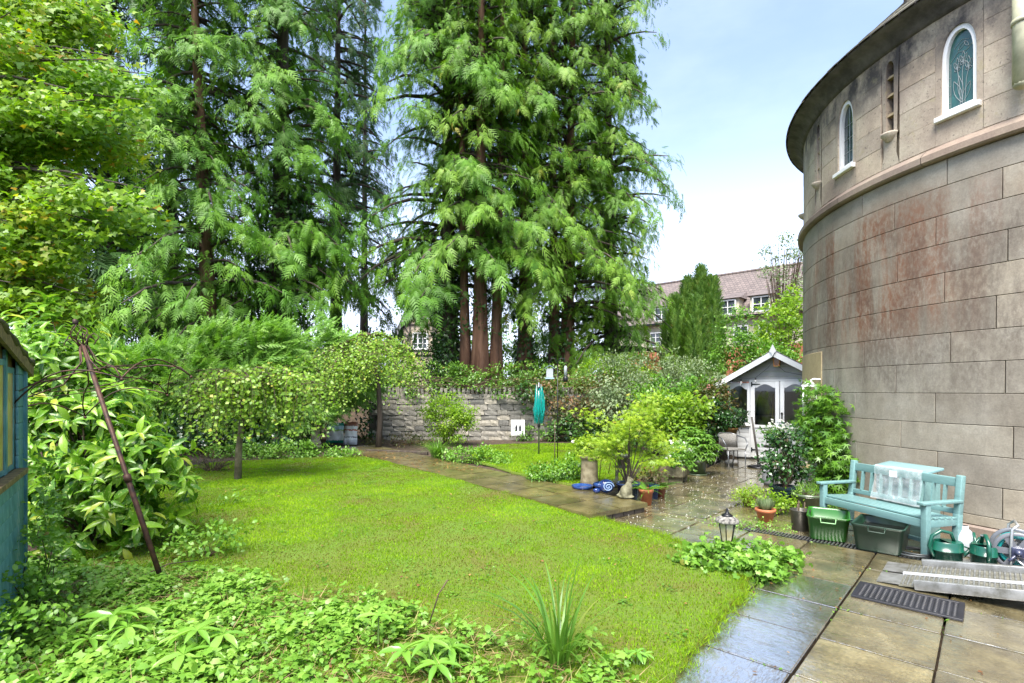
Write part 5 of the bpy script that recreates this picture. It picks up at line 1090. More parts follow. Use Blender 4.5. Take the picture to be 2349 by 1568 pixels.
shrub('viburnum', 'dense mid green bush behind the summerhouse roof', 'bush', gb(1705, 19), [(-.3, 0, 1.5, .9, .6, .8), (.8, 0, 1.2, .9, .6, .7), (-.2, 0, 2.6, .6, .5, .6), (1.5, -.2, .9, .7, .5, .6)], 5600, .11, .55, T_OVAL, M_GREEN, 210, .15, .3, 82, nst=20)
shrub('thin_tree', 'thin leaved spindly tree above the long roof', 'tree', gb(1795, 34), [(0, 0, 8.6, 1.3, 1, 1.4), (.3, 0, 6.6, 1.0, 1, 1.2), (-.8, 0, 7.6, .6, .6, .6), (1.2, 0, 9.2, .7, .6, .7)], 1500, .16, .7, T_DIAM, M_SILV, 120, .22, .3, 83, nst=60, sr=.05)
# low planting along the lawn edges
shrub('ground_elder', 'leafy yellow green edging under the weeping birch', 'plant', gd(700, 1050, .1), [(-1.2, .1, .12, .6, .3, .16), (-.3, 0, .16, .6, .3, .2), (.4, .1, .12, .45, .3, .14), (.9, .0, .07, .35, .2, .08), (-2.0, .3, .1, .5, .3, .12)], 3400, .07, .6, T_OVAL, M_COVER, 130, .09, .2, 84, nst=20, sr=.005)
shrub('azalea', 'thin russet stemmed shrub at the shaded lawn edge', 'plant', gd(485, 1085, .1), [(0, 0, .22, .5, .3, .22)], 260, .05, .5, T_OVAL, M_BRN, 40, .08, .2, 85, nst=70, sr=.007)
shrub('border_plants', 'grey green border plants beside the path in front of the wall', 'plant', gd(1100, 1062, .1), [(-.5, .2, .12, .4, .25, .16), (.1, 0, .14, .35, .2, .18), (.45, -.3, .1, .25, .2, .13)], 2000, .06, .6, T_OVAL, M_COVER, 90, .07, .2, 86, nst=16, sr=.005)
shrub('border_plants', 'mixed low plants in the soil bed by the compost bags', 'plant', gd(900, 1022, .1), [(-.6, .3, .1, .3, .2, .13), (.2, .4, .14, .4, .25, .2), (1.0, .1, .12, .3, .2, .16), (.5, -.4, .06, .3, .15, .1)], 900, .06, .6, T_OVAL, M_BRN, 60, .07, .2, 87, nst=16, sr=.005)
shrub('border_plants', 'green clumps at the wall foot beside the cat board', 'plant', gd(1235, 1012, .1), [(-.3, .2, .2, .35, .25, .25), (.5, .1, .18, .4, .25, .22), (1.3, 0, .25, .5, .3, .3), (2.2, -.2, .25, .5, .3, .3), (3.2, -.5, .25, .5, .3, .3)], 3000, .07, .6, T_OVAL, M_GREEN, 120, .09, .2, 88, nst=20, sr=.005)
def blades(name, label, base, n, hgt, wd, spread, mat, seed, lean=.8, extra_flat=0, cat='plant', sector=None):
    r_ = np.random.default_rng(seed); o = empty(name, base, label, cat); V = []; F = []; Rn = []; k0 = 0
    for i in range(n):
        a = r_.random() * 2 * pi; h = hgt * r_.uniform(.55, 1.1); l = lean * r_.random() ** .7 * h; b = np.array([cos(a), sin(a), 0]) * spread * r_.random(); d = np.array([cos(a + r_.normal() * .4), sin(a + r_.normal() * .4), 0]); sd_ = np.array([-d[1], d[0], 0])
        pts = []; K = 6
        for j in range(K + 1):
            t = j / K; z = h * (t - (l / h) * .55 * t ** 2.6); w_ = wd * (1 - t ** 2.2) * .5 + .0004; c = b + d * l * t ** 1.8 + np.array([0, 0, z]); pts += [c - sd_ * w_, c + sd_ * w_ + np.array([0, 0, -.15 * w_])]
        V += pts; F += [(k0 + 2 * j + p_, k0 + 2 * j + q_, k0 + 2 * j + s_) for j in range(K) for (p_, q_, s_) in ((0, 1, 3), (0, 3, 2))]; Rn += [r_.random()] * len(pts); k0 += len(pts)
    link('blades', mesh_np('blades', np.array(V), np.array(F), np.array(Rn)), mat, o); return o
blades('daylily', 'clump of long arching daylily leaves in the foreground', gd(1282, 1545), 64, .78, .017, .08, leafmat('daylily_leaf', [(0, (.07, .17, .02)), (.6, (.12, .26, .03)), (.92, (.19, .32, .05)), (1, (.30, .16, .05))], rough=.3, trans=.35), 91, 1.05)
blades('ornamental_grass', 'mound of arching ornamental grass beside the path', gd(1003, 1052, .1), 260, .62, .012, .14, M_GREEN, 92, 1.15)
blades('daylily', 'small strap leaved clump beside the cat board', gd(1215, 1005, .1), 60, .4, .02, .1, M_BRN, 93, 1.0)

# ------------------------------------------------------------------ ground cover in the foreground
r_ = np.random.default_rng(35); GC = [gp(-60, 1300, .05), gp(380, 1318, .04), gp(520, 1330, .04), gp(690, 1380, .03), (-.95, 4.05), gp(950, 1445, .03), gp(1130, 1462, .02), gp(1290, 1500, .02), gp(1420, 1540, .02), (.75, 2.75), (-3.2, 2.45), (-3.5, 3.6)]
n = 21000; x = r_.uniform(-5.2, 1.2, n * 4); y = r_.uniform(2.4, 5.6, n * 4); k = inpoly(x + r_.normal(0, .12, 4 * n), y + r_.normal(0, .12, 4 * n), GC); x, y = x[k][:n], y[k][:n]; n = len(x)
dn = .5 * vnoise(x, y, .45, 8) + .5 * vnoise(x, y, .16, 9); k = r_.random(n) < np.clip((dn - .27 - .13 * sstep(-1.3, -.3, x)) * 3.4 + .10 * (x < -1), .05, 1); x, y, dn = x[k], y[k], dn[k]; n = len(x)
hh = .03 + .15 * dn * r_.random(n) ** .8; P = np.stack([x, y, lz(x, y) + .02 + hh], -1); A = r_.normal(size=(n, 3)) * np.array([1, 1, .3]); N = np.array([0, 0, 1.]) + r_.normal(size=(n, 3)) * .42; l = r_.uniform(.018, .042, n) * (1 + .5 * (dn > .6))
gc = foliage('ground_cover', [scatter(P[::2], A[::2], N[::2], l[::2], l[::2] * .9, T_GERAN, np.clip(.55 * dn[::2] + .5 * r_.random(len(P[::2])), 0, 1)), scatter(P[1::2], A[1::2], N[1::2], l[1::2] * 1.2, l[1::2] * .75, T_OVAL, np.clip(.55 * dn[1::2] + .5 * r_.random(len(P[1::2])), 0, 1))], M_COVER, None); gc['kind'] = 'stuff'; tag(gc, 'tangle of small leaved ground cover in the foreground', 'ground cover')
n = 4200; x = r_.uniform(-4, 1.2, n * 3); y = r_.uniform(2.5, 5, n * 3); k = inpoly(x, y, GC); x, y = x[k][:n], y[k][:n]; n = len(x); a = r_.random(n) * 2 * pi
ds = foliage('dry_stalks', scatter(np.stack([x, y, lz(x, y) + r_.uniform(.02, .09, n)], -1), np.stack([np.cos(a), np.sin(a), r_.normal(.1, .25, n)], -1), np.array([0, 0, 1.]) + r_.normal(size=(n, 3)) * .3, r_.uniform(.06, .26, n), .007, T_BLADE, r_.random(n)), M_STRAW, None); ds['kind'] = 'stuff'; tag(ds, 'dry brown stalks among the ground cover', 'stalks')
def palm_plant(name, label, base, shoots, L, mat, seed, cat='plant', nl=7, h=.16, wr=.30, group=None):
    """stems with a ring of long leaflets"""
    r_ = np.random.default_rng(seed); q = random.Random(seed); o = empty(name, base, label, cat, group); st = MB(); parts = []
    for (dx, dy, dz) in shoots:
        st.tube([(0, 0, -.02), (dx * .5, dy * .5, dz * .7), (dx, dy, dz)], [.007, .006, .004], 5, caps=False); C = np.repeat(np.array([[dx, dy, dz]]), nl, 0); a = np.linspace(0, 2 * pi, nl, endpoint=False) + q.random() * 6; l = L * r_.uniform(.75, 1.15, nl)
        A = np.stack([np.cos(a), np.sin(a), r_.uniform(-.05, .35, nl)], -1); parts.append(scatter(C, A, np.array([0, 0, 1.]) + r_.normal(size=(nl, 3)) * .15, l, l * wr, T_LANCE, np.clip(.4 + .5 * r_.random(nl), 0, 1)))
    st.build('stems', M_GREEN_STEM, o); foliage('leaves', parts, mat, o); return o
M_GREEN_STEM = plain('green_stem', (.10, .17, .04), .5, var=.2)
M_HELL = leafmat('hellebore_leaf', [(0, (.08, .21, .022)), (.6, (.155, .33, .04)), (1, (.26, .44, .08))], rough=.25, trans=.3, spec=.6)
palm_plant('hellebore', 'hellebore with big hand shaped leaves nearest the shed', gd(262, 1490, .02), [(0, 0, .22), (-.14, .05, .16), (.13, -.06, .17), (.02, .15, .19), (-.05, -.14, .13)], .17, M_HELL, 1, group='hellebores')
palm_plant('hellebore', 'pale hellebore second from the shed along the picture foot', gd(452, 1530, .02), [(0, 0, .22), (-.13, .06, .16), (.14, .03, .18), (.0, -.13, .14)], .17, M_HELL, 2, group='hellebores')
palm_plant('hellebore', 'hellebore with jagged pale leaves left of the daylily', gd(985, 1560, .02), [(0, 0, .22), (-.15, .02, .16), (.12, .05, .16), (.06, -.12, .15)], .15, M_HELL, 3, group='hellebores')
palm_plant('hellebore', 'small upright hellebore shoot on a pale stalk at the lawn edge', gd(868, 1500, .02), [(0, 0, .24)], .13, M_HELL, 4, nl=6, group='hellebores')
palm_plant('hellebore', 'tiny leafy shoot between daylily and wet slabs', gd(1462, 1535, .02), [(0, 0, .10), (.05, .02, .08), (-.05, .03, .07)], .08, M_HELL, 5, nl=6, group='hellebores')
shrub('bramble', 'light leafy bramble on the lawn beside the iron post', 'plant', gd(478, 1275, .05), [(0, 0, .14, .30, .18, .14), (.14, .12, .24, .15, .1, .10), (-.2, -.05, .08, .22, .15, .08)], 420, .055, .6, T_OVAL, M_COVER, 46, .06, .2, 94, nst=14, sr=.004)
shrub('bramble', 'sprig of pale leaves on the lawn edge near the laurel', 'plant', gd(530, 1165, .06), [(0, 0, .10, .15, .12, .08)], 70, .06, .5, T_OVAL, M_COVER, 14, .05, .2, 95, nst=8, sr=.004)
shrub('creeper', 'creeper climbing the lower boards of the teal shed', 'climber', (-3.66, 4.0, .04), [(.05, .02, .35, .12, .12, .4), (.25, -.22, .3, .16, .16, .35), (.5, -.55, .22, .2, .2, .28), (.05, .05, .9, .05, .05, .35), (.75, -.85, .18, .2, .2, .2)], 2600, .04, .7, T_OVAL, M_COVER, 130, .05, .3, 96, nst=18, sr=.006)
# geranium clump round the lantern
shrub('geranium_clump', 'spreading clump of round geranium leaves around the garden lantern', 'plant', gd(1690, 1312, 0), [(-.16, .1, .10, .26, .2, .13), (.12, .05, .12, .28, .2, .14), (.36, .12, .08, .24, .18, .10), (.05, -.16, .06, .28, .14, .08), (-.34, .22, .07, .18, .15, .09), (.56, .2, .05, .16, .12, .06)], 2200, .043, .95, T_GERAN, M_COVER, 200, .06, .15, 97, nst=30, sr=.004)
# fallen leaves and petals
def litter(name, label, cat, pts_poly, n, L, mat, seed, zf, tm=T_OVAL):
    r_ = np.random.default_rng(seed); P = np.array(pts_poly); x = r_.uniform(P[:, 0].min(), P[:, 0].max(), n * 6); y = r_.uniform(P[:, 1].min(), P[:, 1].max(), n * 6); k = inpoly(x, y, P); x, y = x[k][:n], y[k][:n]; n = len(x); a = r_.random(n) * 2 * pi
    l = L * r_.uniform(.5, 1.2, n); o = foliage(name, scatter(np.stack([x, y, zf(x, y)], -1), np.stack([np.cos(a), np.sin(a), r_.normal(0, .12, n)], -1), np.array([0, 0, 1.]) + r_.normal(size=(n, 3)) * .25, l, l * .65, tm, r_.random(n)), mat, None); o['kind'] = 'stuff'; tag(o, label, cat)
litter('petals', 'white fallen petals scattered over the wet patio', 'petals', [gp(1400, 1195, 0), gp(1480, 1140, 0), gp(1600, 1085, 0), gp(1740, 1080, 0), gp(1720, 1150, 0), gp(1560, 1225, 0)], 520, .022, M_FLOWW, 1, lambda x, y: 0 * x + .008)
litter('fallen_leaves', 'few brown fallen leaves on the paving', 'leaves', [(1.2, 3.0), (4.4, 3.0), (5.0, 6), (4.5, 11), (2.5, 8)], 150, .03, M_LITTER, 2, lambda x, y: 0 * x + .008)
litter('fallen_leaves', 'brown fallen leaves lying on the lawn', 'leaves', LPOLY, 260, .036, M_LITTER, 3, lambda x, y: lz(x, y) + .045)
litter('fallen_leaves', 'tawny leaf litter along the raised path', 'leaves', [gp(1000, 1085, .13), gp(830, 1045, .13), gp(850, 1032, .13), gp(1140, 1075, .13)], 260, .05, M_LITTER, 4, lambda x, y: 0 * x + .14)

# clover and moss tufts that break up the turf
r_ = np.random.default_rng(36); Pp = np.array(LPOLY); nc = 130; cx_ = r_.uniform(Pp[:, 0].min(), Pp[:, 0].max(), nc * 3); cy_ = r_.uniform(3.0, Pp[:, 1].max(), nc * 3); k = inpoly(cx_, cy_, Pp); cx_, cy_ = cx_[k][:nc], cy_[k][:nc]; nc = len(cx_)
per = 26; j = np.repeat(np.arange(nc), per); n = len(j); sz = np.repeat(r_.uniform(.03, .11, nc), per); x = cx_[j] + r_.normal(size=n) * sz; y = cy_[j] + r_.normal(size=n) * sz; k = inpoly(x, y, Pp); x, y, j = x[k], y[k], j[k]; n = len(x)
o = foliage('clover', scatter(np.stack([x, y, lz(x, y) + .035 + r_.uniform(0, .015, n)], -1), r_.normal(size=(n, 3)) * np.array([1, 1, .2]), np.array([0, 0, 1.]) + r_.normal(size=(n, 3)) * .3, r_.uniform(.014, .028, n), .018, T_OVAL, np.clip(((j * .618) % 1) * .6 + .3 * r_.random(n), 0, 1)), M_GREEN, None); o['kind'] = 'stuff'; tag(o, 'small clover and daisy tufts scattered through the lawn', 'clover')
# fringe of longer grass hanging over the paving edge
ed_ = np.array([p for p in LPOLY if p[0] > -.2]); r_ = np.random.default_rng(37); n = 9000; q_ = ed_[r_.integers(0, len(ed_), n)] + r_.normal(size=(n, 2)) * .05; a = r_.random(n) * 2 * pi; h_ = r_.uniform(.02, .07, n)
V3 = np.stack([q_[:, 0], q_[:, 1], lz(q_[:, 0], q_[:, 1]) + .012], -1); sdv = np.stack([np.cos(a), np.sin(a), 0 * a], -1) * .0028; tipv = V3 + np.stack([r_.normal(size=n) * .03, r_.normal(size=n) * .03, h_ * .7], -1)
o = link('grass_fringe', mesh_np('grass_fringe', np.stack([V3 - sdv, V3 + sdv, tipv], 1).reshape(-1, 3), np.arange(3 * n).reshape(-1, 3), np.repeat(r_.random(n), 3)), M_GRASS); o['kind'] = 'stuff'; tag(o, 'ragged longer grass along the lawn edge', 'grass')
# weeds and grit in the paving joints
r_ = np.random.default_rng(38); n = 900; i_ = r_.integers(-2, 5, n); tt = r_.uniform(-3, 3, n); sw_ = r_.random(n) < .5
uu = np.where(sw_, U0 + i_ * PITCH, U0 + tt); vv = np.where(sw_, V0 + tt * .8, V0 + (i_ - 2) * PITCH); cl = .5 + .5 * np.sin(uu * 5.1 + vv * 3.7); k = (r_.random(n) < cl ** 3); uu, vv = uu[k], vv[k]; x = uu * U.x + vv * V_.x; y = uu * U.y + vv * V_.y; k = inpoly(x, y, PATIO) & (y > 2.8); x, y = x[k], y[k]; n = len(x)
o = foliage('joint_weeds', scatter(np.stack([x, y, 0 * x - .002], -1) + r_.normal(size=(n, 3)) * np.array([.006, .006, 0]), r_.normal(size=(n, 3)) * np.array([.8, .8, .2]) + np.array([0, 0, .5]), r_.normal(size=(n, 3)), r_.uniform(.012, .035, n), .012, T_OVAL, r_.random(n)), M_COVER, None); o['kind'] = 'stuff'; tag(o, 'tiny weeds sprouting from the paving joints', 'weeds')
# ------------------------------------------------------------------ bench and the things round it
def m_wet(name, col, rough=.3, var=.12, alt=None, vs_=8, coat=.4): return plain(name, col, rough, var=var, vs_=vs_, alt=alt, coat=coat)
def m_paintwood(name, col, worn):
    m, n, b = mat_base(name); t = noise(n, 30, 5, .7, stretch=(.12, 1, 1)); t2 = noise(n, 9, 6, .75)
    c = mix(n, .7, col, ramp(n, t.outputs[0], [(.3, (.72, .74, .74)), (.7, (1.2, 1.18, 1.16))]).outputs[0], 'MULTIPLY'); c = mix(n, ramp(n, t2.outputs[0], [(.64, 0), (.70, .7)]).outputs[0], c.outputs[0], worn)
    n.links.new(c.outputs[0], b.inputs['Base Color']); b.inputs['Roughness'].default_value = .42; b.inputs['Coat Weight'].default_value = .2; bump(n, b, t.outputs[0], .35, .004); return m
M_TEALB = m_paintwood('duck_egg_paint', (.155, .28, .272), (.13, .15, .11))
M_TEALL = m_wet('duck_egg_lid', (.19, .34, .35), .35, .08)
bex = Vector((.262, -.965, 0)).normalized(); BRZ = atan2(bex.y, bex.x); BO = Vector((3.84, 6.53, 0)); BL, BD = 1.30, .47
def bl(x, y, z=0): return BO + bex * x + Vector((-bex.y, bex.x, 0)) * y + Vector((0, 0, z))
bench = empty('garden_bench', BO, 'duck egg blue slatted wooden bench against the tower', 'bench', rz=BRZ)
for x in (.03, BL - .03):
    MB().box((x, .03, .27), (.062, .062, .54), bev=.005).build('leg', M_TEALB, bench)
    p = MB(); p.beam((x, BD - .03, 0), (x, BD, .42), .062, .062, up=(0, 1, 0), bev=.005); p.beam((x, BD, .41), (x, BD + .045, .82), .062, .062, up=(0, 1, 0), bev=.01); p.build('back_post', M_TEALB, bench)
    MB().box((x, BD / 2 - .01, .555), (.075, BD + .07, .03), bev=.006).build('armrest', M_TEALB, bench)
    MB().box((x, BD / 2, .345), (.035, BD - .08, .075), bev=.003).build('side_rail', M_TEALB, bench)
MB().box((BL / 2, BD / 2 - .05, .13), (BL - .1, .04, .04)).build('stretcher', M_TEALB, bench)
MB().box((BL / 2, .03, .345), (BL - .1, .03, .08), bev=.003).build('front_rail', M_TEALB, bench)
sl = MB().box((0, 0, 0), (BL - .02, .054, .02), bev=.003).mesh('slat'); sl.materials.append(M_TEALB)
for k in range(5): link('slat', sl, None, bench, (BL / 2, .07 + k * .083, .40 - .004 * k)).rotation_euler = (-.03, 0, 0)
MB().beam((.05, BD + .035, .745), (BL - .05, BD + .035, .745), .03, .095, bev=.004).build('top_rail', M_TEALB, bench)
MB().beam((.05, BD + .0, .445), (BL - .05, BD + .0, .445), .03, .055, bev=.004).build('bottom_rail', M_TEALB, bench)
bs_ = MB().beam((0, BD + .003, .47), (0, BD + .03, .70), .045, .016, up=(1, 0, 0)).mesh('back_slat'); bs_.materials.append(M_TEALB)
for k in range(9): link('back_slat', bs_, None, bench, (.17 + k * (BL - .34) / 8, 0, 0))
# parcel box behind the bench
pb = empty('parcel_box', bl(.56, .70), 'duck egg blue box with sloping lid between bench and tower wall', 'box', rz=BRZ)
MB().box((0, 0, .37), (.58, .24, .74), bev=.006).build('body', M_TEALB, pb)
MB().box((0, -.02, .79), (.64, .31, .03), M=Matrix.Rotation(R(9), 4, 'X'), bev=.005).build('lid', M_TEALL, pb)
# clear plastic sheet over the backrest
def m_poly():
    m, n, b = mat_base('clear_polythene'); b.inputs['Base Color'].default_value = (.82, .86, .86, 1); b.inputs['Roughness'].default_value = .15; t = noise(n, 14, 5, .6); t2 = noise(n, 22, 6, .7, stretch=(1, 1, .35))
    bump(n, b, t.outputs[0], .8, .02); tr = n.nodes.new('ShaderNodeBsdfTransparent'); ms = n.nodes.new('ShaderNodeMixShader'); f = ramp(n, t2.outputs[0], [(.35, .16), (.6, .26), (.76, .6)])
    n.links.new(f.outputs[0], ms.inputs[0]); n.links.new(tr.outputs[0], ms.inputs[1]); n.links.new(b.outputs[0], ms.inputs[2]); n.links.new(ms.outputs[0], n.nodes['Material Output'].inputs['Surface']); return m
rb = np.random.default_rng(3); m = MB(); nx_, nz_ = 26, 22; vs = []
for j in range(nz_ + 1):
    s = j / nz_ * .66
    for i in range(nx_ + 1):
        x = .36 + .56 * i / nx_ + .05 * (s - .2) * (1 if i > 13 else .3)
        if s < .17: y, zz = BD + .065, .64 + s
        elif s < .22: t = (s - .17) / .05; y, zz = BD + .065 - .07 * t, .812 + .004 * sin(pi * t)
        else: d = s - .22; y, zz = BD - .008 - .15 * d - .05 * max(0, d - .25), .812 - d * .97
        wv = .008 * sin(9 * x + 6 * s) + .006 * sin(31 * x + 3) + .004 * sin(47 * s + 11 * x); vs.append((x + .006 * sin(20 * s), y - abs(wv) - .004, max(zz + wv * .4, .425)))
m.add(vs, [(j * (nx_ + 1) + i, j * (nx_ + 1) + i + 1, (j + 1) * (nx_ + 1) + i + 1, (j + 1) * (nx_ + 1) + i) for j in range(nz_) for i in range(nx_)], True)
bag = m.build('plastic_bag', m_poly(), None, BO, BRZ); tag(bag, 'crumpled clear plastic bag draped over the bench backrest', 'bag')
MB().box((.60, BD - .035, .735), (.09, .004, .07)).build('paper_label', plain('paper', (.78, .76, .76), .6), bag)
def crate(label, c, s, mat, w=.36, l=.50, h=.27, hm=None):
    o = empty('plastic_crate', (c[0], c[1], .004), label, 'crate', 'recycling crates under the bench', atan2(s[1], s[0])); r_ = 1.13
    def ring_(k, z, rr=.05):
        pts = []
        for (cx_, cy_, a0) in ((w / 2 * k - rr, l / 2 * k - rr, 0), (-w / 2 * k + rr, l / 2 * k - rr, pi / 2), (-w / 2 * k + rr, -l / 2 * k + rr, pi), (w / 2 * k - rr, -l / 2 * k + rr, 1.5 * pi)):
            for q_ in range(5): a = a0 + pi / 2 * q_ / 4; pts.append((cx_ + rr * cos(a), cy_ + rr * sin(a), z))
        return pts
    rings = [ring_(.98, .0), ring_(1.0, .01), ring_(r_, h - .03), ring_(r_ + .02, h - .03), ring_(r_ + .06, h - .005), ring_(r_ + .06, h), ring_(r_ - .01, h), ring_(r_ - .035, h - .02), ring_(.93, .014)]
    m = MB(); n = 20; vs = [p for rg in rings for p in rg]; fs = [(i * n + j, i * n + (j + 1) % n, (i + 1) * n + (j + 1) % n, (i + 1) * n + j) for i in range(len(rings) - 1) for j in range(n)]
    fs += [tuple(range(n - 1, -1, -1)), tuple((len(rings) - 1) * n + j for j in range(n))]; m.add(vs, fs, True); m.build('body', mat, o)
    y = -l / 2 * (r_ + .08); hd = MB(); hd.tube([(-.075, y + .01, h - .01), (-.07, y - .02, h - .055), (.07, y - .02, h - .055), (.075, y + .01, h - .01)], .006, 6); hd.build('handle', hm or mat, o); return o
crate('bright green plastic crate under the far end of the bench', (3.70, 6.12), (.85, -.52), m_wet('bright_green_plastic', (.016, .115, .005), .35), hm=plain('pale_green_plastic', (.22, .42, .18), .4))
cr2 = crate('dark green plastic crate holding dark water under the bench', (4.00, 5.66), (.72, -.69), m_wet('bottle_green_plastic', (.006, .026, .013), .45, alt=(.010, .040, .02), coat=.1), w=.40, l=.50, h=.28)
MB().box((0, 0, .2), (.40, .5, .01)).build('water', plain('dark_water', (.012, .014, .012), .04, spec=.8), cr2)
M_GRNCAN = m_wet('dark_green_plastic', (.005, .075, .045), .28, .08)
def can(label, c, rz):
    o = empty('watering_can', (c[0], c[1], .002), label, 'watering can', 'green watering cans', rz); ov = lambda a: 1 / sqrt((cos(a) / 1.18) ** 2 + (sin(a) / .92) ** 2)
    m = MB(); m.lathe([(0, 0), (.098, 0), (.104, .008), (.112, .11), (.118, .112), (.118, .122), (.113, .124), (.112, .185), (.10, .205)], 24, sq=ov)
    m.add([(.10 * ov(a) * cos(a), .10 * ov(a) * sin(a), .205) for a in np.linspace(-pi / 2 - .2, pi / 2 + .2, 14)], [tuple(range(14))]); m.lathe([(.10, .205), (.094, .19), (.09, .02), (0, .015)], 24, sq=ov); m.build('body', M_GRNCAN, o)
    MB().tube([(.06, 0, .20), (.03, 0, .285), (-.06, 0, .305), (-.14, 0, .25), (-.165, 0, .15), (-.13, 0, .06), (-.115, 0, .04)], [.016, .017, .017, .017, .017, .016, .014], 10).build('handle', M_GRNCAN, o)
    MB().tube([(.115, 0, .05), (.18, 0, .10), (.25, 0, .19), (.29, 0, .25)], [.024, .018, .014, .013], 10).tube([(.11, 0, .17), (.20, 0, .135)], .008, 6).build('spout', M_GRNCAN, o); return o
can('green plastic watering can beside the bench leg, spout to the right', (4.33, 5.20), R(-8)); can('green plastic watering can seen end on next to the hose reel', (4.58, 5.08), R(63))
jg = empty('plastic_jug', (4.69, 5.42, .002), 'cloudy white plastic jug between the two watering cans', 'jug', rz=R(-40)); M_JUG = plain('milky_plastic', (.62, .66, .70), .35, trans=.35)
MB().lathe([(0, 0), (.085, 0), (.09, .01), (.09, .14), (.082, .20), (.05, .25), (.032, .27), (.032, .30), (.028, .30)], 18, sq=lambda a: 1 / max(abs(cos(a)), abs(sin(a)), .78)).build('body', M_JUG, jg); MB().tube([(.03, -.03, .25), (.075, -.05, .22), (.085, -.05, .14)], .014, 8).build('handle', M_JUG, jg)
# hose reel
hr = empty('hose_reel', (4.80, 4.98, 0), 'grey hose reel with turquoise hose beside the ramp', 'hose reel', rz=R(-38)); M_GREYPL = m_wet('grey_plastic', (.13, .135, .15), .4); M_NAVY = m_wet('navy_plastic', (.03, .035, .07), .35); M_TURQ = m_wet('turquoise_hose', (.01, .30, .28), .3)
for y in (-.11, .11):
    w_ = MB(); w_.lathe([(.150, -.012), (.178, -.016), (.184, 0), (.178, .016), (.150, .012), (.150, -.012)], 32); w_.lathe([(.0, -.012), (.055, -.012), (.055, .012), (0, .012)], 20)
    for k in range(6): a = k * pi / 3; w_.beam((.05 * cos(a), .05 * sin(a), 0), (.155 * cos(a), .155 * sin(a), 0), .055, .014)
    for i in range(len(w_.v)): x_, y_, z_ = w_.v[i]; w_.v[i] = (x_, y + z_, .19 + y_)
    w_.build('wheel', M_GREYPL, hr)
h_ = MB()
for k in range(6):
    a = np.linspace(0, 2 * pi, 25); h_.tube([((.125 + .012 * (k % 2)) * cos(t), -.075 + .03 * k, .19 + (.125 + .012 * (k % 2)) * sin(t)) for t in a], .013, 6, caps=False)
h_.build('hose', M_TURQ, hr); hb = MB(); hb.box((0, -.135, .19), (.10, .03, .10), bev=.012); hb.ellipsoid((0, -.16, .19), (.03, .03, .03)); hb.tube([(0, -.15, .19), (-.05, -.17, .13), (-.07, -.18, .11)], .013, 8); hb.build('hub', M_NAVY, hr)
MB().tube([(-.05, -.13, .02), (-.05, -.13, .20), (-.04, -.13, .40), (0, -.12, .44), (.0, .12, .44), (-.04, .13, .40), (-.05, .13, .2), (-.05, .13, .02)], .012, 8).tube([(.12, -.13, .0), (-.03, -.13, .14)], .010, 8).tube([(.12, .13, .0), (-.03, .13, .14)], .010, 8).build('handle_frame', plain('grey_tube', (.45, .46, .46), .3, .6), hr)
hz_ = MB(); hz_.tube([(4.18 + .22 * cos(t) * (1 - .03 * t), 5.42 + .16 * sin(t), .015 + .008 * t / 3) for t in np.linspace(0, 13, 50)], .011, 6); ho = hz_.build('hose', plain('black_hose', (.03, .035, .035), .35)); tag(ho, 'loops of dark hose lying beneath the bench end', 'hose')
# aluminium ramp and rubber mat
def m_alu(): 
    m, n, b = mat_base('dirty_aluminium'); t = noise(n, 7, 6, .7); t2 = noise(n, 40, 3); r = ramp(n, t.outputs[0], [(.32, (.12, .115, .09)), (.5, (.27, .27, .255)), (.7, (.40, .40, .39))]); n.links.new(r.outputs[0], b.inputs['Base Color']); b.inputs['Metallic'].default_value = .55; b.inputs['Roughness'].default_value = .38; return m
M_ALU = m_alu(); M_ALUW = plain('bright_aluminium', (.75, .76, .76), .3, .5, var=.08); M_ALUD = plain('grimy_aluminium_tread', (.17, .165, .13), .5, .3, var=.4, vs_=14)
RO = Vector((3.26, 4.63, 0)); rzr = atan2(-.674, .738)                      # x: up the ramp, y: across (away from the viewer)
ramp_o = empty('access_ramp', RO, 'ribbed aluminium wheelchair ramp rising to the right edge', 'ramp', rz=rzr); RW, RLn = .70, 1.9; sl_ = math.atan2(.125, 1.0); RM = Matrix.Translation((.13, 0, .022)) @ Matrix.Rotation(-sl_, 4, 'Y')
def rbox(c, d, **k):
    b = MB(); b.box(c, d, **k); b.v = [tuple(RM @ Vector(v)) for v in b.v]; return b
for k, y0 in enumerate((.0, RW / 2 + .012)):
    pw = RW / 2 - .012; rbox((RLn / 2, y0 + pw / 2, -.01), (RLn, pw, .012)).build('tread_plate', M_ALUD, ramp_o)
    lp = MB(); lp.box((.055, 0, 0), (.17, pw - .02, .008), M=Matrix.Translation((0, y0 + pw / 2 + (.02 if k else 0), .014)) @ Matrix.Rotation(R(-4), 4, 'Y')); lp.build('lip', M_ALU, ramp_o)
    rib = rbox((0, y0 + pw / 2, .0), (.011, pw - .02, .012)).mesh('rib'); rib.materials.append(M_ALU)
    for i in range(56): link('rib', rib, None, ramp_o, (Matrix.Rotation(-sl_, 4, 'Y') @ Vector((.03 + i * .033, 0, 0))))
rbox((RLn / 2, RW / 2, .008), (RLn, .05, .014)).build('centre_strip', M_ALUW, ramp_o)
rbox((RLn / 2 + .06, -.015, .012), (RLn - .1, .03, .085), bev=.006).build('side_rail', M_ALU, ramp_o); rbox((RLn / 2 + .06, RW + .015, .018), (RLn - .1, .05, .075), bev=.006).build('side_rail', M_ALU, ramp_o)
st_ = MB(); st_.box((0, 0, 0), (1.0, .80, .10), bev=.01); c = RO + Vector((.738, -.674, 0)) * 1.62 + U * .34; so = st_.build('threshold_block', plain('black_rubber', (.012, .011, .012), .5, var=.3, bmp=.2), None, (c.x, c.y, .055), rzr); tag(so, 'black rubber threshold block beneath the ramp', 'block')
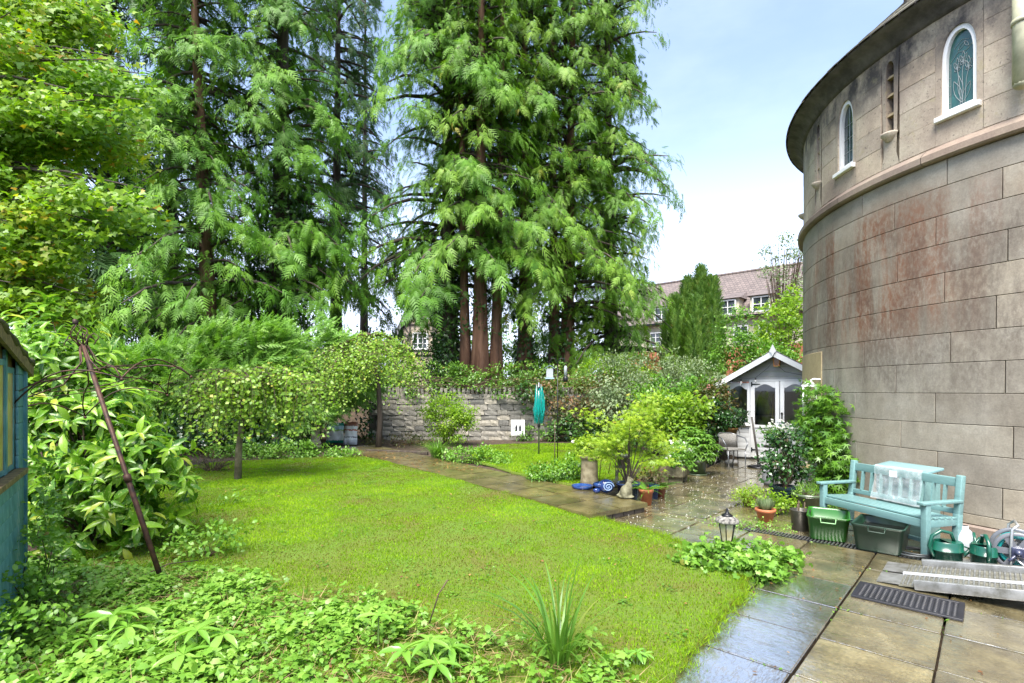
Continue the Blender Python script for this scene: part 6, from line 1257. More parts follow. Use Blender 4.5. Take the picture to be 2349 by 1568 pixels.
mt = empty('rubber_mat', (3.19, 4.226, .004), 'black honeycomb rubber mat on the paving before the ramp', 'mat', rz=rzr); M_RUB2 = plain('black_mat_rubber', (.012, .012, .016), .5, var=.3)
m = MB(); ML, MW = .70, .42
for y in (-MW / 2 + .015, MW / 2 - .015): m.box((0, y, .009), (ML, .035, .018), bev=.005)
for x in (-ML / 2 + .018, ML / 2 - .018): m.box((x, 0, .0092), (.04, MW - .05, .018), bev=.005)
m.build('border', M_RUB2, mt); hx6 = MB().lathe([(.0215, 0), (.0215, .014), (.015, .014), (.014, 0)], 6, smooth=False); hv, hf = np.array(hx6.v), np.array(hx6.f); cells = []
for i in range(17):
    for j in range(10):
        x = -.30 + i * .0375; y = -.17 + j * .0385 + (.019 if i % 2 else 0)
        if abs(y) < .185: cells.append((x, y))
cc = np.array(cells); Vc = (hv[None] + np.concatenate([cc, 0 * cc[:, :1]], 1)[:, None]).reshape(-1, 3); Fc = (hf[None] + (np.arange(len(cc)) * len(hv))[:, None, None]).reshape(-1, 4)
o = link('honeycomb', mesh_np('honeycomb', Vc, Fc), M_RUB2, mt); o['kind'] = 'stuff'; MB().box((0, 0, .0015), (ML - .06, MW - .06, .003)).build('backing', plain('mat_grime', (.01, .009, .008), .6), mt)

# ------------------------------------------------------------------ garden lantern
ln_ = gd(1668, 1297); gl = empty('garden_lantern', ln_, 'black six sided garden lantern with mossy cap among geranium leaves', 'lantern'); M_AMB = plain('smoky_lantern_glass', (.30, .24, .11), .12, spec=.8, alt=(.50, .46, .36), vs_=9); M_CAP = plain('mossy_lantern_cap', (.06, .055, .05), .8, var=.5, vs_=30, alt=(.35, .33, .29), bmp=.6)
MB().tube([(0, 0, -.1), (0, 0, .22)], .014, 8).lathe([(.012, .16), (.02, .175), (.012, .19), (.02, .205), (.045, .225), (.012, .22)], 8).build('stake', M_BLACK, gl)
MB().lathe([(.042, .225), (.050, .24), (.078, .415), (.07, .42)], 6, smooth=False).build('glass', M_AMB, gl); fr = MB()
for k in range(6): a = k * pi / 3; fr.tube([(.045 * cos(a), .045 * sin(a), .22), (.080 * cos(a), .080 * sin(a), .42)], .0055, 5)
fr.lathe([(.035, .212), (.052, .222), (.052, .236), (.04, .236)], 6, smooth=False).lathe([(.07, .405), (.084, .41), (.084, .425), (.07, .425)], 6, smooth=False).build('frame', M_BLACK, gl)
MB().lathe([(.085, .412), (.108, .418), (.112, .432), (.10, .452), (.07, .472), (.04, .482)], 20).build('cap', M_CAP, gl); MB().lathe([(.052, .478), (.052, .490), (.028, .505), (.018, .508), (.02, .52), (.012, .527), (.016, .54), (.007, .553), (0, .565)], 12).build('finial', M_BLACK, gl)

# ------------------------------------------------------------------ pots and planters
M_TERRA = plain('terracotta', (.36, .115, .045), .7, var=.25, vs_=12, bmp=.15); M_SOILP = plain('potting_soil', (.035, .022, .013), .9, var=.4); M_GGLAZE = m_wet('green_glaze', (.075, .105, .055), .3); M_BGLAZE = m_wet('dark_blue_glaze', (.012, .022, .07), .15, .3); M_CBLUE = m_wet('cobalt_glaze', (.008, .025, .17), .1, .3, alt=(.03, .09, .28)); M_BLKP = m_wet('black_plastic_pot', (.013, .014, .015), .4); M_STPOT = plain('lichened_stoneware', (.20, .155, .08), .8, var=.35, vs_=9, bmp=.4, alt=(.30, .26, .16)); M_TROUGH = plain('mossy_stone', (.09, .08, .045), .9, var=.4, vs_=9, bmp=.7, alt=(.20, .18, .11)); M_GALV = plain('galvanised', (.34, .35, .35), .4, .6, var=.2)
def pot(name, label, base, r0, r1, h, mat, cat='potted plant', rim=.02, saucer=None, group=None, square=False, rz=0):
    o = empty(name, base, label, cat, group, rz); n = 4 if square else 24; m = MB()
    m.lathe([(0, 0), (r0, 0), (r1 * .985, h - 2.2 * rim), (r1 + rim * .6, h - 2.0 * rim), (r1 + rim * .7, h), (r1 - rim * .3, h), (r1 - rim * .6, h - 1.5 * rim), (0, h - 1.6 * rim)], n, smooth=not square, a0=pi / 4 if square else 0, a1=2 * pi + (pi / 4 if square else 0)); m.build('pot', mat, o)
    MB().lathe([(r1 * (.92 if not square else .9), h - 1.3 * rim), (0, h - rim)], n, a0=pi / 4 if square else 0, a1=2 * pi + (pi / 4 if square else 0)).build('soil', M_SOILP, o)
    if saucer: MB().lathe([(0, .0), (saucer, 0), (saucer * 1.12, .035), (saucer * 1.06, .035), (saucer * .98, .012), (0, .012)], n).build('saucer', mat, o)
    return o
def crown(o, blobs, n, L, W, tm, mat, seed, ncl=None, cs=.06, droop=.3, name='foliage', h=0.2, nst=10, sr=.006, tint=.4, shell=.75):
    r_ = np.random.default_rng(seed); foliage(name, bushy(r_, blobs, n, L, W, tm, ncl, cs, droop, shell, tint), mat, o)
    if nst: C, _, _ = blob_points(r_, blobs, nst, .5); stems('stems', (0, 0, h), [tuple(c) for c in C], sr, M_TWIG, o, seed=seed)
def ferns(o, n, L, h, seed, mat=None, up=.55):
    r_ = np.random.default_rng(seed); a = np.arange(n) * 2.4; P = np.repeat([[0, 0, h]], n, 0) + np.stack([np.cos(a), np.sin(a), 0 * a], -1) * .03; l = L * r_.uniform(.7, 1.1, n); foliage('fronds', scatter(P, np.stack([np.cos(a), np.sin(a), r_.uniform(up - .3, up + .5, n)], -1), np.stack([-np.cos(a) * .5, -np.sin(a) * .5, 1 + 0 * a], -1), l, l * .8, T_FERN, r_.random(n)), mat or M_GREEN, o)
# acer in a dark blue pot
ab = gd(1441, 1152); ac = pot('potted_acer', 'lime yellow acer with thin dark stems in a dark blue pot', ab, .13, .17, .30, M_BGLAZE)
r_ = np.random.default_rng(61); st = MB(); parts = []; q = random.Random(61)
for i in range(22):
    px = 1345 + 205 * ((i * .618) % 1); hi_ = 888 + 170 * ((i * .37) % 1); 
    if px > 1500: hi_ = max(hi_, 985)
    if px < 1390: hi_ = max(hi_, 930)
    e = at(px, hi_, ab.y + q.uniform(-.45, .5)) - ab; b = Vector((q.uniform(-.03, .03), q.uniform(-.03, .03), .27)); md = b.lerp(e, .5) + Vector((q.uniform(-.08, .08), q.uniform(-.05, .05), .12)) - Vector((e.x * .18, e.y * .18, 0)); st.tube([b, b.lerp(md, .5), md, md.lerp(e, .55) + Vector((0, 0, .03)), e], [.008, .007, .005, .004, .002], 5, caps=False)
    n = 105; s = r_.random(n); C = np.array(md.lerp(e, .35)) + (np.array(e) - np.array(md.lerp(e, .35))) * s[:, None] + r_.normal(size=(n, 3)) * np.array([.13, .13, .03]); C[:, 2] -= .06 * s
    l = r_.uniform(.05, .085, n); parts.append(scatter(C, r_.normal(size=(n, 3)) * np.array([1, 1, .2]) + np.array([0, 0, -.5]), np.array([0, -.45, 1.]) + r_.normal(size=(n, 3)) * .3, l, l * .95, T_ACER, np.clip(r_.random(n) * .8 + .2 * q.random(), 0, 1)))
st.build('stems', M_DBARK, ac); foliage('crown', parts, M_ACER, ac)
# chimney pot with planter on top
cpb = gd(1352, 1111, .13); cpot = MB().lathe([(0, 0), (.155, 0), (.16, .03), (.145, .08), (.138, .40), (.135, .42), (.165, .44), (.168, .47), (.15, .485), (.155, .51), (.15, .54), (.12, .54), (.115, .40), (0, .40)], 28).build('chimney_pot', M_STPOT, None, cpb); tag(cpot, 'old lichened stoneware chimney pot used as a plinth beside the path', 'chimney pot')
tp = pot('potted_creeping_jenny', 'trailing golden plant in a black pot on top of the chimney pot', cpb + Vector((0, 0, .541)), .09, .125, .15, M_BLKP, rim=.016); crown(tp, [(0, 0, .17, .20, .18, .10), (.16, -.08, .08, .14, .12, .14), (-.16, -.05, .12, .12, .1, .1)], 1300, .04, .8, T_OVAL, M_ACER, 62, 60, .05, .8, h=.14, nst=14, sr=.003)
gc_ = gd(1336, 1121, .13); d = MB().lathe([(0, .01), (.13, .008), (.155, .0), (.165, .02), (.175, .05), (.168, .052), (.155, .03), (.13, .022), (0, .022)], 28).build('blue_dish', M_CBLUE, None, gc_); tag(d, 'shallow blue glazed dish on the path beside the snail pot', 'dish')
sn = gd(1386, 1131, .13); so_ = empty('snail_planter', sn, 'cobalt blue ceramic snail planter with spiral shell', 'planter'); m = MB(); m.ellipsoid((.03, 0, .105), (.125, .085, .105), 20, 12); m.lathe([(.075, .0), (.10, .02), (.105, .05), (.09, .07), (.075, .07), (.08, .04)], 20, (-.06, .05, .08)); m.ellipsoid((-.12, -.03, .04), (.06, .04, .04)); m.build('body', M_CBLUE, so_)
sp = MB(); sp.tube([(.05 + .085 * (1 - t / 15) * cos(t), -.078 - .012 * t / 15, .105 + .075 * (1 - t / 15) * sin(t)) for t in np.linspace(0, 14, 60)], .010, 6); sp.build('spiral', plain('pale_blue_glaze', (.30, .42, .62), .15), so_)
# statues, each one continuous skin
def fused(name, label, base, balls, mat, cat, vox=.012, rz=0):
    m = MB()
    for c_, r__, *rot in balls: m.ellipsoid(c_, r__, 16, 10, Matrix.Rotation(rot[0], 3, rot[1]) if rot else None)
    o = m.build(name, mat, None, base, rz); tag(o, label, cat); md = o.modifiers.new('r', 'REMESH'); md.mode = 'VOXEL'; md.voxel_size = vox; md.use_smooth_shade = True; s = o.modifiers.new('s', 'SMOOTH'); s.iterations = 4; return o
M_STAT = plain('mossy_cast_stone', (.13, .12, .06), .85, var=.4, vs_=14, bmp=.4, alt=(.23, .22, .14)); M_PALE = plain('pale_cast_stone', (.45, .38, .27), .85, var=.25, vs_=9, bmp=.3)
cb_ = gd(1437, 1143, .13); fused('cat_statue', 'mossy stone cat statue sitting on the path corner', cb_, [((0, 0, .02), (.12, .10, .022)), ((-.01, 0, .10), (.085, .07, .095)), ((-.045, .045, .06), (.055, .04, .06)), ((-.045, -.045, .06), (.055, .04, .06)), ((.035, 0, .16), (.055, .055, .085)), ((.06, .025, .08), (.022, .02, .08)), ((.06, -.025, .08), (.022, .02, .08)), ((.06, 0, .255), (.05, .045, .042)), ((.10, 0, .248), (.025, .022, .02)), ((.045, .03, .295), (.014, .012, .024)), ((.045, -.03, .295), (.014, .012, .024)), ((-.09, .05, .04), (.05, .03, .02))], M_STAT, 'statue', .011, R(15))
db = gd(1411, 1124, .13); fused('duck_statue', 'stone duck statue with raised neck beside the blue snail', db, [((0, 0, .09), (.11, .065, .075)), ((-.09, 0, .12), (.06, .04, .03)), ((.08, 0, .16), (.028, .028, .07), .3, 'Y'), ((.095, 0, .23), (.024, .024, .05)), ((.105, 0, .275), (.038, .03, .03)), ((.15, 0, .268), (.03, .016, .010)), ((0, 0, .015), (.09, .07, .02))], M_STAT, 'statue', .011, R(60))
# black pedestal planter
bp = gd(1449, 1108); bb = empty('pedestal_bowl', bp + Vector((.0, .9, 0)), 'black square topped pedestal bowl behind the acer stems', 'planter'); MB().lathe([(0, 0), (.15, 0), (.15, .03), (.10, .06), (.09, .20), (.13, .27), (.20, .36), (.235, .37), (.235, .40), (.20, .40), (.17, .37), (0, .36)], 4, smooth=False, a0=pi / 4, a1=2 * pi + pi / 4).build('bowl', M_BLKP, bb); r_ = np.random.default_rng(63); n = 60
a = r_.random(n) * 2 * pi; rr = .13 * np.sqrt(r_.random(n)); foliage('rosettes', scatter(np.stack([rr * np.cos(a), rr * np.sin(a), .38 + .03 * r_.random(n)], -1), r_.normal(size=(n, 3)) * .5 + np.array([0, 0, .6]), r_.normal(size=(n, 3)), .05, .03, T_OVAL, r_.random(n)), M_SILV, bb)
p1 = gd(1482, 1158); f1 = pot('potted_fern', 'fern in a bright terracotta pot at the patio edge', p1, .075, .098, .235, M_TERRA, rim=.022, group='potted ferns'); ferns(f1, 20, .28, .22, 64)
p2 = gd(1516, 1141); f2 = pot('potted_fern', 'smaller fern in the darker terracotta pot behind the bright one', p2, .055, .075, .18, plain('damp_terracotta', (.20, .06, .03), .6, var=.3), rim=.018, group='potted ferns'); ferns(f2, 16, .30, .17, 65)
p3 = gd(1500, 1146); f3 = pot('potted_fern', 'blue glazed pot squeezed between the two fern pots', p3 + Vector((.02, .06, 0)), .06, .075, .22, M_CBLUE, rim=.016, group='potted ferns'); ferns(f3, 9, .16, .2, 66)
shrub('self_seeded_fern', 'russet fern clump behind the terracotta pots', 'plant', gd(1475, 1120), [(0, 0, .15, .25, .15, .15), (.2, .2, .2, .2, .15, .15)], 500, .07, .5, T_OVAL, M_BRN, 40, .07, .2, 67)
# stone trough with white flowers
tr0 = gd(1556, 1106); tro = empty('stone_trough', tr0, 'mossy stone trough on feet filled with white flowers', 'planter', rz=R(60)); m = MB(); m.box((0, 0, .22), (.62, .30, .20), bev=.025); m.build('trough', M_TROUGH, tro)
for x in (-.2, .2): MB().box((x, 0, .06), (.10, .24, .125), bev=.015).build('foot', M_TROUGH, tro)
MB().box((0, 0, .321), (.52, .22, .01)).build('soil', M_SOILP, tro); crown(tro, [(-.15, 0, .45, .24, .2, .16), (.15, 0, .50, .26, .22, .2), (0, -.1, .4, .3, .15, .12)], 1500, .06, .55, T_OVAL, M_GREEN, 68, 70, .06, h=.33, nst=20)
r_ = np.random.default_rng(69); C, O, _ = blob_points(r_, [(-.1, .06, .5, .28, .2, .16), (.15, .05, .55, .26, .22, .2)], 26, .9); C = np.repeat(C, 6, 0) + r_.normal(size=(156, 3)) * .022; foliage('flowers', scatter(C, r_.normal(size=(156, 3)), np.repeat(O, 6, 0) + r_.normal(size=(156, 3)) * .4, .055, .05, T_OVAL, r_.random(156)), M_FLOWW, tro)
# green glazed pot with choisya
g0 = gd(1600, 1090); gp_ = pot('potted_choisya', 'bushy fresh green choisya in an olive glazed pot with saucer', g0, .14, .185, .32, M_GGLAZE, saucer=.17); r_ = np.random.default_rng(70); C, O, _ = blob_points(r_, [(0, 0, .62, .30, .28, .26), (.14, -.05, .5, .26, .22, .22), (-.12, 0, .78, .2, .2, .2)], 210, .7); parts = []
for k in range(6): a = k * 1.05 + r_.random(210); A = np.stack([np.cos(a), np.sin(a), -.15 + 0 * a], -1) + O * .5; l = r_.uniform(.09, .14, 210); parts.append(scatter(C, A, O * .5 + np.array([0, -.1, .8]), l, l * .28, T_LANCE, np.clip(.25 + .7 * r_.random(210), 0, 1)))
foliage('foliage', parts, M_GREEN, gp_); stems('stems', (0, 0, .3), [tuple(C[i]) for i in range(0, 210, 12)], .007, M_TWIG, gp_)
# low wire edging behind the pot
we = MB(); e0, e1 = gd(1622, 1074), gd(1652, 1060)
for k in range(22):
    a = e0.lerp(e1, k / 22); b = e0.lerp(e1, (k + 1.6) / 22); m_ = (a + b) / 2; we.tube([a + Vector((0, 0, -.02)), a + Vector((0, 0, .12)), m_ + Vector((0, 0, .19)), b + Vector((0, 0, .12)), b + Vector((0, 0, -.02))], .006, 5, caps=False)
we.beam(e0 + Vector((0, 0, .06)), e1 + Vector((0, 0, .06)), .008, .012); wo_ = we.build('wire_edging', M_BLACK); tag(wo_, 'low black hooped wire edging beside the olive pot', 'edging')
# wicker bistro chair
M_WICK = plain('grey_wicker', (.20, .19, .17), .7, var=.4, vs_=60, bmp=.8, bs=120); M_CHROME = plain('grey_steel_tube', (.20, .205, .21), .3, .7); c0 = gd(1690, 1078); chv = empty('wicker_chair', (c0.x, c0.y, 0), 'grey wicker bistro chair in front of the summerhouse', 'chair', rz=R(12))
for sx_ in (-1, 1):
    MB().tube([(sx_ * .20, -.02, 0), (sx_ * .21, .0, .43)], .012, 8).build('front_leg', M_CHROME, chv); MB().tube([(sx_ * .24, .48, 0), (sx_ * .20, .40, .25), (sx_ * .19, .36, .45)], .012, 8).build('rear_leg', M_CHROME, chv)
MB().tube([(-.21, 0, .42), (-.27, .0, .55), (-.28, .10, .66), (-.25, .32, .71), (-.13, .43, .76), (.13, .43, .76), (.25, .32, .71), (.28, .10, .66), (.27, 0, .55), (.21, 0, .42)], .014, 8).build('arm_hoop', M_CHROME, chv)
m = MB(); m.box((0, .19, .43), (.44, .42, .03), bev=.012); m.build('seat', M_WICK, chv); bk = MB(); n = 14
for i in range(n + 1):
    a = -1.0 + 2.0 * i / n; x, y = .235 * sin(a) / sin(1.0) * .9, .40 - .10 * (abs(a)) ** 2; bk.v += [(x, y - .006, .44), (x, y + .012, .75 - .02 * a * a)]; 
for i in range(n): bk.f.append((2 * i, 2 * i + 2, 2 * i + 3, 2 * i + 1)); bk.sm.append(True)
bo = bk.build('backrest', M_WICK, chv); so2 = bo.modifiers.new('t', 'SOLIDIFY'); so2.thickness = .012
# leaning parasol pole with round base
pp0 = gd(1741, 1073); ps = empty('parasol_stand', pp0, 'dark pole tilted in a round parasol base beside the wicker chair', 'parasol stand'); MB().lathe([(0, 0), (.24, 0), (.24, .025), (.15, .045), (.04, .06), (.035, .12), (0, .12)], 28).build('base', M_BLACK, ps); MB().tube([(0, 0, .05), (-.06, 0, .45), (-.16, .0, 1.12)], [.022, .024, .019], 10).build('pole', plain('dark_stained_wood', (.06, .05, .04), .5, var=.3), ps)
# camellia on a stand
k0 = at(1678, 999, 11.9); cst = empty('plant_stand', (k0.x, k0.y, 0), 'thin black plant stand under the camellia pot', 'stand'); m = MB()
for k in range(4): a = pi / 4 + k * pi / 2; m.tube([(.15 * cos(a), .15 * sin(a), 0), (.12 * cos(a), .12 * sin(a), k0.z)], .008, 6)
m.lathe([(.0, 0), (.14, 0), (.14, .012), (0, .012)], 20, (0, 0, k0.z - .013)); m.build('frame', M_BLACK, cst)
cm_ = pot('potted_camellia', 'dark glossy camellia in a banded terracotta pot before the side window', k0, .10, .13, .17, plain('ochre_terracotta', (.42, .19, .05), .6, alt=(.16, .15, .05), vs_=7, var=.2), rim=.02); crown(cm_, [(0, 0, .36, .20, .18, .2), (.16, 0, .42, .16, .15, .14), (-.16, 0, .32, .14, .13, .12)], 900, .075, .5, T_OVAL, M_DGREEN, 71, 60, .06, h=.15, nst=14)
# white daisies on a low table
t0 = at(1785, 1024, 10.4); tb_ = empty('metal_table', (t0.x, t0.y, 0), 'small dark metal table carrying the white daisies', 'table'); m = MB(); m.lathe([(0, 0), (.30, 0), (.30, .02), (0, .02)], 24, (0, 0, t0.z - .02)); m.build('top', M_IRON, tb_)
for k in range(3): a = k * 2.1; MB().tube([(.24 * cos(a), .24 * sin(a), 0), (.12 * cos(a), .12 * sin(a), .3), (.2 * cos(a), .2 * sin(a), t0.z - .02)], .010, 6).build('leg', M_IRON, tb_)
dz_ = pot('potted_daisies', 'white daisies in a dark trough on the small metal table', t0 + Vector((0, 0, .002)), .13, .17, .16, M_BLKP); crown(dz_, [(0, 0, .22, .22, .18, .12), (-.1, 0, .3, .2, .16, .12)], 700, .06, .35, T_OVAL, M_GREEN, 72, 50, .06, h=.14, nst=22, sr=.003); r_ = np.random.default_rng(73); C, O, _ = blob_points(r_, [(.02, 0, .42, .24, .2, .12), (.0, 0, .33, .26, .2, .1)], 60, .6); C = np.repeat(C, 7, 0); a = np.tile(np.arange(7) * .9, 60); foliage('flowers', scatter(C, np.stack([np.cos(a), np.sin(a) * .6, .3 + np.sin(a) * .4], -1), np.repeat(r_.normal(size=(60, 3)) * .3 + np.array([0, -.6, .7]), 7, 0), .032, .014, T_OVAL, r_.random(420)), M_FLOWW, dz_)
g2 = gd(1767, 1113); gu = MB().lathe([(0, 0), (.10, 0), (.13, .05), (.14, .14), (.12, .24), (.135, .26), (.12, .27), (.10, .24), (0, .22)], 24).build('grey_urn', plain('grey_stone', (.24, .24, .25), .7, var=.2, bmp=.2), None, (g2.x, g2.y, 0)); tag(gu, 'plain grey stone urn behind the rose pot', 'urn')
ws = MB(); ws.tube([g2 + Vector((-.12, -.25, 0)), g2 + Vector((-.02, -.2, .22)), g2 + Vector((.05, -.2, .42)), g2 + Vector((.03, -.2, .52)), g2 + Vector((-.02, -.2, .46))], .010, 6).tube([g2 + Vector((.14, -.25, 0)), g2 + Vector((.08, -.2, .2)), g2 + Vector((.05, -.2, .42))], .010, 6); w1 = ws.build('iron_plant_hook', M_BLACK); tag(w1, 'bent black iron hook standing before the grey urn', 'hook')
# rose in a square navy pot, thyme, lavender, bucket, bowl
q0 = gd(1800, 1163); ro_ = pot('potted_rose', 'climbing rose with pale blooms in a square navy pot', q0, .13, .20, .31, m_wet('navy_glaze', (.012, .028, .045), .25, .3), square=True, rz=R(20)); crown(ro_, [(0, 0, .75, .26, .22, .35), (.12, 0, 1.0, .2, .18, .2), (-.1, 0, .55, .22, .2, .2), (.2, .05, .6, .2, .2, .25)], 1700, .062, .65, T_OVAL, M_DGREEN, 74, 80, .07, h=.28, nst=24, sr=.008); r_ = np.random.default_rng(75); C, O, _ = blob_points(r_, [(0, -.1, .7, .26, .2, .3)], 5, .95); C = np.repeat(C, 8, 0) + r_.normal(size=(40, 3)) * .015; foliage('flowers', scatter(C, r_.normal(size=(40, 3)), r_.normal(size=(40, 3)), .04, .035, T_OVAL, r_.random(40)), leafmat('apricot_petal', [(0, (.75, .55, .35)), (1, (.8, .7, .55))]), ro_)
q1 = gd(1718, 1160); th_ = pot('potted_thyme', 'golden thyme spilling from a brown pot, farthest of the small pots', q1, .075, .10, .15, plain('brown_clay', (.15, .06, .03), .6, var=.3)); crown(th_, [(0, 0, .2, .17, .15, .09), (-.1, -.05, .14, .12, .1, .1)], 1200, .03, .45, T_OVAL, M_ACER, 76, 60, .05, .6, h=.13, nst=14, sr=.003)
q2 = gd(1756, 1198); lv = pot('potted_lavender', 'grey green lavender in a red terracotta pot near the lantern', q2, .08, .112, .175, M_TERRA, rim=.02); r_ = np.random.default_rng(77); n = 420; a = r_.random(n) * 2 * pi; ti = r_.random(n) * .75; foliage('foliage', scatter(np.stack([.05 * np.cos(a), .05 * np.sin(a), .16 + 0 * a], -1), np.stack([np.cos(a) * ti, np.sin(a) * ti, 1 + 0 * a], -1), np.stack([np.cos(a), np.sin(a), .2 + 0 * a], -1), r_.uniform(.08, .17, n), .010, T_OVAL, r_.random(n)), M_SILV, lv)
q3 = gd(1836, 1216); bkt = empty('metal_bucket', q3, 'tarnished metal bucket holding short canes beside the green crate', 'bucket'); MB().lathe([(0, 0), (.095, 0), (.112, .24), (.117, .245), (.112, .25), (.106, .245), (.09, .02), (0, .02)], 24).build('bucket', plain('tarnished_tin', (.085, .08, .065), .4, .5, var=.4, vs_=6), bkt); m = MB(); m.tube([(-.02, 0, .02), (-.03, -.02, .36)], .009, 6).tube([(.05, .02, .02), (.07, .03, .33)], .008, 6).tube([(.02, .04, .02), (.0, .06, .30)], .008, 6); m.build('canes', M_TWIG, bkt)
q4 = gd(1846, 1176); ob_ = pot('olive_bowl', 'wide olive glazed bowl of sprouting grass behind the bucket', q4 + Vector((.1, .1, 0)), .14, .20, .25, M_GGLAZE); crown(ob_, [(0, 0, .27, .15, .14, .06)], 400, .07, .15, T_BLADE, M_COVER, 78, 40, .05, -.4, h=.23, nst=8, sr=.004)
shrub('potted_nasturtium', 'yellow green seedlings in a small tray behind the lavender pot', 'plant', gd(1775, 1180), [(0, 0, .14, .2, .14, .12), (.2, .05, .12, .16, .12, .1), (-.1, .25, .2, .2, .15, .12)], 1100, .04, .6, T_OVAL, M_LIME, 70, .06, .3, 98)
shrub('creeping_weed', 'sprawling weeds growing from the joints before the lavender pot', 'plant', gd(1730, 1212), [(0, 0, .02, .3, .12, .035), (.3, -.1, .02, .25, .1, .03), (-.3, .1, .02, .2, .1, .03), (.05, .25, .02, .3, .1, .03)], 700, .03, .6, T_OVAL, M_COVER, 80, .06, .1, 99, nst=14, sr=.003)
# white lattice pillar with the climber, lamp on the tower
lt0 = Vector(((1857 - CXD) / FD * 8.3, 8.3, 0)); lat = empty('lattice_pillar', lt0, 'white lattice pillar against the tower behind the climber', 'trellis', rz=R(-25)); M_LATT = M_WPAINT; lh_ = 1.78; fr = MB()
for x in (-.09, .09): fr.box((x, 0, lh_ / 2), (.022, .02, lh_))
fr.box((0, 0, lh_), (.22, .03, .03)).build('frame', M_LATT, lat)
for s_ in (-1, 1):
    la = MB().beam((-.08 * s_, .004 * s_, 0), (.08 * s_, .004 * s_, .16), .006, .018, up=(0, 1, 0)).mesh('lath'); la.materials.append(M_LATT)
    for k in range(20): link('lath', la, None, lat, (0, 0, .02 + k * .082))
shrub('passion_flower', 'glossy passion flower climber hanging beside the bench', 'climber', (lt0.x + .02, lt0.y - .3, 0), [(.0, .22, 1.58, .15, .28, .26), (.02, .0, 1.25, .16, .40, .36), (.0, -.1, .80, .15, .36, .34), (.02, -.28, .5, .14, .28, .34), (.0, -.2, .15, .12, .2, .2), (-.10, .2, 1.0, .14, .2, .3)], 2600, .12, .8, T_ACER, M_GREEN, 170, .07, .7, 100, nst=26, sr=.007)
wl_ = at(1856, 884, 8.5); lm_ = empty('wall_lamp', wl_, 'white domed lamp on the tower above the climber', 'lamp'); MB().lathe([(0, .07), (.04, .06), (.075, .03), (.085, 0), (.08, 0), (.07, .025), (0, .055)], 20).build('shade', M_WPVC, lm_); MB().tube([(0, 0, .06), (.06, -.02, .10), (.22, -.12, .08)], .014, 8).build('arm', M_WPVC, lm_); MB().lathe([(0, -.05), (.03, -.03), (.032, 0), (0, 0)], 12).build('bulb', M_BULB, lm_)

# ------------------------------------------------------------------ far lawn things
rd = gd(1236, 1047, .1); dry = empty('rotary_dryer', rd, 'folded rotary clothes dryer with turquoise lines on the far lawn', 'clothes dryer'); M_TLINE = plain('turquoise_line', (.0, .38, .33), .5); hT = 1.80
MB().tube([(0, 0, -.1), (0, 0, .72), (0, 0, .73), (0, 0, hT)], [.022, .022, .026, .022], 10).build('pole', M_CHROME, dry); MB().lathe([(.03, .70), (.035, .72), (.035, .78), (.028, .80)], 12).lathe([(.03, 1.62), (.04, 1.63), (.04, 1.69), (.03, 1.70)], 12).build('collar', M_BLACK, dry)
for k in range(4): a = pi / 4 + k * pi / 2; MB().tube([(.03 * cos(a), .03 * sin(a), .76), (.09 * cos(a), .09 * sin(a), 1.2), (.075 * cos(a), .075 * sin(a), 1.76)], .009, 6).build('arm', M_CHROME, dry)
m = MB(); q = random.Random(8)
for k in range(70):
    a = q.uniform(0, 2 * pi); b = a + q.uniform(.5, 1.6); zt = q.uniform(1.2, 1.72); zb = zt - q.uniform(.35, .95); zb = max(zb, .80); r1 = q.uniform(.08, .15)
    m.tube([(.08 * cos(a), .08 * sin(a), zt), (r1 * cos(a), r1 * sin(a), (zt + zb) / 2), (r1 * .75 * cos((a + b) / 2), r1 * .75 * sin((a + b) / 2), zb), (r1 * cos(b), r1 * sin(b), (zt + zb) / 2), (.08 * cos(b), .08 * sin(b), zt)], .004, 4, caps=False)
m.build('lines', M_TLINE, dry)
fp = gd(1279, 1060, .1); fd = empty('feeder_pole', fp, 'tall black double hooked bird feeder pole', 'feeder pole'); MB().tube([(0, 0, -.1), (0, 0, 2.15)], .010, 8).build('pole', M_BLACK, fd)
for s_ in (-1, 1): MB().tube([(0, 0, 2.1), (.01 * s_, 0, 2.25), (.06 * s_, 0, 2.33), (.13 * s_, 0, 2.33), (.18 * s_, 0, 2.25), (.18 * s_, 0, 2.19), (.20 * s_, 0, 2.17)], .008, 6).build('hook', M_BLACK, fd)
h1 = empty('bird_table_feeder', fp + Vector((-.18, 0, 1.86)), 'pale house shaped bird feeder hanging on the left hook', 'bird feeder'); M_CLEARP = plain('clear_plastic', (.65, .7, .74), .15, trans=.5); MB().box((0, 0, .14), (.15, .12, .20)).build('body', M_CLEARP, h1); MB().box((0, 0, .02), (.20, .16, .03)).build('tray', plain('blue_grey_plastic', (.30, .42, .48), .5), h1)
for s_ in (-1, 1): MB().beam((0, 0, .31), (s_ * .12, 0, .235), .17, .012, up=(0, 0, 1)).build('roof', plain('slate_plastic', (.16, .22, .26), .5), h1)
MB().tube([(0, 0, .30), (0, 0, .34)], .004, 5).build('hanger', M_BLACK, h1)
h2 = empty('tube_feeder', fp + Vector((.18, 0, 1.80)), 'clear tube seed feeder with black tray on the right hook', 'bird feeder'); MB().lathe([(0, .12), (.035, .12), (.035, .33), (.02, .36), (0, .365)], 14).build('tube', M_CLEARP, h2); MB().lathe([(0, 0), (.05, .0), (.055, .05), (.05, .11), (.03, .125), (0, .125)], 14).build('tray', M_BLACK, h2); MB().tube([(0, 0, .36), (0, 0, .40)], .004, 5).build('hanger', M_BLACK, h2)
cbp = at(1188, 999, 16.7); cbd = empty('painted_board', cbp, 'white painted board with black cat drawings leaning on the wall', 'board', rz=0); MB().box((0, .05, .24), (.44, .02, .50), M=Matrix.Rotation(R(-9), 4, 'X')).build('panel', plain('chalky_white', (.62, .62, .60), .7, var=.12, vs_=7), cbd)
m = MB()
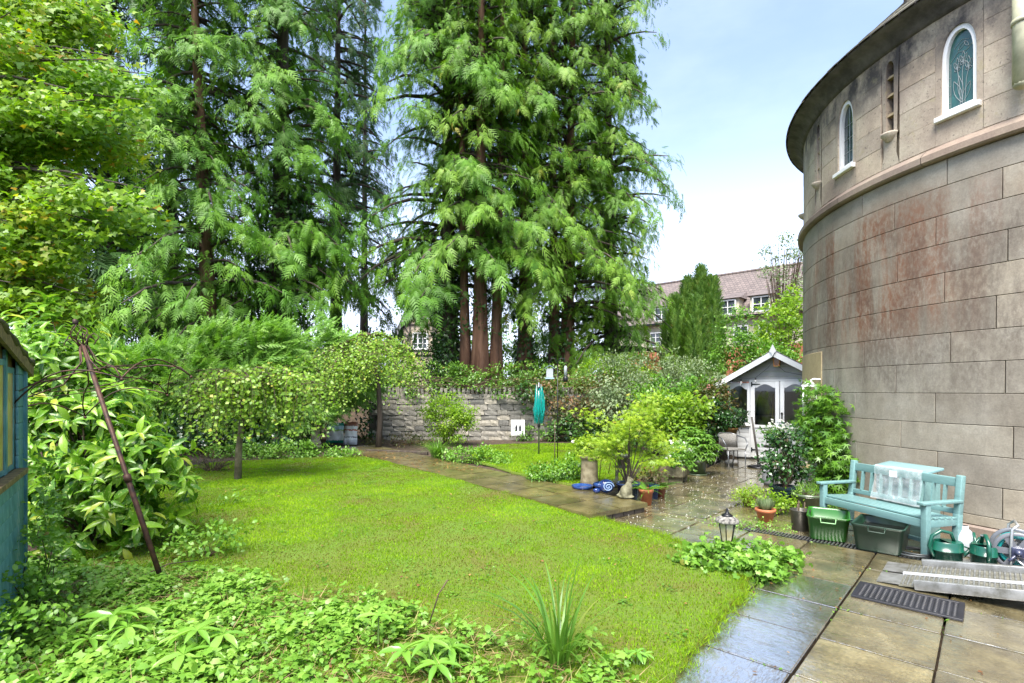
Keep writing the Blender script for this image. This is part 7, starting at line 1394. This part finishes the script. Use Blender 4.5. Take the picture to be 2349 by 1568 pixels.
for x, s_ in ((-.05, 1), (.07, -1)): 
    for (cx_, cz_, w_, h__) in ((0, .20, .035, .075), (0, .29, .022, .022), (.03 * s_, .15, .012, .06), (-.012, .315, .006, .015), (.012, .315, .006, .015)): m.box((x + cx_, .035, cz_), (w_ * 2, .006, h__ * 2 if h__ > .03 else h__ * 2), M=Matrix.Rotation(R(-9), 4, 'X'))
m.tube([(-.12, .03, .12), (-.15, .03, .2), (-.10, .03, .24)], .008, 5).build('cat_drawing', M_BLACK, cbd)
bp_ = gd(1306, 1006, .1) ; bal = MB().ellipsoid((0, 0, .11), (.115, .115, .115), 20, 12).build('play_ball', None, None, bp_)
mm_, n_, b_ = mat_base('spotted_ball'); v_ = n_.nodes.new('ShaderNodeTexVoronoi'); v_.inputs['Scale'].default_value = 9; c_ = n_.nodes.new('ShaderNodeTexCoord'); n_.links.new(c_.outputs['Object'], v_.inputs['Vector']); rp_ = ramp(n_, v_.outputs['Distance'], [(.28, (.03, .03, .03)), (.34, (.8, .8, .8))]); n_.links.new(rp_.outputs[0], b_.inputs['Base Color']); bal.data.materials.append(mm_); tag(bal, 'white ball with black spots by the wall foot', 'ball')
ms_ = MB().ellipsoid((0, 0, .05), (.08, .07, .055), 14, 8).build('white_stone', plain('white_pebble', (.7, .68, .62), .6, var=.1), None, gd(1316, 1018, .1)); tag(ms_, 'smooth white stone on the far lawn edge below the ball', 'stone')
ms_ = MB().ellipsoid((0, 0, .05), (.16, .12, .07), 14, 8).build('white_stone', plain('white_quartz', (.6, .58, .55), .7, var=.2, bmp=.5), None, gd(1679, 1066)); tag(ms_, 'lumpy white stone under the wicker chair', 'stone')
cane = MB(); cn = gd(1272, 1082, .1); cane.tube([cn, cn + Vector((.01, 0, 1.0))], .009, 6); co = cane.build('garden_cane', M_TWIG); tag(co, 'thin dark cane rising out of the periwinkle', 'cane')
for i, px in enumerate((1358, 1375, 1395, 1412, 1425)):
    b0 = gd(px, 1092 + (i % 2) * 8, .1); cn_ = MB().tube([b0, b0 + Vector((.02 + .06 * (i % 3), .05, .75 + .1 * (i % 2)))], .007, 6).build('garden_cane', M_TWIG); tag(cn_, ('first', 'second', 'third', 'fourth', 'fifth')[i] + ' of the dark canes from the chimney pot to the acer', 'cane', 'canes beside the acer')

# ------------------------------------------------------------------ left side: bags, statues, leaning iron frame
def m_print(name, bands, scale=9):
    """printed sack: colour bands up the bag with a blotchy picture"""
    m, n, b = mat_base(name); c = n.nodes.new('ShaderNodeTexCoord'); s = n.nodes.new('ShaderNodeSeparateXYZ'); n.links.new(c.outputs['Generated'], s.inputs[0]); t = noise(n, scale, 4, .7); a = n.nodes.new('ShaderNodeMath'); a.operation = 'MULTIPLY_ADD'; a.inputs[1].default_value = .22; n.links.new(t.outputs[0], a.inputs[0]); n.links.new(s.outputs['Z'], a.inputs[2])
    r = ramp(n, a.outputs[0], [(p + .11, c_) for p, c_ in bands], 'CONSTANT'); n.links.new(r.outputs[0], b.inputs['Base Color']); b.inputs['Roughness'].default_value = .3; return m
def sack(label, base, w_, h_, mat, rz, tilt):
    m = MB(); n, k = 12, 14; vs = []
    for sd_ in (1, -1):
        for j in range(k + 1):
            for i in range(n + 1):
                u = i / n * 2 - 1; v = j / k; th = .11 * (1 - u ** 4) * (1 - abs(2 * v - .8) ** 3 * .6) * (1 if 0 < j < k else .05); vs.append((u * w_ / 2 * (1 - .06 * v + .03 * sin(9 * v)), sd_ * th * (1 + .12 * sin(7 * u + 5 * v)), v * h_ + .012 * sin(5 * u) * (j == k)))
    N_ = (n + 1) * (k + 1); fs = []
    for j in range(k):
        for i in range(n): a = j * (n + 1) + i; fs += [(a, a + n + 1, a + n + 2, a + 1), (N_ + a, N_ + a + 1, N_ + a + n + 2, N_ + a + n + 1)]
    m.add(vs, fs, True); o = m.build('compost_bag', mat, None, base); o.rotation_euler = (R(-tilt), 0, rz); tag(o, label, 'bag', 'compost bags under the birch'); return o
sack('green and white compost bag leaning under the birch', gd(768, 1017, .1), .52, .62, m_print('compost_print', [(-.2, (.02, .30, .20)), (.13, (.75, .75, .72)), (.42, (.80, .80, .78)), (.58, (.32, .55, .12)), (.64, (.45, .65, .75)), (.82, (.03, .28, .20))]), R(8), 10)
sack('white and red printed compost bag beside the green one', gd(803, 1021, .1), .42, .68, m_print('bark_print', [(-.2, (.60, .60, .64)), (.2, (.82, .82, .82)), (.30, (.2, .2, .21)), (.34, (.82, .80, .80)), (.60, (.45, .14, .08)), (.66, (.80, .77, .75)), (.80, (.3, .12, .08))], 16), R(-6), 8)
sf = gd(724, 1030, .1); fused('mermaid_statue', 'pale stone statue of a seated figure at the birch foot', sf, [((0, 0, .08), (.17, .14, .09)), ((-.02, 0, .20), (.15, .12, .12)), ((-.01, .02, .36), (.09, .075, .13)), ((.02, 0, .44), (.10, .06, .05)), ((.10, -.04, .34), (.03, .03, .11)), ((-.08, -.02, .36), (.03, .03, .11)), ((.04, 0, .54), (.05, .05, .06)), ((.02, .03, .53), (.06, .045, .08)), ((.10, -.06, .16), (.06, .10, .06)), ((-.05, -.09, .15), (.07, .10, .06))], M_PALE, 'statue', .016, R(10))
sw = gd(524, 1030, .1); fused('swan_statue', 'white stone swan statue in the shade behind the birch', sw, [((0, 0, .10), (.22, .12, .10)), ((-.18, 0, .14), (.10, .07, .05)), ((.05, .06, .15), (.17, .04, .07)), ((.05, -.06, .15), (.17, .04, .07)), ((.18, 0, .20), (.04, .04, .09)), ((.17, 0, .30), (.03, .03, .08)), ((.19, 0, .37), (.035, .03, .04)), ((.245, 0, .36), (.035, .016, .014))], plain('white_stone', (.55, .54, .50), .8, var=.2), 'statue', .015, R(170))
ed = empty('edging_log', gd(900, 1038, .12), 'dark timber edging along the soil bed by the bags', 'edging'); MB().beam((-.75, .28, .0), (.95, -.25, .0), .09, .09, bev=.01).build('timber', M_DBARK, ed)
# iron rose umbrella, leaning
fb0 = at(372, 1335, 4.5); ft = at(190, 790, 4.5); axz = (ft - fb0).normalized(); LN = (ft - fb0).length; axx = Vector((1, 0, 0)); axx = (axx - axz * axx.dot(axz)).normalized(); axy = axz.cross(axx); RMx = Matrix((axx, axy, axz)).transposed().to_4x4()
M_RUST = plain('rusty_iron', (.035, .022, .018), .6, .4, var=.4, vs_=14, alt=(.10, .045, .025)); iu = empty('rose_umbrella', fb0, 'leaning rusty iron rose umbrella frame in front of the laurel', 'plant support')
def loc(m): m.v = [tuple(RMx @ Vector(v)) for v in m.v]; return m
loc(MB().tube([(0, 0, -.15), (0, 0, LN * .45), (0, 0, LN * .452), (0, 0, LN)], [.022, .022, .019, .019], 10).tube([(0, 0, LN * .42), (0, 0, LN * .45)], .03, 10)).build('post', M_RUST, iu)
zr = LN - .50; RR = .70
for k in range(6):
    a = k * pi / 3 + .35; c_, s_ = cos(a), sin(a); pts = [(.03 * c_, .03 * s_, LN - .02), (.06 * c_, .06 * s_, LN - .16), (.22 * c_, .22 * s_, LN - .30), (.48 * c_, .48 * s_, LN - .33), (.64 * c_, .64 * s_, LN - .40), (RR * c_, RR * s_, zr)]
    loc(MB().tube(pts, .006, 6)).build('rib', M_RUST, iu)
    loc(MB().tube([(.03 * c_, .03 * s_, LN - .02), (.05 * c_, .05 * s_, LN + .05), (.10 * c_, .10 * s_, LN + .07), (.13 * c_, .13 * s_, LN + .03), (.10 * c_, .10 * s_, LN)], .005, 6)).build('scroll', M_RUST, iu)
    b = a + pi / 3; pts = [(RR * (1 - t) * c_ + RR * t * cos(b), RR * (1 - t) * s_ + RR * t * sin(b), zr + .16 * sin(pi * t)) for t in np.linspace(0, 1, 9)]; loc(MB().tube(pts, .006, 6)).build('scallop', M_RUST, iu)
    loc(MB().ellipsoid((RR * c_, RR * s_, zr - .01), (.014, .014, .014), 8, 6)).build('knob', M_RUST, iu)
for rr, dz in ((.42, .33), (.34, .315)): loc(MB().tube([(rr * cos(t), rr * sin(t), LN - dz) for t in np.linspace(0, 2 * pi, 33)], .004, 5, caps=False)).build('hoop', M_RUST, iu)
m = MB()
for k in range(6):
    a0 = k * pi / 3; m.tube([((.02 + .045 * sin(pi * t)) * cos(a0 + 2.2 * t), (.02 + .045 * sin(pi * t)) * sin(a0 + 2.2 * t), LN + .17 * t) for t in np.linspace(0, 1, 9)], .004, 5, caps=False)
m.ellipsoid((0, 0, LN + .20), (.022, .022, .03)); loc(m).build('finial_cage', M_RUST, iu)
# chain of sticks in the foreground
for i, (pa, pb_, zz, lab) in enumerate((((785, 1405), (880, 1432), .14, 'short pale broken stick lying on the ground cover'), ((310, 1330), (455, 1286), .2, 'thin bent twig arching below the laurel'), ((985, 1430), (1060, 1335), .1, 'dark dead stalk rising at the lawn edge'))):
    a, b = gd(*pa, .1), gd(*pb_, .1)
    if i == 2: b = a + Vector((.12, .05, .28))
    m = MB(); m.tube([a, a.lerp(b, .5) + Vector((0, 0, .05 if i else .01)), b], [.012 if i == 0 else .005] * 3, 6); o = m.build('twig', M_TWIG if i else plain('pale_stick', (.30, .20, .11), .8)); tag(o, lab, 'twig')
